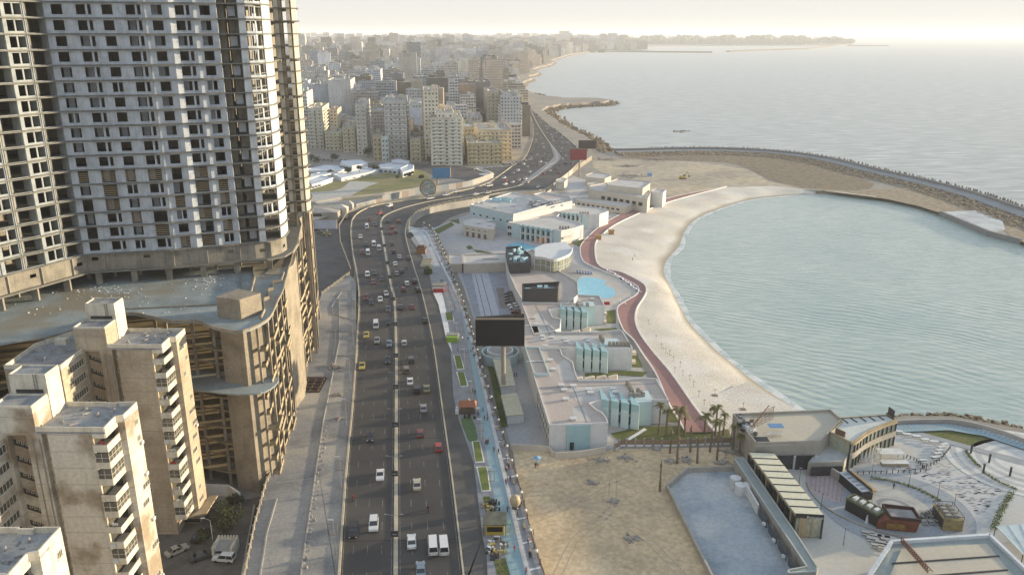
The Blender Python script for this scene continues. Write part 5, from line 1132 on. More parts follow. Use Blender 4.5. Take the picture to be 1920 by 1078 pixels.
# fan of pink steps
fan0 = WP([(1518, 870), (1580, 905)], ZR); fan1 = WP([(1511, 912), (1520, 925), (1579, 945)], ZR)
pad('fan_steps', [(1516, 870), (1582, 905), (1580, 943), (1545, 935), (1515, 920), (1510, 905), (1512, 885)], ZR + .12, mat('pink_steps', (.40, .32, .30), .9, (.33, .27, .26), .5, .8, 2))
s = MB()
for k in range(1, 9): s.wall(WP([(1516 + k * 8, 871 + k * 4.2), (1512 + k * 8, 913 + k * 3.4)], ZR), .25, ZR + .12, ZR + .28)
struct('step_edges', s, mat('step_edge', (.3, .25, .24)))
tag(MB().wall(WP([(1513, 866), (1545, 884), (1583, 908)], ZR), .4, ZR, ZR + 2.4).build('ramp_wall', clad), 'dark topped wall sloping beside the pink fan of steps', 'wall')
MBw = sm(WP([(1513, 905), (1525, 930), (1560, 960), (1620, 988), (1690, 1008), (1760, 1012)], ZR), 4)
struct('plaza_curb', MB().wall(MBw, .35, ZR + .05, ZR + .45), clad)
pad('pink_arc_paving', [(1512, 905), (1530, 932), (1562, 958), (1620, 985), (1700, 1005), (1800, 1010), (1790, 996), (1700, 990), (1640, 975), (1590, 955), (1552, 930), (1530, 915)], ZR + .09, mat('pink_arc', (.36, .31, .30), .9, (.3, .27, .27), .4, .8, 2), 3)
# round plaza with rings
pc = W(1676, 952, ZR)
def disc(name, r, z, m, sx=1.0): struct(name, MB().sheet([(pc[0] + r * math.cos(a * math.pi / 30) * sx, pc[1] + r * math.sin(a * math.pi / 30)) for a in range(60)], z), m)
disc('round_plaza', 17.5, ZR + .1, mat('ring_grey', (.30, .32, .33), .85, (.24, .26, .28), .12, .9, 1.5)); disc('round_plaza_inner', 8.2, ZR + .108, mat('ring_pale', (.40, .39, .35), .85)); disc('ring_outer', 4.2, ZR + .116, mat('ring_dark', (.22, .23, .24), .85)); disc('ring_centre', 3.0, ZR + .124, mat('ring_pale', (.40, .39, .35)))
struct('plaza_star', MB().sheet(WP([(1622, 900), (1700, 915), (1716, 945), (1690, 935), (1620, 925)], ZR), ZR + .132).sheet(WP([(1600, 940), (1640, 935), (1655, 970), (1630, 985)], ZR), ZR + .132), mat('ring_pale', (.4, .39, .35)))
arc3 = sm(WP([(1634, 897), (1680, 905), (1720, 918), (1755, 938)], ZR), 4)
tag(leaf_crown(random.Random(1), (0, 0, 0), .1, 4, .1).build('tmp', leafm)); bpy.data.objects.remove(bpy.data.objects['tmp'])
def hedge(label, px, w=.7, h=.6, z=ZR, n_=14):
    P = sm(WP(px, z), 3); rg = random.Random(int(px[0][0])); s = MB(); L_ = plen(P); Q = resample(P, max(2, int(L_ / .35)))
    for p in Q:
        for k in range(n_):
            c_ = Vector((p[0] + rg.uniform(-w, w) * .6, p[1] + rg.uniform(-w, w) * .6, z + rg.uniform(.05, h))); u = Vector((rg.gauss(0, 1), rg.gauss(0, 1), rg.gauss(0, 1))).normalized() * .16; v = u.orthogonal().normalized() * .12
            s.add([c_ - u, c_ + v, c_ + u, c_ - v], [[0, 1, 2, 3]])
    return tag(s.build('hedge', mat('hedge_green', (.10, .13, .03), .9, (.06, .08, .02), 1, .9)), label, 'hedge')
hedge('thin curved hedge along the upper edge of the round plaza', [(1634, 897), (1680, 905), (1720, 918), (1762, 940)])
hedge('short hedge curving behind the timber stair deck', [(1788, 965), (1797, 980), (1792, 995)])
hedge('curved hedge at the edge of the striped white steps', [(1810, 845), (1822, 862), (1838, 877)])
hedge('long hedge below the striped white steps', [(1845, 887), (1870, 903), (1905, 918)])
hedge('loose bushes in a strip left of the glass canopy', [(1896, 925), (1882, 950), (1870, 975), (1862, 995)], 1.2, 1.0)
# speckled paving: dark paver spots on the pale plaza
s = MB(); r_ = random.Random(12)
for k in range(900):
    u, v = r_.uniform(1640, 1890), r_.uniform(868, 1002)
    x, y = W(u, v, ZR)
    if math.hypot(x - pc[0], y - pc[1]) < 18.5 or v < 868 + (1760 - u) * .1 or v > 905 + (1890 - u) * 1.2 or u > 1885 - (v - 925) * .4: continue
    if v < 895 and u > 1780 - 0: continue
    s.ob(x, y, .1, 1.0, .42, ZR + .06, ZR + .064)
struct('dark_pavers', s, mat('paver_dark', (.28, .27, .27), .85))
# food stalls
def stall(name, label, u, v, rz, build): t = thing(name, label, 'food stall', (*W(u, v, ZR), ZR), rz); build(t); return t
def st1(t):
    MB().box(-1.6, 1.6, -4.5, 4.5, 0, 2.6).build('body', metal_d, t); MB().prism([(-1.8, -4.7), (.5, -4.7), (.5, 4.7), (-1.8, 4.7)], 2.7, 2.85).build('metal_roof', mat('bright_tin', (.5, .52, .52), .4, metal=.4), t); MB().prism([(.9, -4.6), (2.5, -4.6), (2.5, 4.6), (.9, 4.6)], 2.2, 2.5).build('tile_roof', mat('ochre_tiles', (.45, .28, .10), .8), t); MB().box(.5, .9, -4.8, 4.8, 2.6, 3.4).build('ridge_beam', metal_d, t)
    for k in range(5): MB().box(-1.2, .2, -3.8 + k * 1.7, -3.2 + k * 1.7, 2.86, 3.0).build('roof_slat', metal_g, t)
stall('truss_stall', 'narrow food stall with half tin and half ochre tiled roof on the round plaza', 1603, 920, .22, st1)
def st2(t):
    MB().box(-1.5, 1.5, -4.2, 4.2, 0, 3.0).build('container_body', mat('container_black', (.03, .03, .032), .6), t); MB().wall([(-1.5, -4.2), (1.5, -4.2), (1.5, 4.2), (-1.5, 4.2), (-1.5, -4.2)], .15, 3.0, 3.5).build('rim', mat('olive_rim', (.15, .16, .08)), t); MB().box(-1.4, 1.4, -4.1, 4.1, 3.0, 3.08).build('roof_floor', mat('roof_olive', (.18, .18, .13)), t)
    for k in range(4): MB().box(-.7, .7, -3.4 + k * 1.9, -2.5 + k * 1.9, 3.1, 3.75).build('white_table', whitem, t)
    MB().tube((-1.9, -2, 0), (-1.9, -2, 2.2), .45, .1, 8).build('folded_parasol', whitem, t)
stall('black_container_cafe', 'black container cafe with white tables on its roof terrace', 1620, 968, .55, st2)
def st3(t):
    rr = mat('rust_red_wood', (.20, .07, .04), .8, (.13, .05, .03), 1, .8)
    MB().add([(-4.6, -2, 0), (4.0, -2.6, 0), (4.2, 1.6, 0), (-3.6, 2.2, 0), (-4.4, -2.4, 2.0), (4.4, -3.0, 3.2), (4.4, 1.9, 3.2), (-2.2, 2.6, 3.2), (-2.0, -2.6, 3.2)], [[0, 1, 5, 8, 4], [1, 2, 6, 5], [2, 3, 7, 6], [3, 0, 4, 7], [4, 8, 7], [8, 5, 6, 7]]).build('hull_body', rr, t)
    MB().wall([(-2, -2.6), (4.4, -3.0), (4.4, 1.9), (-2.2, 2.6), (-2, -2.6)], .3, 3.2, 3.9).build('top_rail', mat('dark_rail', (.05, .03, .03)), t); MB().box(-1.7, 4.0, -2.2, 1.6, 3.21, 3.3).build('deck', conc, t)
    MB().add([(-2.6, -2.72, .7), (1.4, -2.99, .7), (1.4, -3.05, 2.2), (-2.6, -2.78, 2.2)], [[0, 1, 2, 3]]).build('mural', mat('mural_ochre', (.30, .18, .05), .8, (.16, .08, .03), 1.5, .9), t)
stall('boat_shaped_kiosk', 'rust red boat shaped kiosk with a faded ochre mural on its side', 1676, 984, -.12, st3)
def st4(t):
    wd_ = mat('yellow_timber', (.30, .23, .10), .85, (.18, .14, .07), 1, .8)
    for z in (0, 3.0): MB().box(-2.2, 2.2, -3.2, 3.2, z + 2.7 if z == 0 else z + 2.6, z + 2.9).build('deck', wd_, t) if z == 0 else None
    MB().box(-2.2, 2.2, -3.3, -3.1, 0, 2.7).build('front_boards', wd_, t); MB().box(-2.1, 2.1, -3.05, 3.1, 0, 2.68).build('under_room', metal_d, t)
    MB().wall([(-2.2, -3.2), (2.2, -3.2), (2.2, 3.2), (-2.2, 3.2), (-2.2, -3.2)], .08, 3.7, 3.8).build('rail', metal_d, t)
    for x in (-2.2, 2.2):
        for y in (-3.2, 0, 3.2): MB().tube((x, y, 2.9), (x, y, 3.8), .06).build('rail_post', metal_d, t)
    for k in range(7): MB().box(-2.8 - k * .45, -2.35 - k * .45, 1.0, 2.2, 2.4 - k * .36, 2.5 - k * .36).build('stair_tread', metal_d, t)
    for k in range(4): MB().box(-1.4, -.2, -2.4 + k * 1.5, -1.7 + k * 1.5, 2.91, 3.55).build('bench_table', conc, t); MB().box(.4, 1.6, -2.4 + k * 1.5, -1.7 + k * 1.5, 2.91, 3.55).build('bench_table', conc, t)
stall('timber_stair_deck', 'yellow timber two level seating deck with an outside stair', 1774, 980, -.1, st4)
# plaza tables, parasols, bollards, lamps
def table(label, u, v, w_=2.0, d_=.9, rz=0, m=None, group=None, z=ZR):
    t = thing('cafe_table', label, 'table', (*W(u, v, z), z), rz, group); MB().box(-w_ / 2, w_ / 2, -d_ / 2, d_ / 2, .7, .78).build('tabletop', m or whitem, t)
    for x in (-.4, .4): MB().box(x * w_ - .05, x * w_ + .05, -.05, .05, 0, .7).build('leg', metal_d, t)
    for y in (-.8, .8): MB().box(-w_ / 2, w_ / 2, y - .18, y + .18, .38, .45).build('bench', m or whitem, t)
    return t
for i, (u, v) in enumerate([(1684, 812), (1700, 817), (1718, 821), (1734, 827), (1751, 831)]): table('white table, %s from the curved pavilion in the row under the sea promenade' % nth(i + 1), u, v, 2.2, 1.2, -.2, group='white tables in a row near the pavilion')
for i, (u, v) in enumerate([(1770, 836), (1765, 841), (1762, 847), (1758, 853), (1754, 860)]): table('white table, %s going down the slanted row on the plaza terrace' % nth(i + 1), u, v, 2.2, 1.0, .2, group='white tables in a slanted row')
table('single white table inside the small fenced corner', 1731, 866)
ct = mat('table_brown_white', (.5, .46, .40), .7)
for i, (u, v) in enumerate([(1627, 1002), (1641, 1007), (1656, 1010), (1669, 1012), (1636, 1013), (1652, 1020), (1662, 1015), (1645, 1026), (1657, 1031), (1672, 1022)]): table('picnic table %s in the cluster left of the big grey roof' % ('at place ' + nth(i + 1)), u, v, 2.6, .9, -.35, ct, 'picnic tables left of the grey roof')
for i in range(9): table('small grey table, %s counted from the far left among those beside the timber deck' % nth(i + 1), 1731 + (i % 3) * 14, 963 + (i // 3) * 9, 1.3, .8, 0, conc, 'tables beside the timber deck')
par = mat('parasol_white', (.62, .62, .58), .8)
proto_p = None
for i, (u, v) in enumerate([(1614, 866), (1621, 868), (1628, 864), (1634, 860), (1640, 856), (1645, 852), (1642, 864), (1650, 860), (1632, 870)]):
    if proto_p is None:
        t = thing('folded_parasol', '', 'parasol', (0, 0, 0), 0, 'folded parasols at the curved pavilion'); MB().tube((0, 0, 0), (0, 0, 1), .08).build('pole', whitem, t); MB().tube((0, 0, .9), (0, 0, 3.4), .5, .08, 8).build('cover', par, t); proto_p = proto(t)
    else: t = dup(proto_p)
    t.location = (*W(u, v, ZR), ZR); t['label'] = 'folded white parasol, %s in the bunch below the curved pavilion' % nth(i + 1)
cn = thing('terrace_canopy', 'white flat canopy beside the folded parasols', 'canopy', (*W(1667, 862, ZR), ZR)); MB().box(-3.2, 3.2, -1.6, 1.6, 2.5, 2.65).build('roof', par, cn)
for x in (-3, 3):
    for y in (-1.4, 1.4): MB().tube((x, y, 0), (x, y, 2.5), .06).build('pole', metal_d, cn)
cn = thing('terrace_counter', 'white topped long counter in front of the white canopy', 'counter', (*W(1676, 872, ZR), ZR)); MB().box(-3.6, 3.6, -1, 1, .95, 1.1).build('top', par, cn); MB().box(-3.3, 3.3, -.8, .8, 0, .95).build('base', tan, cn)
def rope_fence(label, px, n_):
    P = resample(WP(px, ZR), n_); t = thing('post_fence', label, 'fence', (*P[0], ZR)); mp = None
    for p in P:
        q = (p[0] - P[0][0], p[1] - P[0][1])
        if mp is None: mp = MB().tube((0, 0, 0), (0, 0, 1.0), .14, .11).build('post', metal_d, t)
        else: c = mp.copy(); col.objects.link(c); c.location = (*q, 0)
    MB().wall([(p[0] - P[0][0], p[1] - P[0][1]) for p in P], .05, .75, .82).build('rope', metal_d, t)
rope_fence('line of dark posts and rope above the round plaza', [(1597, 890), (1650, 888), (1700, 886), (1736, 883)], 13)
rope_fence('short line of dark posts around the fenced corner table', [(1736, 883), (1716, 864), (1700, 858)], 8)
rope_fence('slanted line of dark posts beside the white table row', [(1781, 841), (1764, 862), (1748, 872), (1730, 878)], 11)
def lamp(label, u, v, h=4.6, z=ZR, group='plaza lamp posts'):
    t = thing('plaza_lamp', label, 'lamp post', (*W(u, v, z), z), 0, group); MB().tube((0, 0, 0), (0, 0, h), .07, .05).build('pole', metal_d, t); MB().box(-.35, .35, -.12, .12, h, h + .12).build('lamp_head', metal_g, t)
for u, v, lb in ((1581, 1022, 'lamp post on the open pale paving left of the picnic tables'), (1476, 874, 'lamp post between the gallery and the big restaurant'), (1498, 908, 'lamp post at the right edge of the gallery roof'), (1539, 955, 'lamp post on the kerb below the pink steps'), (1633, 901, 'lamp post at the left end of the curved hedge'), (1703, 914, 'lamp post in the middle of the curved hedge'), (1757, 937, 'lamp post at the right end of the curved hedge'), (1787, 958, 'lamp post behind the timber stair deck')): lamp(lb, u, v)
for u, v, lb in ((1820, 850, 'slim black pillar light beside the striped steps, farthest'), (1854, 868, 'slim black pillar light standing on the striped steps'), (1843, 887, 'slim black pillar light where the long hedge begins'), (1893, 893, 'slim black pillar light on the lower striped steps')):
    s = MB(); s.box(-.18, .18, -.18, .18, 0, 2.6); s.box(-.22, .22, -.22, .22, 2.6, 2.72); tag(s.build('pillar_light', metal_d, loc=(*W(u, v, ZR), ZR)), lb, 'pillar light')
# sea promenade, striped steps, lawn
pad('sea_promenade', [(1680, 797), (1700, 795), (1780, 795), (1850, 808), (1920, 832), (2020, 880), (2020, 905), (1920, 842), (1845, 817), (1780, 806), (1700, 809), (1680, 812)], ZR + .5, blue_p)
s = MB(); PP = resample(sm(WP([(1682, 804), (1740, 801), (1790, 801), (1850, 813), (1925, 840)], ZR), 5), 30)
for a_, b_ in zip(offs(PP, -1.6), offs(PP, 1.6)): s.wall([a_, b_], .3, ZR + .5, ZR + .52)
struct('promenade_bands', s, grey_p)
struct('promenade_parapet', MB().wall(sm(WP([(1680, 795), (1780, 793), (1850, 806), (1920, 830), (2020, 878)], ZR), 4), .6, ZR - .5, ZR + 1.3), conc_lt)
pad('plaza_lawn', [(1729, 810), (1760, 808), (1800, 808), (1840, 816), (1872, 824), (1845, 831), (1825, 838), (1780, 826)], ZR + .15, grass_m)
ac_ = W(1925, 868, ZR)
for k in range(9): 
    r0 = 20 - k * 1.55; z = ZR + .11 + .01 * k
    struct('striped_steps', MB().sheet([(ac_[0] + r0 * math.cos(a * math.pi / 24), ac_[1] + r0 * .95 * math.sin(a * math.pi / 24)) for a in range(48)], z), (mat('step_white', (.58, .57, .52), .85), mat('step_grey', (.42, .42, .40), .85))[k % 2])
pad('cross_path', [(1700, 812), (1728, 810), (1830, 838), (1900, 856), (1985, 880), (1985, 890), (1880, 862), (1830, 846), (1780, 832)], ZR + .22, mat('cross_path_grey', (.30, .31, .31), .85))
s = MB(); r_ = random.Random(31)
for k in range(420):
    t_ = r_.random(); P = sm(WP([(1682, 788), (1780, 788), (1850, 800), (1920, 818), (2020, 860)], ZS), 3); p = P[int(t_ * (len(P) - 1))]; q = r_.uniform(.4, 1.1)
    s.ob(p[0] + r_.uniform(-3, 3), p[1] + r_.uniform(-2.2, 2.2), r_.uniform(0, 3), q * 1.5, q, ZS - .2, ZS + r_.uniform(.4, 2.0))
tag(s.build('shore_rocks', rock_m), kind='stuff')
# bottom right roof
BR_ = block('beam_roof_building', 'big grey roof edged with white beams in the bottom right corner', 'building', [(1672, 1018), (1750, 1012), (1855, 1006), (1935, 1080), (1950, 1110), (1610, 1110)], 2.0, greyroof, clad, ZR, 0)
MB().wall(sm([lp(BR_, 1612, 1108, 2.0), lp(BR_, 1672, 1018, 2.0)], 1) + [lp(BR_, 1855, 1006, 2.0), lp(BR_, 1938, 1085, 2.0)], .7, 5.6, 6.7).build('edge_beam', mat('beam_white', (.6, .62, .62), .6), BR_)
MB().prism([lp(BR_, 1690, 1030, 2.0), lp(BR_, 1850, 1020, 2.0), lp(BR_, 1912, 1095, 2.0), lp(BR_, 1655, 1110, 2.0)], 5.96, 6.2).build('inner_roof', tile_m, BR_)
for k in (0, 1): MB().wall([lp(BR_, 1672 - k * 14, 1058 + k * 30, 2.0), lp(BR_, 1873 + k * 16, 1044 + k * 26, 2.0)], .3, 6.2, 6.4).build('roof_seam', metal_d, BR_)
tr = thing('lattice_truss', 'rust brown lattice sign truss lying across the bottom right roof', 'sign frame', (*W(1688, 1020, 2.0), 2.0)); s = MB(); e0 = Vector((0, 0, .6)); e1 = Vector((*[b_ - a_ for a_, b_ in zip(W(1688, 1020, 2.0), W(1738, 1085, 2.0))], 1.4))
for k in range(16):
    p, q = e0.lerp(e1, k / 16), e0.lerp(e1, (k + 1) / 16); up_ = Vector((0, 0, 1.2)); sd_ = Vector((1.2, .4, 0))
    for a_, b_ in ((p, q), (p + up_, q + up_), (p + sd_, q + sd_), (p, p + up_), (p + up_, q), (p, p + sd_), (p + sd_, q + up_)): s.tube(a_, b_, .07, n=4)
s.build('lattice', mat('rusty_brown', (.16, .07, .05), .8), tr)
cg = thing('glass_canopy', 'tilted pale glass canopy at the right edge above the grey roof', 'canopy', (*W(1895, 1010, ZR), ZR)); o = W(1895, 1010, ZR); P = [(p[0] - o[0], p[1] - o[1]) for p in WP([(1867, 987), (1960, 980), (1960, 1050), (1918, 1040)], ZR + 3)]
MB().prism(P, 3, 3.15).build('glass_roof', mat('pale_glass', (.45, .52, .5), .2, spec=.6), cg)
for p in P: MB().tube((p[0], p[1], 0), (p[0], p[1], 3), .1).build('post', metal_d, cg)
for k in range(5): MB().wall([lerp(P[0], P[1], k / 4), lerp(P[3], P[2], k / 4)], .1, 3.15, 3.25).build('glazing_bar', whitem, cg)
# ---- palms
frond_m = mat('palm_frond', (.12, .12, .045), .8, (.20, .17, .07), 1.5, .8); ptrunk = mat('palm_trunk', (.20, .15, .10), .95, (.12, .09, .06), 2, .8)
def palm(label, u, v, h, r, seed, dead=False, z=ZR):
    rg = random.Random(seed); t = thing('palm_tree' if not dead else 'bare_palm_trunk', label, 'palm tree' if not dead else 'palm trunk', (*W(u, v, z), z), rg.uniform(0, 6))
    s = MB(); lx = rg.uniform(-.25, .25); n_ = 6
    for k in range(n_): 
        f0, f1 = k / n_, (k + 1) / n_; s.tube((lx * f0, 0, h * f0 - .1), (lx * f1, 0, h * f1), .34 - .1 * f0, .30 - .1 * f1, 8)
    s.ball((lx, 0, h), .42, sz=1.5); s.build('trunk', ptrunk, t)
    if dead: 
        s = MB(); s.tube((lx, 0, h), (lx, 0, h + 1.4), .3, .08, 6); s.build('bound_tip', ptrunk, t); return t
    s = MB()
    for k in range(22):
        a = rg.uniform(0, 6.28); el = rg.uniform(-.1, 1.25); L_ = r * rg.uniform(1.0, 1.35); pts = []
        for j in range(7): f = j / 6; pts.append(Vector((lx + math.cos(a) * L_ * f * math.cos(el * (1 - f * .4)), math.sin(a) * L_ * f * math.cos(el * (1 - f * .4)), h + .4 + L_ * (math.sin(el) * f - .75 * f * f))))
        sdv = Vector((-math.sin(a), math.cos(a), 0))
        for j in range(6):
            p, q = pts[j], pts[j + 1]; w_ = .5 * math.sin(math.pi * (j + 1) / 7.5) * r / 2.6 + .05
            for e in range(3):
                m0 = p.lerp(q, e / 3); m1 = p.lerp(q, e / 3 + .22)
                for sg in (-1, 1): s.add([m0, m1, m1 + (q - p) * .35 + sdv * sg * w_ * 1.1 - Vector((0, 0, w_ * .45)), m0 + (q - p) * .35 + sdv * sg * w_ * 1.1 - Vector((0, 0, w_ * .5))], [[0, 1, 2, 3]])
        for j in range(6): s.tube(pts[j], pts[j + 1], .035, n=3)
    s.build('crown', frond_m, t); return t
PALMS = [(1235, 814, 761, 1.7, 'leftmost crowned palm, standing on the lawn beside the south hotel wing'), (1248, 818, 772, 1.3, 'thin crowned palm just right of the leftmost palm'), (1271, 814, 770, 2.6, 'broad crowned palm on the lawn in front of the red path'), (1321, 812, 783, 2.4, 'palm with the widest drooping crown at the middle of the lawn'), (1340, 826, 766, 2.0, 'tallest crowned palm, its crown against the white sand'), (1356, 819, 778, 1.3, 'small crowned palm at the right end of the lawn'), (1344, 862, 792, 1.9, 'crowned palm rooted in the dirt lot among rubble, right of the others'), (1373, 845, 800, 1.2, 'ragged palm at the corner of the seaside restaurant'), (1386, 853, 820, 1.3, 'short palm against the restaurant side wall')]
for i, (u, v, vt, r, lb) in enumerate(PALMS):
    x, y = W(u, v, ZR); h = HZ(x, y, vt) - ZR; palm(lb, u, v, h, r, i)
for i, (u, v, vt, lb) in enumerate([(1256, 849, 812, 'bare trunk nearest the fence at the left of the grove'), (1269, 869, 822, 'leaning bare trunk in front, left of the rubble patch'), (1284, 815, 785, 'bare trunk on the lawn against the red path'), (1294, 847, 805, 'bare trunk in front of the timber fence, middle'), (1307, 868, 825, 'bare trunk between the two rubble patches'), (1331, 847, 815, 'bare trunk right in front of the fence, far right'), (1237, 921, 872, 'lone bare trunk in the open dirt lot left of the walled lot')]):
    x, y = W(u, v, ZR); palm(lb, u, v, HZ(x, y, vt) - ZR, 1, 50 + i, True)
for (u, v, r, lb) in ((1232, 842, 2.2, 'rubble by the timber fence at the left'), (1258, 866, 1.6, 'dark rubble left of the leaning bare trunk'), (1288, 863, 2.2, 'dark rubble between the bare trunks'), (1356, 868, 2.4, 'black debris right of the grove'), (1372, 848, 3.4, 'debris pile at the restaurant corner'), (1128, 862, 2.8, 'broken slabs in front of the hotel boundary wall'), (1170, 858, 2.8, 'broken slabs right of the boundary wall end'), (1110, 905, 1.5, 'sparse stones in the middle of the dirt lot'), (1190, 1010, 2.9, 'grey rubble smear low in the dirt lot'), (1150, 940, 2, 'small rubble patch in the dirt lot centre')):
    x, y = W(u, v, ZR); heap(lb, x, y, ZR, r, 60, int(u + v), m=mat('dark_rubble', (.36, .32, .27), .95, (.22, .20, .18), 1, .8))
pp = thing('snack_cart', 'snack cart under a small blue parasol in the dirt lot corner', 'cart', (*W(1007, 872, ZR), ZR)); MB().box(-.6, .6, -.5, .5, .3, 1.4).build('cart_body', whitem, pp); MB().tube((0, 0, 1.4), (0, 0, 2.4), .04).build('pole', metal_d, pp); MB().tube((0, 0, 2.2), (0, 0, 2.7), 1.1, .05, 10).build('parasol', mat('parasol_blue', (.2, .35, .5)), pp)
# ---- breakwater
bo = offs(bwout, -2); wallm = mat('breakwater_concrete', (.25, .255, .25), .8, (.19, .195, .19), .05, .8, 1)
bp_ = [p for p in bo]; s = MB(); s.rib(offs(bp_, -1), offs(bp_, -12), ZR + 1.6); s.rib(offs(bp_, -1), offs(bp_, -1), ZR + 1.6, ZR - 1); s.rib(offs(bp_, -12), offs(bp_, -12.01), ZR + 1.6, ZR - .1); struct('breakwater_road', s, wallm)
struct('breakwater_parapet', MB().wall(offs(bp_, -.6), 1.2, ZR - 1, ZR + 3.4), mat('parapet_dark', (.22, .22, .21), .9))
s = MB(); r_ = random.Random(77)
rb = offs(bp_, -12.5); rc = offs(bp_, -30)
for i in range(2600):
    k = r_.randrange(len(rb) - 1); f = r_.random(); g_ = r_.random() ** .8; a_ = lerp(rb[k], rb[k + 1], f); b_ = lerp(rc[k], rc[k + 1], f); p = lerp(a_, b_, g_); q = r_.uniform(.5, 1.5)
    s.ob(p[0], p[1], r_.uniform(0, 3), q * 1.6, q, ZR - .1, ZR + (1 - g_) * 1.5 + r_.uniform(.1, .6))
tag(s.build('breakwater_rocks', mat('brown_rocks', (.30, .24, .16), .95, (.18, .14, .10), .3, .9)), kind='stuff')
u_ = resample(offs(bwout, 3.5), 230); mp = None
for i, p in enumerate(u_):
    if i < 40 or i > 215: continue
    s = None
    if mp is None:
        s = MB(); c0 = Vector((0, 0, 1.2))
        for d_ in (Vector((1, .2, -.4)), Vector((-.7, .8, -.4)), Vector((-.5, -.9, -.4)), Vector((0, 0, 1))): s.tube(c0, c0 + d_.normalized() * 2.0, .75, .45, 6)
        mp = s.build('tetrapod', mat('tetrapod_concrete', (.16, .155, .14), .95)); tag(mp, 'dark concrete tetrapod in the row along the sea side of the breakwater', 'tetrapod', 'tetrapods along the breakwater'); mp.location = (*p, ZR + .2)
    else: c = mp.copy(); col.objects.link(c); c.location = (p[0] + r_.uniform(-1, 1), p[1] + r_.uniform(-1, 1), ZR + r_.uniform(-.4, .6)); c.rotation_euler = (0, 0, r_.uniform(0, 6))
s = MB(); P = WP([(1763, 399), (1832, 396), (1880, 416), (1884, 432), (1855, 437)], ZS + 2); s.prism(P, ZS - 1, ZR + .5); struct('jetty', s, mat('jetty_concrete', (.48, .50, .49), .8, (.3, .32, .32), .1, .8))
struct('jetty_wall', MB().wall(WP([(1763, 399), (1855, 437), (1915, 452)], ZS + 2), 1.6, ZS - 1, ZS + 3.2), mat('parapet_dark', (.2, .2, .19)))
pad('rubble_slope', [(1500, 352), (1600, 358), (1700, 352), (1760, 368), (1830, 392), (1888, 414), (1960, 450), (2000, 482), (1900, 448), (1884, 432), (1878, 418), (1832, 398), (1765, 400), (1720, 386), (1660, 373), (1600, 366)], ZR + .1, mat('brown_rocks', (.30, .24, .16)))
pad('rubble_flat', [(1160, 296), (1300, 290), (1400, 292), (1480, 300), (1560, 315), (1640, 345), (1600, 358), (1500, 352), (1440, 335), (1400, 315), (1360, 305), (1290, 302)], ZR + .08, rock_m, 2)
pad('sandy_ground', [(1110, 300), (1290, 303), (1400, 318), (1440, 340), (1500, 352), (1362, 352), (1250, 372), (1150, 335)], ZR + .06, mat('brown_sand', (.40, .34, .25), .95, (.30, .25, .19), .02, .9, .2, .2, c3=(.44, .36, .24), ns3=.015), 2)
heapm = mat('grey_mounds', (.30, .27, .23), .95)
for (u, v, r, lb) in ((1180, 330, 12, 'grey spoil mound behind the beach office'), (1135, 300, 14, 'low spoil mound near the red billboard'), (1230, 300, 12, 'spoil mound in the middle of the bare ground'), (1180, 312, 10, 'spoil mound left of the blue hut')):
    x, y = W(u, v, ZR); heap(lb, x, y, ZR, r, 160, int(u * 3 + v), m=heapm)
ex = thing('excavator', 'yellow excavator parked on the bare ground behind the beach', 'excavator', (*W(1280, 336, ZR), ZR), .4); ye = mat('plant_yellow', (.42, .32, .06), .6)
MB().box(-2.2, 2.2, -1.6, -1.0, 0, 1).box(-2.2, 2.2, 1.0, 1.6, 0, 1).build('tracks', metal_d, ex); MB().box(-2.2, 1.6, -1.3, 1.3, 1.1, 2.6).build('body', ye, ex); MB().box(.2, 1.5, -1.3, -.2, 2.6, 3.6).build('cab', glass_d, ex); s = MB(); s.tube((1, .4, 2), (4.2, .4, 5.4), .35, .3, 4); s.tube((4.2, .4, 5.4), (6.2, .4, 2.2), .3, .22, 4); s.build('boom', ye, ex); MB().box(5.7, 6.7, -.2, 1.0, 1.2, 2.2).build('bucket', metal_d, ex)
s = MB(); s.box(-1.6, 1.6, -1.5, 1.5, 0, 2.8); s.box(-1.8, 1.8, -1.7, 1.7, 2.8, 3.0); tag(s.build('site_hut', mat('hut_blue', (.25, .38, .55), .7), loc=(*W(1218, 331, ZR), ZR)), 'small pale blue site hut on the bare ground', 'hut')
# beach volleyball-like poles and huts
bpm = None
for i, (u, v) in enumerate([(1310, 745), (1320, 762), (1393, 768), (1300, 727), (1265, 700), (1280, 706), (1293, 715), (1255, 668), (1262, 680), (1240, 655), (1230, 640), (1248, 664), (1216, 610), (1275, 690), (1450, 775), (1340, 742)]):
    if bpm is None:
        s = MB(); s.tube((0, 0, 0), (0, 0, 2.4), .06); s.box(-.5, .5, -.04, .04, 1.9, 1.98); s.box(-.9, .9, -.9, .9, 0, .03); bpm = s.build('shade_pole', mat('pole_brown', (.22, .17, .12)))
        c = bpm
    else: c = bpm.copy(); col.objects.link(c)
    c.location = (*W(u, v, ZR), ZR + .2); tag(c, 'thin parasol stand on the beach, %s counting down the sand' % nth(i + 1), 'parasol stand', 'bare parasol stands on the beach')
for u, v, lb, m_ in ((1146, 440, 'orange kiosk beside the red path on the beach side', mat('kiosk_orange', (.42, .25, .12))), (1122, 450, 'tiny orange stand on the red path', mat('kiosk_orange', (.42, .25, .12)))):
    s = MB(); s.box(-1.4, 1.4, -1.2, 1.2, 0, 2.2); s.box(-1.8, 1.8, -1.6, 1.6, 2.2, 2.5); tag(s.build('beach_kiosk', m_, loc=(*W(u, v, ZR), ZR + .3)), lb, 'kiosk')
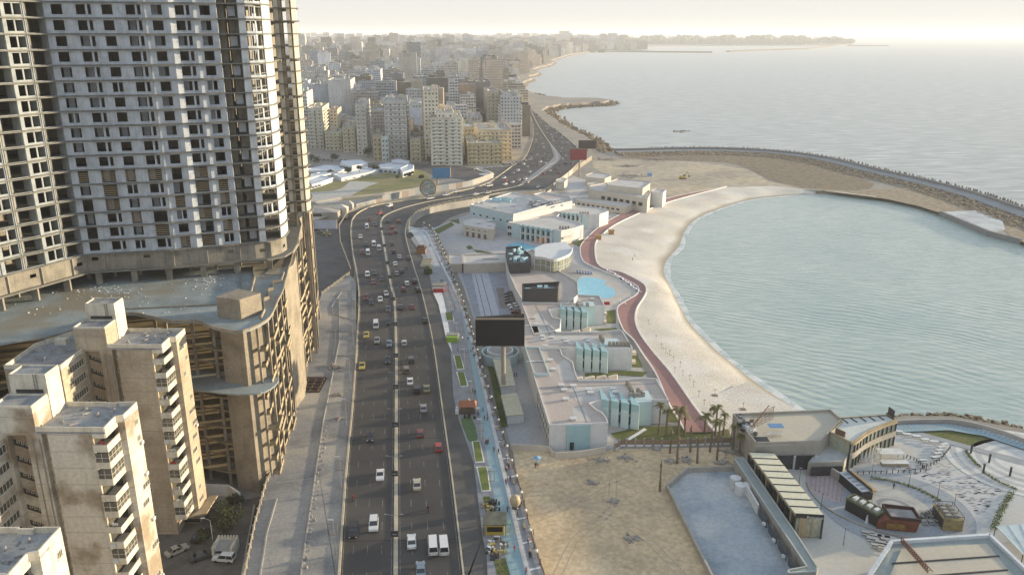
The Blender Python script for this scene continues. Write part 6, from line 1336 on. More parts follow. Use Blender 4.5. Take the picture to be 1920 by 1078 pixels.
# loungers around the pool
lm = mat('lounger_white', (.6, .6, .62), .7); lb_ = mat('lounger_blue', (.12, .16, .3), .7); L0 = {}
def lounger(u, v, m, label, group, rz=0):
    k = m.name
    if k not in L0: s = MB(); s.box(-.35, .35, -1.0, .4, .3, .4); s.add([(-.35, .4, .4), (.35, .4, .4), (.35, 1.0, .85), (-.35, 1.0, .85), (-.35, .4, .3), (.35, .4, .3), (.35, 1.0, .75), (-.35, 1.0, .75)], [[0, 1, 2, 3], [7, 6, 5, 4], [1, 0, 4, 5], [3, 2, 6, 7]]); s.box(-.3, -.25, -.9, .9, 0, .3); s.box(.25, .3, -.9, .9, 0, .3); L0[k] = s.build('sun_lounger', m); c = L0[k]
    else: c = L0[k].copy(); col.objects.link(c)
    c.location = (*W(u, v, ZR), ZR + .09); c.rotation_euler = (0, 0, rz); tag(c, label, 'sun lounger', group)
for i in range(12): lounger(1080 + i * 2.6, 511 + i * .3, lb_ if i % 2 else lm, 'sun lounger in the row above the curvy pool, %s from the left' % nth(i + 1), 'sun loungers above the curvy pool', .1)
for i in range(26): f = i / 25; lounger(1136 + 62 * f + (i % 2) * 2, 508 + 40 * f ** 1.3, lm if i % 3 else lb_, 'sun lounger beside the red path, %s from the far end of the row' % nth(i + 1), 'sun loungers in a row along the red path', .9)

pzp = None
for i, (u, v) in enumerate([(1092, 583), (1104, 586), (1118, 584), (1150, 574), (1162, 570), (1172, 575), (1180, 562), (1120, 572)]):
    if pzp is None:
        t = thing('pool_parasol', '', 'parasol', (0, 0, 0), 0, 'folded parasols on the curvy pool deck'); MB().tube((0, 0, 0), (0, 0, 1.2), .06).build('pole', metal_d, t); MB().tube((0, 0, 1.1), (0, 0, 2.8), .3, .05, 8).build('cover', par, t); pzp = proto(t)
    else: t = dup(pzp)
    t.location = (*W(u, v, ZR), ZR + .09); t['label'] = 'folded parasol on the curvy pool deck, %s in the scatter near the path' % nth(i + 1)
t = thing('red_sofa', 'small red sofa on the pool deck beside the curvy pool', 'sofa', (*W(1138, 571, ZR), ZR + .09)); MB().box(-1.2, 1.2, -.5, .5, 0, .45).build('seat', mat('sofa_red', (.35, .03, .03)), t); MB().box(-1.2, 1.2, .5, .75, 0, .9).build('backrest', mat('sofa_red', (.35, .03, .03)), t)
# ================================================ GARDEN, VILLAGE, CITY
def cpad(name, px, z, m, k=0): p = WP(px, z); struct(name, MB().sheet(sm(p, k, True) if k else p, z), m)
ZC = -.1
cpad('garden_lawn', [(560, 385), (560, 352), (640, 338), (700, 328), (770, 318), (800, 322), (806, 338), (780, 352), (700, 369), (640, 376)], ZC + .1, dgrass_m)
cpad('garden_path', [(560, 374), (560, 362), (600, 360), (625, 358), (640, 353), (645, 350), (655, 341), (668, 340), (712, 342), (690, 350), (660, 366), (630, 380), (600, 384)], ZC + .2, mat('garden_path_stone', (.42, .40, .35), .9), 0)
cpad('city_street', [(560, 312), (640, 312), (700, 306), (780, 306), (850, 312), (900, 316), (960, 312), (930, 330), (900, 345), (860, 336), (815, 330), (790, 320), (760, 315), (700, 316), (560, 324)], ZC + .06, asphalt2)
cpad('garden_strip', [(560, 420), (560, 392), (640, 380), (760, 362), (850, 350), (850, 356), (760, 372), (690, 384), (655, 396)], ZC + .07, mat('dusty_strip', (.32, .29, .24), .95, (.22, .2, .17), .1, .9))
rwm = mat('village_white', (.56, .58, .60), .8, (.45, .47, .49), .1, .8, 2, .1)
for i, (px, zt, lb) in enumerate([
    ([(575, 318), (575, 322), (640, 320), (655, 316), (650, 312), (610, 310)], 4.5, 'long white flat roofed hall at the far side of the low white complex'),
    ([(640, 302), (638, 309), (660, 312), (690, 307), (676, 300)], 7, 'raised white angular roof in the middle of the low complex'),
    ([(570, 330), (572, 336), (640, 322), (690, 314), (684, 310), (640, 316)], 4.0, 'white wing with dark slots running diagonally through the complex'),
    ([(570, 340), (575, 350), (600, 343), (625, 334), (600, 330)], 3.6, 'white low wing nearest the unfinished tower'),
    ([(625, 328), (640, 335), (700, 322), (716, 316), (690, 316)], 3.0, 'grey courtyard roof with white rim in the low complex'),
    ([(710, 310), (712, 316), (745, 320), (775, 310), (745, 303)], 4.0, 'white block group at the right end of the low complex'),
    ([(733, 301), (735, 304), (765, 307), (768, 303), (748, 299)], 5.5, 'small white vaulted looking block behind the right end group'),
    ([(750, 317), (755, 324), (774, 318), (776, 310), (766, 309)], 5.0, 'bright white cube at the right tip of the low complex')]):
    zt *= .75; t = block('low_white_building', lb, 'building', px, zt, rwm, rwm, ZC, .5)
    for k in range(4):
        u, v = px[1][0] + (px[2][0] - px[1][0]) * (k + .5) / 4, px[1][1] + (px[2][1] - px[1][1]) * (k + .5) / 4
        x, y = lp(t, u, v, zt); s = MB(); s.box(x - 1.6, x + 1.6, y - .35, y + .2, .8, zt - .9); s.build('window', glass_d, t)
tag(MB().wall(sm(WP([(560, 388), (640, 374), (720, 366), (790, 355)], ZC), 2), .5, ZC, 1.6).build('garden_wall', conc_lt), 'low pale wall curving between the lawn and the raised road', 'wall')
for i, (u, v, r, h, lb) in enumerate([(745, 334, 1.6, 2, 'small dark bush on the lawn, left one of three'), (768, 330, 2, 2.4, 'small dark bush on the lawn, middle of three'), (790, 334, 2.3, 2.6, 'small dark bush on the lawn, right one of three'), (652, 331, 3.2, 7, 'leafy tree at the lawn edge beside the white complex'), (674, 330, 2.4, 8, 'slender tree at the lawn edge right of the leafy one'), (705, 322, 3, 5, 'rounded tree by the white complex wall'), (620, 330, 3, 5, 'rounded tree against the white complex, far left'), (806, 308, 4, 7, 'dark street tree below the blank white panel building'), (772, 302, 4, 6, 'dark street tree behind the white complex'), (690, 296, 5, 9, 'dark tree in the street before the white tiled apartment block'), (590, 305, 6, 8, 'dark tree clump in the street at the far left'), (628, 300, 5, 7, 'dark tree between the old apartment houses')]):
    x, y = W(u, v, ZC); tree('garden_tree', lb, x, y, ZC, h, r, 100 + i, 420, .5)
# ------------------------------------------------ city building maker
def city_mat(name, ww, wh, dark=.35):
    m = mat(name, (0, 0, 0), .9, attr=True, ns=.05, amt=.5, fine=.8, fa=.1, streak=.35); t, N, L, b, pos, noise, ramp, mix, o = m_help[name]
    uv = N.new('ShaderNodeUVMap'); sx = N.new('ShaderNodeSeparateXYZ'); L.new(uv.outputs[0], sx.inputs[0])
    def M(op, a, b_=0.0, c=None):
        n_ = N.new('ShaderNodeMath'); n_.operation = op
        for i, q in enumerate((a, b_) if c is None else (a, b_, c)):
            if isinstance(q, (int, float)): n_.inputs[i].default_value = q
            else: L.new(q, n_.inputs[i])
        return n_.outputs[0]
    fx = M('FRACT', M('DIVIDE', sx.outputs[0], 3.0)); fz = M('FRACT', M('DIVIDE', sx.outputs[1], 3.2))
    wx = M('LESS_THAN', M('ABSOLUTE', M('SUBTRACT', fx, .5)), ww / 2); wz = M('LESS_THAN', M('ABSOLUTE', M('SUBTRACT', fz, .55)), wh / 2)
    wn = N.new('ShaderNodeTexWhiteNoise'); wn.noise_dimensions = '2D'; cb = N.new('ShaderNodeCombineXYZ'); L.new(M('FLOOR', M('DIVIDE', sx.outputs[0], 3.0)), cb.inputs[0]); L.new(M('FLOOR', M('DIVIDE', sx.outputs[1], 3.2)), cb.inputs[1]); L.new(cb.outputs[0], wn.inputs['Vector'])
    on = M('GREATER_THAN', wn.outputs['Value'], .14); mask = M('MULTIPLY', M('MULTIPLY', wx, wz), on)
    g = N.new('ShaderNodeNewGeometry'); sn = N.new('ShaderNodeSeparateXYZ'); L.new(g.outputs['Normal'], sn.inputs[0]); mask = M('MULTIPLY', mask, M('LESS_THAN', M('ABSOLUTE', sn.outputs[2]), .5))
    ledge = M('MULTIPLY', M('LESS_THAN', fz, .09), M('LESS_THAN', M('ABSOLUTE', sn.outputs[2]), .5))
    gl_ = mix(wn.outputs['Value'], (.035, .035, .035), (.12, .11, .10))
    o2 = mix(mask, mix(M('MULTIPLY', ledge, .35), o, (.75, .7, .6)), gl_); L.new(o2, b.inputs['Base Color']); return m
cm = [city_mat('city_facade', .42, .42), city_mat('city_facade_wide', .66, .45)]
blank_m = mat('city_blank_wall', (0, 0, 0), .92, attr=True, ns=.08, amt=.8, fine=.8, fa=.15, streak=.5)
roofc = mat('city_roof', (.34, .32, .29), .92, (.22, .21, .19), .1, .9, .6, .25)
class CB(MB):
    def __init__(s): super().__init__(); s.uv = []
    def face(s, vs, uv, mi): s.cc = s.col; s.add(vs, [list(range(len(vs)))], mi); s.uv += uv
    def bbox(s, cx, cy, a, w, d, z0, z1, mi=0, top=2, mside=None):
        ca, sa = math.cos(a), math.sin(a); P = [(cx + x * ca - y * sa, cy + x * sa + y * ca) for x, y in ((-w / 2, -d / 2), (w / 2, -d / 2), (w / 2, d / 2), (-w / 2, d / 2))]
        u = s.seed
        for i in range(4):
            p, q = P[i], P[(i + 1) % 4]; l = math.dist(p, q); m_ = mi if i in (0, 2) or mside is None else mside
            s.face([(*p, z0), (*q, z0), (*q, z1), (*p, z1)], [(u, 0), (u + l, 0), (u + l, z1 - z0), (u, z1 - z0)], m_); u += 30
        s.face([(*p, z1) for p in P], [(0, 0)] * 4, top)
    def make(s, name):
        o = s.build(name, [cm[0], cm[1], roofc, blank_m]); l = o.data.uv_layers.new(name='UVMap'); l.data.foreach_set('uv', [x for q in s.uv for x in q]); return o
PAL = [(.50, .46, .39), (.60, .56, .48), (.46, .41, .33), (.64, .62, .57), (.37, .32, .27), (.48, .47, .46), (.44, .39, .30), (.60, .59, .57), (.28, .25, .23), (.52, .44, .35), (.66, .66, .65), (.38, .40, .42)]
CN = ['tan', 'cream', 'khaki', 'pale cream', 'brown', 'grey beige', 'ochre', 'off white', 'dark brown', 'sandy', 'whitish', 'grey']
def roofstuff(c, cx, cy, a, w, d, z1, rg, n_=None):
    sv = c.col
    for k in range(n_ or rg.randint(2, 4)):
        q = rg.uniform(.14, .3); g_ = rg.uniform(.7, 1.1); c.col = (*[x * g_ for x in sv[:3]], 1)
        X, Y = rg.uniform(-.32, .32) * w, rg.uniform(-.32, .32) * d; ca, sa = math.cos(a), math.sin(a)
        c.bbox(cx + X * ca - Y * sa, cy + X * sa + Y * ca, a, w * q, d * q, z1, z1 + rg.uniform(1.5, 4), 3, 2)
    c.col = sv
def solve_corner(uL, uM, uR, vb, vt, th, z=ZC):
    C = W(uM, vb, z); lo, hi = .5, 120; ca, sa = math.cos(th), math.sin(th)
    for _ in range(40):
        m = (lo + hi) / 2
        if PX(C[0] - ca * m, C[1] - sa * m, z)[0] > uL: lo = m
        else: hi = m
    w = m; h = HZ(C[0], C[1], vt) - z; lo, hi = .5, 70
    for _ in range(40):
        m = (lo + hi) / 2
        if PX(C[0] - sa * m, C[1] + ca * m, z + h)[0] < uR: lo = m
        else: hi = m
    d = m if uR > uM + .5 else 14; d = max(6, min(d, 60))
    return C, w, d, h
win_c = {}
def near_building(uL, uM, uR, vb, vt, c, label, th=0.0, mi=0, side=0, parts=0, balc=0, wparts=True, fm=None, ww=1.3, wh=1.5, rows=None, roofn=3):
    C, w, d, h = solve_corner(uL, uM, uR, vb, vt, th); ca, sa = math.cos(th), math.sin(th)
    cx, cy = C[0] - ca * w / 2 - sa * d / 2, C[1] - sa * w / 2 + ca * d / 2; rg = random.Random(int(uL * 7 + vb))
    t = thing('apartment_block', label, 'apartment block', (cx, cy, ZC), th)
    c = tuple(q * 1.2 for q in c); b = CB(); b.seed = rg.uniform(0, 90); b.col = (*c, 1); mm = 3 if wparts else mi
    b.bbox(0, 0, 0, w, d, -.4, h, mm, 2, mm if wparts else side); b.make('wall').parent = t
    r_ = CB(); r_.seed = 0; r_.col = (*[x * .9 for x in c], 1)
    for a0, a1, b0, b1 in ((-w / 2, w / 2, -d / 2, -d / 2 + .4), (w / 2 - .4, w / 2, -d / 2 + .4, d / 2 - .4), (-w / 2, -w / 2 + .4, -d / 2 + .4, d / 2 - .4), (-w / 2, w / 2, d / 2 - .4, d / 2)): r_.bbox((a0 + a1) / 2, (b0 + b1) / 2, 0, a1 - a0, b1 - b0, h, h + 1.0, 3, 3)
    r_.make('parapet').parent = t
    for k in range(roofn):
        q = CB(); q.seed = 0; q.col = (*[x * rg.uniform(.8, 1.1) for x in c], 1); X, Y = rg.uniform(-.3, .3) * w, rg.uniform(-.2, .35) * d
        q.bbox(X, Y, 0, min(w, 12) * rg.uniform(.2, .4), min(d, 12) * rg.uniform(.25, .4), h, h + rg.uniform(2, 4.2), 3, 2); q.make('roof_hut').parent = t
    s = MB(); 
    for k in range(12): s.ob(rg.uniform(-.42, .42) * w, rg.uniform(-.42, .42) * d, rg.uniform(0, 3), rg.uniform(.5, 1.6), rg.uniform(.5, 1), h, h + rg.uniform(.4, 1.6))
    s.build('roof_clutter', whitem if rg.random() < .5 else metal_g, t)
    if wparts:
        nf = rows or max(3, int(h / 3.3)); n1 = max(2, int(w / 3.6)); n2 = max(2, int(d / 3.8)); budget = 99; tot = nf * (n1 + n2)
        if tot > 99: n2 = max(2, min(n2, int((99 - nf * n1) / nf))) if nf * n1 < 80 else 2; n1 = min(n1, (99 - nf * n2) // nf)
        key = (ww, wh)
        if key not in win_c: mb = MB(); mb.box(-ww / 2, ww / 2, -.12, .1, 0, wh); mb2 = MB(); mb2.box(-ww / 2 - .12, ww / 2 + .12, -.22, .1, -.22, -.01); mb2.box(-ww / 2 - .12, ww / 2 + .12, -.22, .1, wh + .01, wh + .16); a = mb.build('window', glass_w); e = mb2.build('sill', conc_lt); win_c[key] = (a.data, e.data); bpy.data.objects.remove(a); bpy.data.objects.remove(e)
        for f in range(nf):
            z = 1.2 + f * (h - 1) / nf
            for side_, n_, L_ in ((0, n1, w), (1, n2, d)):
                for k in range(n_):
                    X = -L_ / 2 + L_ * (k + .5) / n_; o_ = bpy.data.objects.new('window', win_c[key][0]); col.objects.link(o_); o_.parent = t
                    o_.location = (X, -d / 2, z) if side_ == 0 else (w / 2, X, z); o_.rotation_euler = (0, 0, 0 if side_ == 0 else math.pi / 2)
        if balc:
            for f in range(1, nf):
                z = .9 + f * (h - 1) / nf
                for k in range(balc):
                    X = -w / 2 + w * (k + .5) / balc; s = MB(); L_ = w / balc * .36; s.box(X - L_, X + L_, -d / 2 - 1.3, -d / 2 - .01, z - .2, z); s.box(X - L_, X + L_, -d / 2 - 1.32, -d / 2 - 1.18, z + .002, z + 1.0); q = s.build('balcony', mats_b(c), t)
                s = MB(); s.box(w / 2 + .01, w / 2 + 1.3, -d * .3, d * .3, z - .2, z); s.box(w / 2 + 1.18, w / 2 + 1.32, -d * .3, d * .3, z + .002, z + 1.0); s.build('balcony', mats_b(c), t)
    return t
def mats_b(c): return mat('balcony_%02d%02d%02d' % tuple(int(x * 99) for x in c), tuple(min(.7, x * 1.1) for x in c), .9)
cr, kh, wh_, br_, sa_, dk = (.58, .52, .40), (.44, .38, .27), (.60, .60, .58), (.33, .27, .21), (.52, .44, .31), (.17, .16, .16)
TH = .10
near_building(809, 868, 877, 310, 222, (.62, .58, .47), 'cream apartment block of thirteen floors with banded balconies, front row middle', TH, balc=2, rows=13, ww=1.6, roofn=2)
near_building(818, 852, 862, 308, 212, (.62, .58, .47), 'cream stepped penthouse rising behind the banded balcony block', TH, wparts=False)
near_building(877, 942, 955, 309, 270, (.46, .39, .24), 'ochre old apartment house with shuttered windows beside the road corner', TH, balc=3, rows=5)
near_building(896, 960, 980, 300, 245, (.55, .46, .32), 'sunlit cream corner block along the coast road, behind the ochre house', TH, balc=2, rows=7)
near_building(770, 790, 810, 303, 262, (.45, .39, .27), 'narrow ochre house left of the banded balcony block', TH, rows=5, balc=1)
near_building(772, 803, 818, 300, 262, kh, 'low khaki house behind the blue billboard', TH, rows=5, wparts=False)
near_building(724, 765, 769, 298, 190, (.50, .48, .44), 'tall grey block crowded with air conditioners and balconies, left of the blank panel', TH, balc=3, rows=12)
bp2 = near_building(769, 797, 802, 262, 196, (.48, .49, .48), 'grey block carrying a huge blank white panel on its front', TH, wparts=False, mi=0)
C, w, d, h = solve_corner(769, 797, 802, 262, 196, TH); MB().box(-w / 2 + 1, w / 2 - .5, -d / 2 - .5, -d / 2 - .3, 3.5, h - 4).build('blank_panel', mat('panel_white', (.62, .65, .68), .6), bp2); MB().box(-w / 2 + .5, w / 2, -d / 2 - .52, -d / 2 - .31, 1, 3.2).build('panel_base', mat('panel_grey', (.4, .45, .48), .6), bp2)
near_building(797, 825, 842, 300, 172, (.62, .55, .42), 'tall cream tower with stepped top and small windows above the banded block', TH, wparts=False, mi=0)
near_building(671, 690, 720, 291, 197, (.55, .51, .45), 'apartment tower with white framed dark front and peach sunlit side', TH, balc=2, rows=12)
near_building(701, 717, 722, 302, 256, (.42, .34, .22), 'small brown house right of the peach sided tower', TH, wparts=True, rows=5)
near_building(717, 730, 738, 304, 258, (.48, .52, .50), 'narrow pale blue house in the front row', TH, rows=5)
near_building(644, 668, 672, 286, 240, (.50, .45, .33), 'old ochre apartment house with rounded balconies', TH, balc=2, rows=6)
near_building(611, 642, 645, 282, 248, (.48, .44, .32), 'old apartment house with a central bay, left of the rounded balconies one', TH, balc=2, rows=5)
near_building(582, 608, 620, 279, 205, (.50, .47, .38), 'stepped beige apartment block near the unfinished tower edge', TH, balc=2, rows=11)
near_building(560, 582, 586, 276, 175, (.44, .43, .42), 'tall narrow grey block partly hidden by the unfinished tower', TH, wparts=False, mi=1)
near_building(620, 636, 640, 268, 208, (.46, .41, .33), 'plain beige side wall block behind the old apartment house', TH, wparts=False)
near_building(620, 662, 688, 240, 152, (.52, .50, .47), 'big white grey slab block with blank side wall, behind the front row', TH, wparts=False, mi=3, side=0)
near_building(644, 672, 676, 262, 228, (.50, .46, .36), 'khaki mid rise with a blank gable behind the ochre houses', TH, wparts=False, mi=3)
near_building(694, 718, 734, 226, 168, (.34, .29, .24), 'brown box building with a bright side, right of the slab block', TH, wparts=False, mi=3, side=3)
near_building(734, 758, 772, 205, 140, (.24, .23, .23), 'dark grey block with a cream sunlit side', TH, wparts=False, mi=3, side=0)
near_building(776, 818, 826, 196, 145, (.20, .20, .21), 'wide dark unfinished block with a pale blue roof shed', TH, wparts=False, mi=3, side=0)
near_building(688, 716, 730, 190, 132, (.50, .52, .55), 'bluish white apartment block in the second row', TH, wparts=False, mi=1)
near_building(746, 790, 800, 172, 112, (.54, .55, .55), 'long whitish block on the skyline of the second row', TH, wparts=False, mi=1)
near_building(914, 936, 942, 242, 172, (.42, .38, .30), 'khaki tower with its glassy twin beside the coast road', TH, wparts=True, rows=10, balc=2)
near_building(942, 968, 973, 244, 175, (.36, .33, .26), 'glassy balconied tower at the coast road, seaward twin', TH, wparts=True, rows=10, balc=1)
near_building(903, 954, 958, 186, 130, (.30, .26, .20), 'wide brown block with horizontal bands facing the sea', TH, wparts=False, mi=1)
near_building(893, 920, 924, 230, 155, (.21, .20, .20), 'dark bare concrete block with a lit edge', TH, wparts=False, mi=3, side=3)
near_building(862, 893, 896, 232, 160, (.30, .23, .18), 'dark brown brick unfinished block', TH, wparts=False, mi=3)
near_building(844, 862, 866, 238, 145, (.46, .45, .44), 'slim grey white block full of windows', TH, wparts=False, mi=1)
near_building(878, 905, 912, 262, 222, (.46, .43, .38), 'low mixed roof house behind the sunlit corner block', TH, wparts=False)
near_building(866, 900, 906, 280, 240, (.45, .41, .30), 'house with a long roof terrace behind the ochre house', TH, wparts=False)
near_building(590, 618, 622, 232, 160, (.40, .42, .44), 'blue grey block beside the big slab block', TH, wparts=False, mi=3)
near_building(838, 860, 864, 215, 120, (.50, .46, .40), 'tall beige block in the second row above the stepped tower', TH, wparts=False, mi=0)
near_building(820, 846, 850, 176, 125, (.52, .48, .44), 'block with red and blue roof sheds', TH, wparts=False, mi=1)
# ------------------------------------------------ the rest of the city: 250 blocks of their own, then one mass
rg = random.Random(42)
cells = []
road_c = [(p[0], p[1]) for p in EL[60:]]
cl = sorted([(p[1], p[0]) for p in coast_n if p[1] > 700])
def coast_x(y):
    best = 1e9
    for i in range(len(coast_n) - 1):
        (x0, y0), (x1, y1) = coast_n[i], coast_n[i + 1]
        if (y0 - y) * (y1 - y) <= 0 and y0 != y1: best = min(best, x0 + (x1 - x0) * (y - y0) / (y1 - y0))
    return best
elmax = max(p[1] for p in EL) - 5
def el_x(y):
    xs = [a[0] + (b[0] - a[0]) * (y - a[1]) / (b[1] - a[1]) for a, b in zip(EL, EL[1:]) if (a[1] - y) * (b[1] - y) <= 0 and a[1] != b[1]]
    return min(xs) if xs else 0
y = 760.0
while y < 11500:
    st = 30 + (y - 760) * .006
    if y < elmax: xr = el_x(y) - 16
    elif y < 5400: xr = coast_x(y) - 50
    else: xr = 850 + (y - 5400) * .02
    xr = min(xr, 4000); xl = -0.29 * y - 60
    x = xr - rg.uniform(0, 10)
    while x > xl:
        cells.append((x + rg.uniform(-3, 3), y + rg.uniform(-5, 5), st, xr - x < st * 1.2)); x -= st * rg.uniform(.8, 1.15)
        if rg.random() < .12: x -= st * .6
    y += st * rg.uniform(.85, 1.1)
nearb = [o_ for o_ in bpy.data.objects if o_.name.startswith('apartment_block') and 'label' in o_]
nb_ = [(o_.location.x, o_.location.y, max([abs(v.co.x) for c_ in o_.children if c_.name.startswith('wall') for v in c_.data.vertices] + [6]), max([abs(v.co.y) for c_ in o_.children if c_.name.startswith('wall') for v in c_.data.vertices] + [6])) for o_ in nearb]
cnt = 0; mass = CB(); hist = {}
for (x, y, st, fr) in cells:
    if any(abs(x - a_) < w_ + st * .45 and abs(y - b_) < d_ + st * .45 for a_, b_, w_, d_ in nb_): continue
    u, v = PX(x, y, 0)
    if u < 555: continue
    k = rg.randrange(len(PAL)); w = st * rg.uniform(.55, .92); d = st * rg.uniform(.5, .85); h = rg.choice([14, 18, 22, 26, 30, 34, 38, 40, 24, 28]) * rg.uniform(.8, 1.15)
    if rg.random() < .12: h *= 1.45
    h *= 1.14; h *= 1 + min(.35, max(0, (y - 1200) / 6000))
    g_ = rg.uniform(.85, 1.15); c = tuple(q * g_ for q in PAL[k])
    if rg.random() < .16: c = tuple(q * .45 for q in c)
    else: c = tuple(q * 1.1 for q in c)
    a = TH + rg.gauss(0, .06) + (.1 if y > 1500 else 0)
    individual = cnt < 262 and y < 3000
    b = CB() if individual else mass
    b.seed = rg.uniform(0, 90); b.col = (*c, 1); mi = rg.choice([0, 0, 1, 1, 3]) if sum(c) > .6 else 3; ms = rg.choice([0, 1, 0, 3])
    ox, oy = (0, 0) if individual else (x, y)
    b.bbox(ox, oy, a, w, d, -.4 if individual else ZC - .4, h, mi, 2, ms)
    if rg.random() < .35: b.bbox(ox + w * .3, oy + d * .4, a, w * .7, d * .7, -.4, h * rg.uniform(.6, .9), mi, 2, ms)
    roofstuff(b, ox, oy, a, w, d, h, rg, 3 if individual else 1)
    if individual:
        cnt += 1; o_ = b.make('city_building'); o_.location = (x, y, ZC); ht = 'low' if h < 20 else ('mid height' if h < 32 else 'tall'); nm = 'dark ' + CN[k] if sum(c) < .6 else CN[k]
        dist = 'nearer' if y < 1050 else ('middle' if y < 1500 else 'farther'); key = (ht, nm, dist); hist.setdefault(key, []).append((u, o_))
for (ht, nm, dist), L_ in hist.items():
    L_.sort(key=lambda q: q[0])
    for i, (u, o_) in enumerate(L_):
        tag(o_, ('%s %s building in the %s city rows' % (ht, nm, dist)) + (', %s such from the left' % nth(i + 1) if len(L_) > 1 else ''), 'building', 'city buildings behind the front row')
o_ = mass.make('distant_city'); o_['kind'] = 'stuff'; print('CITY', cnt, len(cells), len(mass.f))
# far peninsula: wood and towers, thin moles in the bay
s = MB(); r_ = random.Random(15)
for k in range(2600):
    u = r_.uniform(1040, 1600); x, y = W(u, r_.uniform(80, 85), -3); q = r_.uniform(10, 26) * (1.25 if (u * .03) % 2 < 1.3 else .9); s.ball((x, y, -3 + r_.uniform(.8, 1.9) * q), q, 5, 4, .9 if u < 1520 else .3)
tag(s.build('far_wood', mat('far_trees', (.07, .085, .04), .95)), kind='stuff')
s = MB()
for k in range(120):
    u = r_.uniform(1040, 1600); x, y = W(u, r_.uniform(76, 79), -3); q = r_.uniform(15, 40); s.ob(x, y, .1, q, q, -4, r_.uniform(25, 62) if u < 1530 else r_.uniform(12, 20))
for u, h, w_ in ((1058, 130, 90), (1066, 110, 60), (1100, 90, 40), (1195, 62, 60)): x, y = W(u, 84, -3); s.ob(x, y, .1, w_, 50, -4, h * .9)
tag(s.build('far_towers', mat('far_concrete', (.3, .28, .26))), kind='stuff')
s = MB(); s.wall(sm(WP([(1112, 99), (1160, 98), (1250, 99), (1335, 99.5)], ZS), 2), 26, ZS - 1, 1.5); s.wall(WP([(1365, 98), (1440, 95), (1510, 93), (1560, 88)], ZS), 26, ZS - 1, 1.5); s.wall(WP([(1590, 87), (1665, 87)], ZS), 30, ZS - 1, 1); struct('bay_mole', s, rock_m)
s = MB()
for k in range(60): x, y = W(r_.uniform(1095, 1135), r_.uniform(96, 98.5), -4); s.ball((x, y, 0), r_.uniform(8, 16), 5, 4, .7)
tag(s.build('mole_wood', mat('far_trees', (.07, .085, .04))), kind='stuff')
# rocks on the near coast, spit and islet
s = MB()
for k in range(1500):
    i = r_.randrange(len(coast_n[:90])); p = coast_n[i]; q = r_.uniform(.6, 2.2); s.ob(p[0] + r_.gauss(-3, 5), p[1] + r_.gauss(0, 5), r_.uniform(0, 3), q * 1.8, q * 1.2, ZS - .3, ZR + r_.uniform(-.6, 1.6))
tag(s.build('coast_rocks', rock_m), kind='stuff')
s = MB()
for k in range(26): x, y = W(r_.uniform(1262, 1292), 246.5 + r_.uniform(-1, 2.5), ZS); s.ob(x, y, r_.uniform(0, 3), r_.uniform(1, 2.4), r_.uniform(1, 2), ZS - .4, ZS + r_.uniform(.1, .7))
tag(s.build('sea_rock', rock_m), 'dark rock islet breaking the sea beyond the breakwater', 'rock')
# ================================================ VEHICLES
tyre = mat('tyre', (.02, .02, .02), .9); headl = mat('headlight', (.7, .7, .65), .2); tail = mat('tail_light', (.3, .02, .02), .3); carglass = mat('car_glass', (.02, .025, .03), .1, spec=.7)
def paint(n_, c): return mat('paint_' + n_, c, .35, tuple(x * .85 for x in c), 3, .4, 8, .05, spec=.5)
PC = {'white': (.62, .62, .60), 'black': (.02, .02, .022), 'dark grey': (.07, .07, .075), 'grey': (.22, .22, .22), 'silver': (.42, .42, .41), 'red': (.34, .035, .03), 'dark red': (.16, .03, .025), 'blue grey': (.16, .21, .26), 'yellow': (.50, .38, .04), 'brown': (.16, .12, .09), 'olive': (.18, .17, .07), 'beige': (.40, .36, .28)}
PROF = {  # side profiles: (y, z) of the lower body, and of the cabin
    'saloon car': ([(-2.2, .35), (-2.2, .78), (-1.9, .92), (-1.45, .95), (1.0, .95), (2.0, .82), (2.2, .6), (2.2, .35)], [(-1.5, .95), (-1.0, 1.42), (.35, 1.44), (1.05, .96)], 1.74),
    'hatchback': ([(-1.9, .35), (-1.95, .85), (-1.8, .95), (1.0, .97), (1.75, .85), (1.9, .6), (1.9, .35)], [(-1.8, .95), (-1.45, 1.48), (.3, 1.5), (1.05, .97)], 1.68),
    'jeep': ([(-2.1, .45), (-2.15, 1.05), (1.2, 1.08), (2.0, 1.0), (2.15, .8), (2.1, .45)], [(-2.08, 1.06), (-1.95, 1.72), (.5, 1.74), (1.0, 1.08)], 1.82),
    'minibus': ([(-2.5, .4), (-2.55, 1.15), (2.3, 1.15), (2.55, .85), (2.5, .4)], [(-2.5, 1.15), (-2.4, 2.05), (1.75, 2.05), (2.3, 1.16)], 1.86),
    'pickup': ([(-2.4, .45), (-2.4, 1.0), (-.6, 1.0), (.9, 1.02), (2.1, .9), (2.3, .7), (2.3, .45)], [(-.75, 1.0), (-.65, 1.6), (.4, 1.62), (1.0, 1.02)], 1.8)}
def loft(s, prof, w0, w1f, mi=0, zlo=None):
    n_ = len(prof); z0 = min(p[1] for p in prof); z1 = max(p[1] for p in prof)
    wd_ = [w0 + (w1f - w0) * ((p[1] - z0) / (z1 - z0 + 1e-6)) for p in prof]
    L_ = [(-w / 2, p[0], p[1]) for p, w in zip(prof, wd_)]; R_ = [(w / 2, p[0], p[1]) for p, w in zip(prof, wd_)]
    s.add(L_ + R_, [[i, n_ + i, n_ + (i + 1) % n_, (i + 1) % n_] for i in range(n_)] + [list(range(n_)), list(range(n_, 2 * n_))[::-1]], mi)
protos = {}
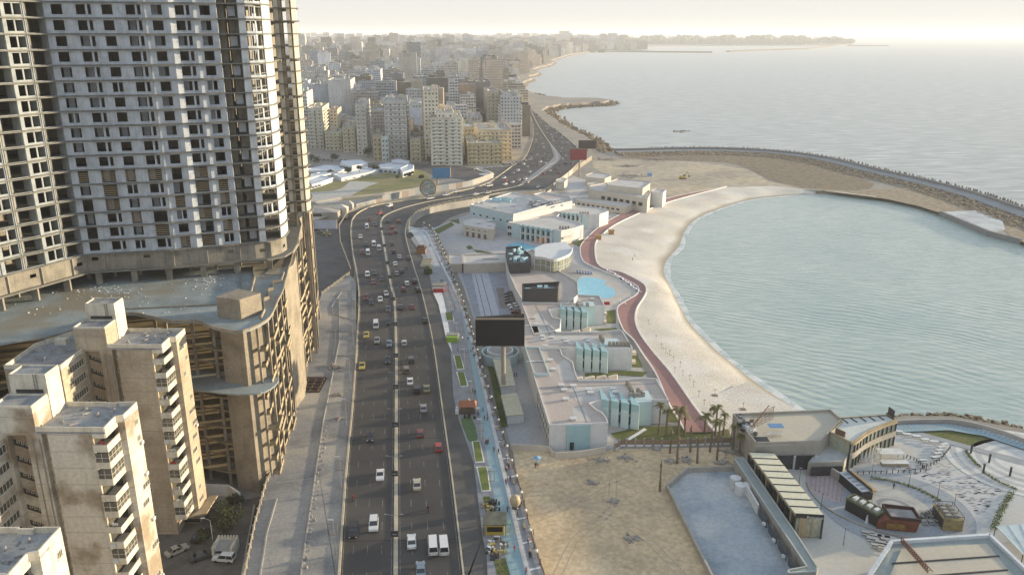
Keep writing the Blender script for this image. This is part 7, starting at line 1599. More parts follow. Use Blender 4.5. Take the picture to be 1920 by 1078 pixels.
def vehicle(kind, colour, taxi=False):
    key = (kind, colour, taxi)
    if key in protos: return protos[key]
    low, cab, w = PROF[kind]; pm_ = paint(colour.replace(' ', '_'), PC[colour])
    nm = {'saloon car': 'saloon_car'}.get(kind, kind)
    t = thing('taxi' if taxi else nm, '', 'taxi' if taxi else ('car' if kind in ('saloon car', 'hatchback') else kind))
    s = MB(); loft(s, low, w, w); zt = max(p[1] for p in cab); roof = [(p[0] + (.02 if i == 1 else -.02), p[1]) for i, p in enumerate(cab) if p[1] > zt - .1]
    s.box(-w / 2 + .16, w / 2 - .16, roof[0][0] + .05, roof[1][0] - .05, zt - .02, zt + .04)
    for yy in (cab[0][0], cab[-1][0]):
        pass
    if kind == 'pickup': s.box(-w / 2 + .02, -w / 2 + .1, -2.38, -.8, 1.0, 1.25); s.box(w / 2 - .1, w / 2 - .02, -2.38, -.8, 1.0, 1.25)
    if taxi: s.box(-.25, .25, -.5, -.2, zt + .04, zt + .2)
    s.build('body', pm_, t)
    s = MB(); loft(s, [(p[0], p[1]) for p in cab], w - .1, w - .42); s.build('windows', carglass, t)
    s = MB()
    ya, yb = roof[0][0], roof[1][0]
    for sx in (-1, 1):
        for (y0, z0_, y1, z1_) in ((cab[0][0], cab[0][1], ya, zt), (cab[-1][0], cab[-1][1], yb, zt), ((cab[0][0] + cab[-1][0]) / 2 - .1, cab[0][1], (ya + yb) / 2 - .1, zt)): s.tube((sx * (w / 2 - .06), y0, z0_), (sx * (w / 2 - .19), y1, z1_), .05, n=4)
    s.build('pillars', pm_, t)
    yw = max(p[0] for p in low) - .85
    for sx in (-1, 1):
        for sy in (-yw, yw): s = MB(); s.tube((sx * (w / 2 - .2), sy, .32), (sx * (w / 2 + .02), sy, .32), .33, n=10); s.build('wheel', tyre, t)
        yf = max(p[0] for p in low); s = MB(); s.box(sx * w * .36 - .16, sx * w * .36 + .16, yf - .12, yf + .03, .58, .74); s.build('headlight', headl, t)
        s = MB(); s.box(sx * w * .4 - .12, sx * w * .4 + .12, -yf - .03, -yf + .1, .62, .8); s.build('tail_light', tail, t)
    t.scale = (1.1, 1.14, 1.1); t.location = (0, -400, -60); protos[key] = proto(t); t['used'] = 0; return t
def heading(x, y):
    best = min(range(len(MD) - 1), key=lambda i: (MD[i][0] - x) ** 2 + (MD[i][1] - y) ** 2); a, b = MD[best], MD[best + 1]
    return math.atan2(b[1] - a[1], b[0] - a[0]) - math.pi / 2
def md_x(y):
    for a, b in zip(MD, MD[1:]):
        if (a[1] - y) * (b[1] - y) <= 0 and a[1] != b[1]: return a[0] + (b[0] - a[0]) * (y - a[1]) / (b[1] - a[1])
    return 0
ALL = []
def put(u, v, kind, colour, z=0.0, rz=None, place=None, taxi=False):
    x, y = W(u, v, z); side = 'left' if x < md_x(y) or (y > 520 and (x < min((p[0] for p in MD if abs(p[1] - y) < 12), default=0))) else 'right'
    if rz is None: rz = heading(x, y) + (math.pi if side == 'left' else 0)
    t = vehicle(kind, colour, taxi)
    if t['used'] == 0: o_ = t; t['used'] = 1
    else: o_ = dup(t)
    o_.location = (x, y, z + .01); o_.rotation_euler = (0, 0, rz); ALL.append((v, o_, kind, colour, place or side, taxi)); return o_
S_, H_, J_, B_K, P_ = 'saloon car', 'hatchback', 'jeep', 'minibus', 'pickup'
for u, v, k, c in [(705, 613, B_K, 'white'), (728, 582, S_, 'dark grey'), (713, 564, S_, 'white'), (686, 560, P_, 'dark red'), (707, 641, S_, 'grey'), (730, 647, S_, 'blue grey'), (713, 894, S_, 'white'), (701, 988, J_, 'white'), (663, 1000, J_, 'black'),
    (693, 413, S_, 'dark red'), (703, 423, S_, 'dark grey'), (688, 428, B_K, 'white'), (711, 402, H_, 'red'), (676, 446, S_, 'white'), (685, 460, S_, 'dark grey'), (701, 461, B_K, 'white'), (711, 469, B_K, 'silver'), (680, 475, H_, 'dark red'), (690, 477, B_K, 'white'), (689, 518, J_, 'white'), (702, 514, S_, 'dark grey'), (700, 531, S_, 'dark red'), (716, 525, S_, 'black'), (696, 569, S_, 'black'), (724, 553, S_, 'silver'), (730, 388, J_, 'white'),
    (751, 578, S_, 'dark grey'), (772, 578, S_, 'dark red'), (797, 603, S_, 'black'), (758, 646, H_, 'silver'), (771, 678, J_, 'dark grey'), (762, 697, J_, 'brown'), (769, 718, S_, 'white'), (782, 734, J_, 'black'), (800, 732, S_, 'olive'), (794, 769, S_, 'grey'), (788, 816, H_, 'dark red'), (822, 842, H_, 'red'), (782, 912, S_, 'beige'), (772, 1019, S_, 'white'), (812, 1029, B_K, 'white'), (832, 1029, B_K, 'white'), (789, 1072, S_, 'blue grey'),
    (727, 417, S_, 'dark grey'), (748, 417, H_, 'red'), (735, 429, H_, 'red'), (731, 439, S_, 'dark red'), (742, 437, H_, 'dark red'), (735, 459, S_, 'dark grey'), (738, 474, S_, 'black'), (749, 484, S_, 'silver'), (765, 486, S_, 'dark grey'), (741, 497, S_, 'white'), (744, 515, S_, 'grey'), (753, 511, S_, 'black'), (763, 534, H_, 'white'), (756, 545, H_, 'dark red'), (777, 530, J_, 'black'), (783, 546, J_, 'black'),
    (807, 373.5, B_K, 'white'), (836, 367, S_, 'white'), (854, 361, S_, 'white'), (892, 366, S_, 'white'), (914, 363, S_, 'silver'), (1010, 352, S_, 'white'), (917, 350, B_K, 'white'), (947, 347, S_, 'white'), (961, 343, S_, 'silver'), (973, 339, S_, 'beige'), (985, 337, S_, 'white'), (948, 341, H_, 'red'), (989, 344, S_, 'beige'), (945, 335, S_, 'white'), (971, 321, S_, 'white'), (962, 326, S_, 'grey'), (993, 324, S_, 'silver'), (988, 314, S_, 'grey'), (1019, 327, S_, 'red'), (1031, 322, S_, 'beige'), (1013, 305, S_, 'silver'), (1019, 298, S_, 'dark grey'), (1042, 318, S_, 'dark grey'), (1048, 326, S_, 'dark red'), (1061, 308, S_, 'black'), (1072, 308, S_, 'black')]: put(u, v, k, c)
for u, v, c in ((687, 631, 'yellow'), (679, 689, 'yellow')): put(u, v, S_, c, taxi=True)
for u, v in ((728, 606), (727, 678), (694, 822)): put(u, v, S_, 'black', taxi=True)
for u, v, k, c, rz in ((332, 1036, S_, 'beige', -.75), (379, 1046, S_, 'dark grey', -1.0), (421, 1051, J_, 'white', 1.45), (376, 1008, S_, 'black', -.25)): put(u, v, k, c, ZR + .03, rz, 'courtyard')
for u, v, k, c in ((956, 553, S_, 'black'), (957, 558, S_, 'black'), (957, 564, S_, 'black'), (958, 569, S_, 'black'), (963, 575, S_, 'white'), (966, 580, S_, 'silver'), (969, 587, S_, 'dark red')): put(u, v, k, c, ZR + .1, 1.45, 'car park')
for u, v, k, c in ((602, 438, S_, 'olive'), (613, 441, S_, 'yellow'), (592, 432, S_, 'dark grey')): put(u, v, k, c, ZR + .03, 1.2, 'side road')
put(1180, 391.5, S_, 'red', ZR + .1, 1.4, 'pool wall')
where = {'left': 'on the left carriageway', 'right': 'on the right carriageway', 'courtyard': 'parked in the apartment courtyard', 'car park': 'parked by the car park wall', 'side road': 'on the sunken side road', 'pool wall': 'parked beside the low sports pool wall'}
grp = {}
for q in ALL: grp.setdefault(q[2:6], []).append(q)
for (kind, colour, side, taxi), L_ in grp.items():
    L_.sort(key=lambda q: -q[0]); nm = ('black and yellow taxi' if colour == 'black' else 'yellow taxi') if taxi else colour + ' ' + kind
    for i, q in enumerate(L_):
        tag(q[1], nm + ' ' + where[side] + ((', %s such from near end' % nth(i + 1)) if len(L_) > 1 else ''), None, 'vehicles ' + where[side])
        if side == 'pool wall': del q[1]['group']
for k, t in list(protos.items()):
    if t['used'] == 0: [bpy.data.objects.remove(c) for c in list(t.children)]; bpy.data.objects.remove(t)
    else: del t['used']
for o_ in list(bpy.data.objects):
    if 'used' in o_: del o_['used']
# yellow bumpers of the two tone taxis
# far traffic on the coast road and the street: one small mesh each
fm = {}
def far_car(x, y, z, rz, colour, label, group):
    if colour not in fm:
        low, cab, w = PROF['saloon car']; s = MB(); loft(s, low, w, w, 0); loft(s, cab, w - .1, w - .4, 1); s.box(-w / 2 + .2, w / 2 - .2, -.9, .3, 1.42, 1.5, 0); s.box(-.8, .8, -2.22, -2.1, .6, .8, 2); s.box(-.8, .8, 2.1, 2.22, .55, .75, 2); fm[colour] = s.build('distant_car', [paint(colour.replace(' ', '_'), PC[colour]), carglass, headl]); o_ = fm[colour]
    else: o_ = fm[colour].copy(); col.objects.link(o_)
    o_.location = (x, y, z); o_.rotation_euler = (0, 0, rz); return tag(o_, label, 'car', group)
rg = random.Random(19); far = []
ELl, ERl = EL, ER
yy = W(0, 322)[1]
def xat(P, y):
    xs = [a[0] + (b[0] - a[0]) * (y - a[1]) / (b[1] - a[1]) for a, b in zip(P, P[1:]) if (a[1] - y) * (b[1] - y) <= 0 and a[1] != b[1]]
    return xs[-1] if xs else None
tries = 0
while len(far) < 170 and tries < 4000:
    tries += 1; v = rg.uniform(172, 312) ; y = W(0, v)[1]; a_, m_, b_ = xat(EL, y), xat(MD, y), xat(ER, y)
    if None in (a_, m_, b_) or b_ - a_ < 8: continue
    f = rg.uniform(.04, .96); x = a_ + (b_ - a_) * f
    if abs(x - m_) < 5: continue
    if any(math.hypot(x - p[0], y - p[1]) < 9 for p in far) or any(math.hypot(x - q[1].location.x, y - q[1].location.y) < 8 for q in ALL): continue
    far.append((x, y, rg.choice(['white', 'white', 'silver', 'grey', 'dark grey', 'black', 'black', 'dark red', 'beige', 'dark grey']), x < m_))
far.sort(key=lambda p: p[1]); cntc = {}
for x, y, c, lf in far:
    k = (c, lf); cntc[k] = cntc.get(k, 0) + 1
    far_car(x, y, .01, heading(x, y) + (math.pi if lf else 0), c, 'tiny %s car on the coast road, %s side, %s such from near end' % (c, 'inland' if lf else 'seaward', nth(cntc[k])), 'distant traffic on the coast road')
k = 0
for (u0, v0), (u1, v1), n_ in (((885, 319), (975, 306), 15), ((700, 311), (760, 309), 9), ((590, 302), (680, 303), 12), ((978, 306), (1000, 296), 6)):
    for i in range(n_):
        f = i / max(1, n_ - 1); x, y = W(u0 + (u1 - u0) * f, v0 + (v1 - v0) * f + rg.uniform(-1, 1), 0); k += 1
        far_car(x, y, .02, rg.choice((1.3, 1.7, 1.45, .4)), rg.choice(['white', 'silver', 'grey', 'white', 'dark grey']), 'small car parked along the street before the city front row, %s counted in parking order' % nth(k), 'cars parked before the city front row')
# motorbikes
def bike(u, v, label):
    x, y = W(u, v); t = thing('motorbike', label, 'motorbike', (x, y, .01), heading(x, y))
    for sy in (-.6, .6): s = MB(); s.tube((-.06, sy, .32), (.06, sy, .32), .32, n=10); s.build('wheel', tyre, t)
    s = MB(); s.box(-.12, .12, -.6, .55, .5, .8); s.tube((0, .55, .4), (0, .35, 1.05), .05); s.tube((-.35, .35, 1.05), (.35, .35, 1.05), .03); s.build('frame', paint('dark_red', PC['dark red']), t); return x, y
# ================================================ PEOPLE
def figure(pose, top, legs, skinc=(.30, .19, .13)):
    key = 'fig_%s_%s_%s' % (pose, top, legs)
    if key in fm: return fm[key]
    V_ = [(0, 0, .95, .15, .11), (0, 0, 1.15, .14, .10), (0, 0, 1.40, .18, .11), (0, .01, 1.52, .06, .06), (0, .03, 1.62, .09, .10), (0, .03, 1.74, .08, .09)]
    E_ = [(0, 1), (1, 2), (2, 3), (3, 4), (4, 5)]
    st = .22 if pose == 'walk' else .03
    for sx in (-1, 1):
        b = len(V_)
        V_ += [(sx * .20, 0, 1.40, .06, .06), (sx * .26, -.03 - st * sx * .5, 1.12, .045, .045), (sx * .25, .06 - st * sx, .88, .035, .035), (sx * .25, .08 - st * sx, .80, .03, .025)]; E_ += [(2, b), (b, b + 1), (b + 1, b + 2), (b + 2, b + 3)]
        b = len(V_)
        if pose == 'sit': V_ += [(sx * .10, .05, .90, .10, .10), (sx * .13, .45, .90, .075, .075), (sx * .13, .47, .48, .05, .05), (sx * .13, .60, .44, .04, .04)]
        else: V_ += [(sx * .10, 0, .88, .10, .10), (sx * .10, sx * st * .6 + .02, .48, .07, .07), (sx * .10, sx * st, .08, .045, .045), (sx * .10, sx * st + .14, .04, .04, .03)]
        E_ += [(0, b), (b, b + 1), (b + 1, b + 2), (b + 2, b + 3)]
    me = bpy.data.meshes.new('person'); me.from_pydata([q[:3] for q in V_], E_, []); o_ = bpy.data.objects.new('person', me); col.objects.link(o_)
    md = o_.modifiers.new('s', 'SKIN'); sk_ = me.skin_vertices[0].data if me.skin_vertices else None
    if sk_ is None:
        bpy.context.view_layer.update()
        bpy.context.view_layer.objects.active = o_; sk_ = me.skin_vertices[0].data if me.skin_vertices else None
    if sk_ is not None:
        for q, w_ in zip(V_, sk_): w_.radius = (q[3], q[4])
        sk_[0].use_root = True
    o_.modifiers.new('u', 'SUBSURF').levels = 1
    m2 = bpy.data.meshes.new_from_object(o_.evaluated_get(bpy.context.evaluated_depsgraph_get())); bpy.data.objects.remove(o_)
    if len(m2.polygons) < 20: print('SKIN FAILED')
    m2.materials.clear()
    for m_ in (mat('cloth_' + top, CL[top]), mat('cloth_' + legs, CL[legs]), mat('skin', skinc), mat('hair', (.02, .015, .012))): m2.materials.append(m_)
    for p in m2.polygons:
        c = p.center; p.material_index = 3 if (c.z > 1.68 or (c.z > 1.56 and c.y < 0.0)) else (2 if c.z > 1.50 or (abs(c.x) > .2 and c.z < .9 and pose != 'sit') else (0 if c.z > .93 else 1))
        p.use_smooth = True
    fm[key] = m2; return m2
CL = {'black': (.02, .02, .022), 'navy': (.03, .04, .09), 'white': (.6, .6, .58), 'red': (.3, .04, .04), 'grey': (.2, .2, .2), 'blue': (.08, .14, .3), 'brown': (.13, .08, .05), 'pink': (.4, .18, .2), 'green': (.06, .12, .05)}
def person(x, y, z, rz, pose, top, legs, label, group=None):
    o_ = bpy.data.objects.new('person', figure(pose, top, legs)); col.objects.link(o_); o_.location = (x, y, z); o_.rotation_euler = (0, 0, rz); return tag(o_, label, 'person', group)
me = bpy.data.meshes.new('t'); me.from_pydata([(0, 0, 0), (0, 0, 1)], [(0, 1)], [])
rg = random.Random(33); ppl = []
for k in range(52):
    f = rg.uniform(.02, .93) ** 1.15; i = int(f * 59); a_, b_ = BLr[i], RLr[int(f * 69)]; g_ = rg.uniform(.15, .85) if k % 3 else rg.uniform(.8, .92); ppl.append((a_[0] + (b_[0] - a_[0]) * g_, a_[1] + (b_[1] - a_[1]) * g_))
for u, v, n_ in ((910, 834, 4), (900, 778, 2), (890, 738, 2), (863, 660, 2), (872, 640, 2), (995, 1000, 2), (978, 965, 2), (953, 905, 3), (945, 880, 2), (933, 850, 2), (850, 590, 2), (831, 530, 2), (808, 462, 2)):
    for q in range(n_): x, y = W(u, v, .12); ppl.append((x + rg.uniform(-1, 1), y + rg.uniform(-1, 1)))
ppl.sort(key=lambda p: p[1])
tops = ['black', 'navy', 'white', 'red', 'grey', 'blue', 'brown', 'pink', 'black', 'black']; cp = {}
for (x, y) in ppl:
    tp = rg.choice(tops); lg = rg.choice(['black', 'navy', 'grey', 'black']); cp[tp] = cp.get(tp, 0) + 1
    person(x, y, .13, rg.uniform(0, 6.28), rg.choice(['walk', 'stand']), tp, lg, 'person in a %s top on the blue promenade, %s in %s from the near end' % (tp, nth(cp[tp]), tp), 'people on the promenade')
for u, v, lb, tp in ((1007, 874, 'person in white next to the blue parasol cart', 'white'), (1004, 878, 'person in black next to the blue parasol cart', 'black'), (1675, 917, 'lone person in dark clothes crossing the round plaza', 'black'), (965, 707, 'person in black walking beside the hotel sheds, left of a pair', 'black'), (969, 707, 'person in navy walking beside the hotel sheds, right of a pair', 'navy'), (1190, 482, 'person in white standing out on the sand', 'white'), (1186, 490, 'person in green standing out on the sand', 'green')):
    x, y = W(u, v, ZR); person(x, y, ZR + (.3 if u in (1190, 1186) else .12), rg.uniform(0, 6), 'walk', tp, 'black', lb)
x, y = bike(803, 958, 'dark motorbike with a rider on the right carriageway'); person(x, y - .1, -.08, heading(x, y), 'sit', 'black', 'navy', 'person in black riding the motorbike on the right carriageway')
x, y = bike(662, 937, 'red motorbike with a rider by the left kerb'); person(x, y - .1, -.08, heading(x, y), 'sit', 'red', 'black', 'person in red riding the motorbike by the left kerb')
x, y = bike(608 / 2.994 + 560, 506, 'small motorbike between cars on the far right carriageway'); person(x, y - .1, -.08, heading(x, y), 'sit', 'black', 'black', 'person in black riding the small motorbike farther up the road')
# ================================================ PROMENADE FURNITURE
globe = mat('globe_lamp', (.62, .60, .55), .4)
RLs = resample(sm(RL, 4), 200)
t = balustrade('sea_railing', 'dark railing with square posts along the outer promenade edge', RLs, .12, .95, 5.5, mat('railing_brown', (.16, .12, .10), .8), .3, rails=(1.0, .6, .25), th=.08)
gp = None
for i, p in enumerate(resample(RLs, 42)):
    if i == 0: continue
    if gp is None:
        t = thing('globe_lamp', '', 'lamp', (0, 0, 0), 0, 'globe lamps on the promenade railing'); MB().tube((0, 0, 0), (0, 0, 1.5), .1, .08).build('stem', metal_g, t); s = MB(); s.ball((0, 0, 1.8), .38, 10, 8); s.build('globe', globe, t, smooth=True); gp = proto(t)
    else: t = dup(gp)
    t.location = (p[0] - .35, p[1], .12); t['label'] = 'white globe lamp on the promenade railing, %s from the near end' % nth(i)
bn = None
for i, p in enumerate(resample(RLs, 34)):
    if i in (0,): continue
    if bn is None:
        t = thing('bench', '', 'bench', (0, 0, 0), 0, 'benches along the promenade railing'); MB().box(-.25, .25, -.9, .9, .42, .5).build('seat', wood, t)
        for y in (-.7, .7): MB().box(-.2, .2, y - .08, y + .08, 0, .42).build('leg', conc, t)
        bn = proto(t)
    else: t = dup(bn)
    t.location = (p[0] - 1.1, p[1], .12); t.rotation_euler = (0, 0, .12); t['label'] = 'low bench facing the railing, %s from the near end' % nth(i)
    if i % 3 == 0: x, y = p[0] - 1.0, p[1] + .3; person(x, y, .12 - .42, -1.4, 'sit', rg.choice(tops), 'black', 'person sitting on the railing bench, %s bench from the near end' % nth(i), 'people sitting on benches')
# planters
pln = mat('turf_bright', (.14, .17, .04), .95, (.10, .12, .03), .5, .8, 3)
for lb, px in (('long grass planter left of the golden egg sculpture', [(896, 878), (912, 877), (918, 920), (904, 921)]), ('grass planter above the longest one by the blue path', [(887, 830), (899, 829), (906, 866), (892, 867)]), ('small grass planter below the orange roofed kiosk group, upper pair', [(858, 699), (870, 699), (876, 724), (864, 725)]), ('small grass planter, top of the upper pair', [(852, 668), (863, 668), (869, 692), (857, 693)]), ('square grass planter near the green topped kiosk', [(835, 587), (847, 587), (850, 602), (838, 602)])):
    P = WP(px, .12); c = cen(P); t = thing('planter', lb, 'planter', (*c, .12)); Q = [(p[0] - c[0], p[1] - c[1]) for p in P]; MB().prism([(q[0] * 1.25, q[1] * 1.06) for q in Q], 0, .3).build('kerb', white_p, t); MB().prism(Q, .3, .38).build('turf', pln, t)
cpad('promenade_turf', [(864, 786), (884, 782), (896, 822), (880, 828), (872, 810)], .14, mat('green_carpet', (.09, .14, .06), .95), 2)
cpad('promenade_turf', [(906, 930), (918, 930), (926, 960), (912, 965)], .14, grass_m, 0); cpad('promenade_turf', [(926, 1050), (948, 1045), (960, 1090), (936, 1092)], .145, grass_m, 0)
cpad('pale_forecourt', [(812, 549), (826, 540), (832, 560), (838, 590), (848, 660), (838, 640), (822, 570)], .15, white_p)
cpad('pale_walk', [(768, 430), (790, 432), (810, 460), (826, 500), (812, 500), (795, 470), (780, 448)], .135, mat('pale_walk', (.42, .42, .42), .9))
# kiosks
k1 = thing('kiosk', 'food kiosk with an orange tiled roof and clutter around it beside the road', 'kiosk', (*W(877, 772, .12), .12)); MB().box(-2, 2, -1.6, 1.6, 0, 2.5).build('walls', mat('kiosk_dark_brown', (.12, .08, .06)), k1)
MB().add([(-2.6, -2.1, 2.5), (2.6, -2.1, 2.5), (2.6, 2.1, 2.5), (-2.6, 2.1, 2.5), (-2.0, 0, 3.7), (2.0, 0, 3.7)], [[0, 1, 5, 4], [1, 2, 5], [2, 3, 4, 5], [3, 0, 4], [3, 2, 1, 0]]).build('tiled_roof', mat('orange_tiles', (.32, .13, .07), .85, (.22, .1, .06), 2, .8), k1)
for x, y in ((-3.0, .5), (-3.0, -1), (2.9, 0), (-2, 2.6)): MB().box(x - .5, x + .5, y - .5, y + .5, 0, 1.3).build('fridge', whitem, k1)
for k in range(8): x = rg.uniform(-2.5, 2.5); y = -2.6 - rg.uniform(0, 2); MB().box(x - .2, x + .2, y - .2, y + .2, 0, .8).build('stool', metal_d, k1)
s = MB(); s.tube((0, 2.5, 0), (0, 2.5, 3), .06); s.tube((0, 2.5, 2.2), (0, 2.5, 3.3), 1.0, .1, 8); s.build('parasol', conc, k1)
k2 = thing('kiosk', 'yellow fronted kiosk with a flat dark roof and tables on turf before it', 'kiosk', (*W(928, 996, .12), .12)); MB().box(-2.0, 2.0, -1.4, 1.8, 0, 2.6).build('walls', mat('kiosk_yellow', (.45, .32, .05), .6), k2); MB().box(-2.6, 2.6, -1.8, 3.4, 2.7, 2.9).build('roof', mat('kiosk_roof', (.13, .13, .10), .9, (.08, .08, .07), .6, .9), k2); MB().box(-1.7, 1.7, -1.46, -1.38, .9, 2.1).build('counter_opening', black, k2); MB().box(2.5, 3.5, -.6, .9, 2.2, 2.4).build('green_panel', mat('pale_green', (.2, .32, .26)), k2)
s = MB(); 
for x in (-2.4, 2.4):
    for y in (-1.7, 3.2): s.tube((x, y, 0), (x, y, 2.7), .07)
s.build('posts', metal_d, k2)
for nm_, u0, v0, n_, wh_e in (('seating table of the yellow kiosk, in front', 932, 1028, 14, 1), ('clutter table behind the yellow kiosk roof', 917, 947, 9, 0)):
    for k in range(n_):
        s = MB(); s.tube((0, 0, 0), (0, 0, .7), .05); s.tube((0, 0, .7), (0, 0, .76), .4, n=10)
        for a in (0, 2.1, 4.2): s.box(math.cos(a) * .75 - .2, math.cos(a) * .75 + .2, math.sin(a) * .75 - .2, math.sin(a) * .75 + .2, 0, .5 + .3 * (a == 0))
        x, y = W(u0 + rg.uniform(-16, 16), v0 + rg.uniform(-14, 18) * (1 if wh_e else .6), .12)
        tag(s.build('table_set', rg.choice([whitem, metal_d, wood, mat('kiosk_yellow', (.45, .32, .05)), metal_d]), loc=(x, y, .13)), nm_ + ', %s of the crowd' % nth(k + 1), 'table', nm_)
k3 = thing('kiosk', 'small red kiosk with a grey roof beside the car park promenade', 'kiosk', (*W(823, 546, .12), .12)); MB().box(-2.2, 2.2, -1.8, 1.8, 0, 2.6).build('walls', mat('kiosk_red', (.36, .03, .04), .6), k3); MB().box(-2.7, 2.7, -2.0, 2.4, 2.6, 3.1).build('roof', mat('kiosk_roof_grey', (.25, .23, .19)), k3); MB().box(-2.22, 2.22, -1.83, -1.79, 1.7, 2.59).build('fascia', whitem, k3)
k4 = thing('kiosk', 'low kiosk with a bright green front under a grey terrace', 'kiosk', (*W(848, 640, .12), .12)); MB().box(-2.0, 2.0, -1.0, 1.2, 0, 1.8).build('front', mat('lime_green', (.22, .36, .04), .6), k4); MB().box(-2.2, 2.2, 1.2, 4.0, 0, 2.0).build('terrace', conc, k4)
k5 = thing('kiosk', 'small orange brown timber kiosk at the top of the promenade', 'kiosk', (*W(790, 474, .12), .12)); MB().box(-2.2, 2.2, -2, 2, 0, 2.4).build('walls', mat('orange_timber', (.30, .15, .06)), k5); MB().box(-2.6, 2.6, -2.4, 2.4, 2.4, 2.7).build('roof', mat('brown_roof', (.14, .08, .05)), k5); MB().box(-1.6, 1.6, -.5, 2.2, 2.7, 3.6).build('roof_box', mat('brown_roof', (.14, .08, .05)), k5)
k6 = thing('kiosk', 'dark green garden hut with plants at the end of the stone seating court', 'kiosk', (*W(803, 512, .12), .12)); MB().box(-1.8, 1.8, -1.5, 1.5, 0, 2.2).build('walls', mat('hut_green', (.04, .08, .03)), k6); s = MB(); s.add([(-2, -1.8, 2.2), (2, -1.8, 2.2), (2, 1.8, 2.2), (-2, 1.8, 2.2), (0, 0, 3.4)], [[0, 1, 4], [1, 2, 4], [2, 3, 4], [3, 0, 4], [3, 2, 1, 0]]); s.build('roof', mat('hut_roof', (.06, .07, .04)), k6)
k7 = thing('seating_court', 'stone seating court with rows of benches between two kiosks', 'seating court', (*W(800, 494, .12), .12)); 
for k in range(6): MB().box(-2.4, 2.4, -7 + k * 2.6, -6.2 + k * 2.6, 0, .9).build('stone_bench', kerb_m, k7)
eg = thing('egg_sculpture', 'golden egg shaped sculpture standing on the outer promenade', 'sculpture', (*W(966, 952, .12), .12)); s = MB(); s.ball((0, 0, 1.9), 1.25, 16, 12, 1.25); s.build('egg', mat('egg_gold', (.42, .33, .20), .5, (.30, .24, .15), 3, .8), eg, smooth=True); MB().tube((0, 0, 0), (0, 0, .5), .8, .5, 12).build('base', metal_d, eg)
# posts with advert frames
def advert(u, v, label, z, h=8.5, fr=True, group='posts with advert frames', rz=0.0):
    t = thing('advert_post', label, 'lamp post', (*W(u, v, z), z), rz, group); MB().tube((0, 0, 0), (0, 0, h), .11, .07).build('pole', metal_g, t)
    s = MB(); f = h - 3.6
    for a_, b_ in (((-.8, f), (.8, f)), ((.8, f), (.8, f + 2.6)), ((.8, f + 2.6), (-.8, f + 2.6)), ((-.8, f + 2.6), (-.8, f))): s.tube((a_[0], 0, a_[1]), (b_[0], 0, b_[1]), .07, n=4)
    s.build('frame', mat('frame_brown', (.22, .16, .10)), t); MB().box(-1.1, .1, -.1, .1, h, h + .12).build('lamp_head', whitem, t)
for i, (u, v) in enumerate(((629, 1040), (640, 915), (650, 800), (657, 720), (663, 650), (668, 600))): advert(u, v, 'lamp post with an empty advert frame on the concrete strip, %s from the near end' % nth(i + 1), .12)
for i, (u, v) in enumerate(((937, 1060), (921, 925), (902, 830), (885, 755), (871, 692), (857, 640), (849, 600), (838, 560))): advert(u, v, 'lamp post with an empty advert frame beside the blue path, %s from the near end' % nth(i + 1), .12, 7)
for i, (u, v) in enumerate(((741, 1020), (741, 905), (742, 812), (742.5, 740), (743, 680), (741, 620), (738, 572), (732, 530), (727, 503), (722, 470), (716, 438), (716, 412), (735, 399), (861, 370), (920, 359))):
    t = thing('median_light', 'slim light pole with a dark sign box on the median, %s from the near end' % nth(i + 1), 'light pole', (*W(u, v), .25), 0, 'light poles on the road median')
    MB().tube((0, 0, 0), (0, 0, 7), .08, .05).build('pole', metal_g, t); s = MB(); s.tube((-1.6, 0, 7.2), (0, 0, 6.9), .04); s.tube((1.6, 0, 7.2), (0, 0, 6.9), .04); s.box(-2.0, -1.4, -.1, .1, 7.15, 7.25); s.box(1.4, 2.0, -.1, .1, 7.15, 7.25); s.build('lamp_arms', metal_g, t)
    b = MB().box(-.75, .75, -.15, .15, 1.7, 3.1).build('sign_box', metal_d, t); MB().box(-.5, .5, -.17, -.152, 2.2, 2.5).build('sign_face', mat('sign_face_pale', (.25, .25, .3)), b)
# ================================================ BILLBOARDS AND LANDMARKS
def board(label, ul, ur, vt, vb, ub, vbase, z, m, fm_=None, thick=1.2, side=3.0, th=0.0, name='billboard', back=None):
    x, y = W(ub, vbase, z); zt, zb = HZ(x, y, vt), HZ(x, y, vb); zm = (zt + zb) / 2; dep = y * math.cos(PIT) - (zm - CAMH) * math.sin(PIT); w = (ur - ul) * dep / F; cx = ((ul + ur) / 2 - U0) * dep / F - x
    t = thing(name, label, 'billboard', (x, y, z)); a, b = zb - z, zt - z
    MB().tube((0, thick / 2 + .4, -.3), (0, thick / 2 + .4, a + .5), .7 if w > 10 else .4, n=12).build('pole', mat('billboard_pole', (.33, .29, .24), .8), t)
    MB().box(cx - w / 2, cx + w / 2, -.15, 0, a, b).build('panel', m, t); s = MB()
    s.box(cx - w / 2 - .15, cx + w / 2 + .15, .01, thick, a - .2, a + .2); s.box(cx - w / 2 - .15, cx + w / 2 + .15, .01, thick, b - .25, b + .25)
    for q in range(9): X = cx - w / 2 + w * q / 8; s.box(X - .12, X + .12, .01, thick, a + .2, b - .25)
    s.build('frame', fm_ or mat('board_frame', (.20, .16, .12)), t)
    if back:
        s = MB(); s.add([(cx - w / 2, side, a), (cx - w / 2, side, b), (cx + w / 2, thick, a), (cx + w / 2, thick, b), (cx + w / 2, side * 2, a), (cx + w / 2, side * 2, b)], [[0, 1, 5, 4], [2, 4, 5, 3]]); s.build('back_panel', back, t)
    return t
board('huge blank black billboard on a tall column beside the promenade', 892, 983, 600, 648, 944, 740, ZR, black, th=.0, back=mat('board_back', (.15, .13, .1)))
board('blank blue billboard on the garden corner before the city', 811, 844, 315, 334, 820, 350, ZC, mat('board_blue', (.07, .22, .38), .6), back=mat('board_brown', (.25, .18, .12)))
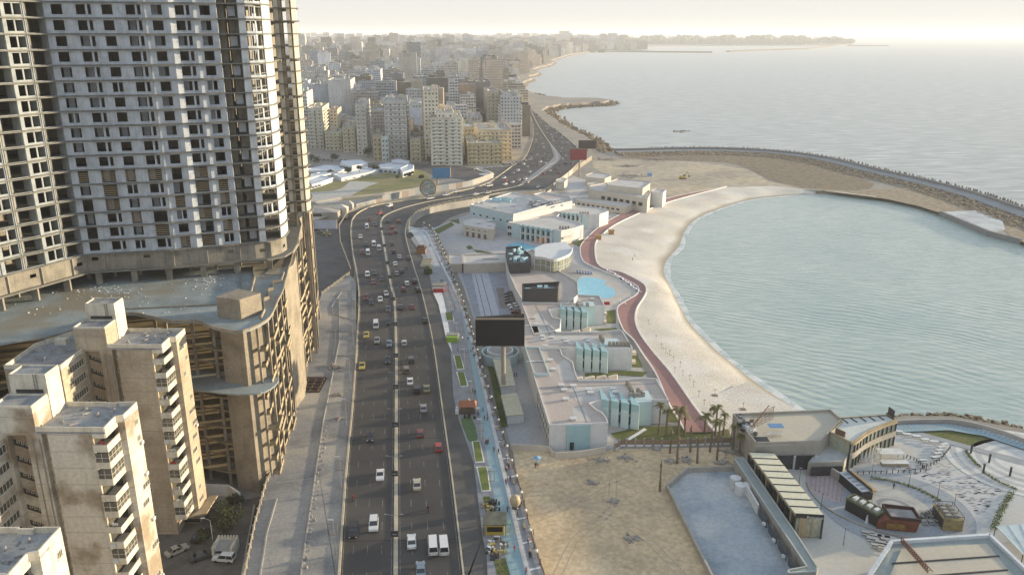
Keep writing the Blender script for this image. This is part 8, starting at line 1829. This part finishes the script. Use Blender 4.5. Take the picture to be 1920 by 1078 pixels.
board('blank red billboard on a pole above the coast road', 1069, 1100, 280, 300, 1086, 332, ZR, mat('board_red', (.26, .04, .045), .6), back=mat('board_back', (.15, .13, .1)))
board('dark brown billboard behind the red one by the shore', 1085, 1118, 264, 279, 1102, 292, ZR, mat('board_darkbrown', (.055, .04, .035), .6))
board('blank white screen above the sunken side road next to the tower', 589, 631, 413, 429, 612, 446, ZR, mat('screen_white', (.55, .56, .62), .5))
dm = thing('glass_roundel', 'round mosaic glass disc in a golden ring standing by the road bend', 'monument', (*W(803, 370, 0), 0)); x, y = W(803, 370, 0); k = HZ(x, y, 338); r_ = k * .46
MB().tube((0, 0, k - r_ * 1.0), (0, .5, k - r_ * 1.0), r_ * .93, n=32).build('glass_disc', mat('mosaic_glass', (.35, .28, .2), .25, (.25, .42, .46), .35, 1.0, 1.2, .4, spec=.6, c3=(.5, .5, .45), ns3=.3), dm)
s = MB()
for q in range(32): a0, a1 = q * math.pi / 16, (q + 1) * math.pi / 16; s.tube((r_ * math.cos(a0), .25, k - r_ + r_ * math.sin(a0)), (r_ * math.cos(a1), .25, k - r_ + r_ * math.sin(a1)), .5, n=6)
s.build('ring', mat('bronze_ring', (.26, .18, .08), .6), dm)
lo = thing('loop_sculpture', 'white leaning loop sculpture at the road junction before the ochre houses', 'sculpture', (*W(912, 328, 0), 0)); s = MB(); s2 = MB()
for q in range(32):
    f = lambda a: (6.5 * math.cos(a) - 2, 3.5 * math.sin(a), 3.2 + 2.6 * math.cos(a + 2.6)); s.tube(f(q * math.pi / 16), f((q + 1) * math.pi / 16), .45, n=6)
s.build('loop', whitem, lo); s2.prism([(6 * math.cos(a * math.pi / 10), 4 * math.sin(a * math.pi / 10)) for a in range(20)], 0, .5).build('base', whitem, lo)
bw = thing('banner_wall', 'long screen wall with faded banners along the outside of the road bend', 'wall', (*W(655, 398, 0), 0)); o = W(655, 398, 0)
P = [(p[0] - o[0], p[1] - o[1]) for p in sm(WP([(668, 390), (720, 378), (780, 366), (830, 358), (880, 350), (925, 334)], 0), 3)]; cols = [mat('banner_' + n_, c) for n_, c in (('grey', (.30, .29, .28)), ('brown', (.27, .22, .18)), ('pale', (.38, .36, .33)), ('slate', (.24, .27, .28)))]
Q = resample(P, 24)
for i, (a_, b_) in enumerate(zip(Q, Q[1:])): MB().wall([a_, b_], .3, .0, 4.2 if i > 3 else 2.6).build('banner_panel', cols[(i * 7) % 4] if i < 18 else cols[2], bw)
# small structures at the left of the bend
for u, v, w_, d_, h, m_, lb, nm in ((600, 402, 24, 12, 4, clad, 'low grey stone hut with sloping roof beside the unfinished tower', 'stone_hut'), (640, 398, 8, 6, 5, rwarm, 'small beige gate hut where the road bend begins', 'gate_hut'), (655, 393, 5, 5, 6, conc_lt, 'round cheeked small grey hut next to the beige gate hut', 'gate_hut')):
    x, y = W(u, v, ZC); s = MB(); s.add([(-w_ / 2, -d_ / 2, -3), (w_ / 2, -d_ / 2, -3), (w_ / 2, d_ / 2, -3), (-w_ / 2, d_ / 2, -3), (-w_ / 2, -d_ / 2, h * .6), (w_ / 2, -d_ / 2, h * .6), (w_ / 2, d_ / 2, h * .6), (-w_ / 2, d_ / 2, h * .6), (0, 0, h)], [[0, 1, 5, 4], [1, 2, 6, 5], [2, 3, 7, 6], [3, 0, 4, 7], [4, 5, 8], [5, 6, 8], [6, 7, 8], [7, 4, 8]]); t = thing(nm, lb, 'hut', (x, y, ZC)); s.build('walls', m_, t); MB().box(-w_ * .2, w_ * .1, -d_ / 2 - .06, -d_ / 2, -.5, h * .4).build('opening', void_m, t)

# ================================================ HAZE
hm = bpy.data.materials.new('haze_air'); hm.use_nodes = True; t = hm.node_tree; t.nodes.clear()
out = t.nodes.new('ShaderNodeOutputMaterial'); pv = t.nodes.new('ShaderNodeVolumePrincipled')
pv.inputs['Color'].default_value = (0.94, 0.95, 0.96, 1); pv.inputs['Density'].default_value = 0.00009; pv.inputs['Anisotropy'].default_value = 0.05
t.links.new(pv.outputs[0], out.inputs['Volume'])
s = MB().box(-29500, 59000, -480, 57000, ZS - 3, 152.0)
o = s.build('haze', hm); o['kind'] = 'stuff'
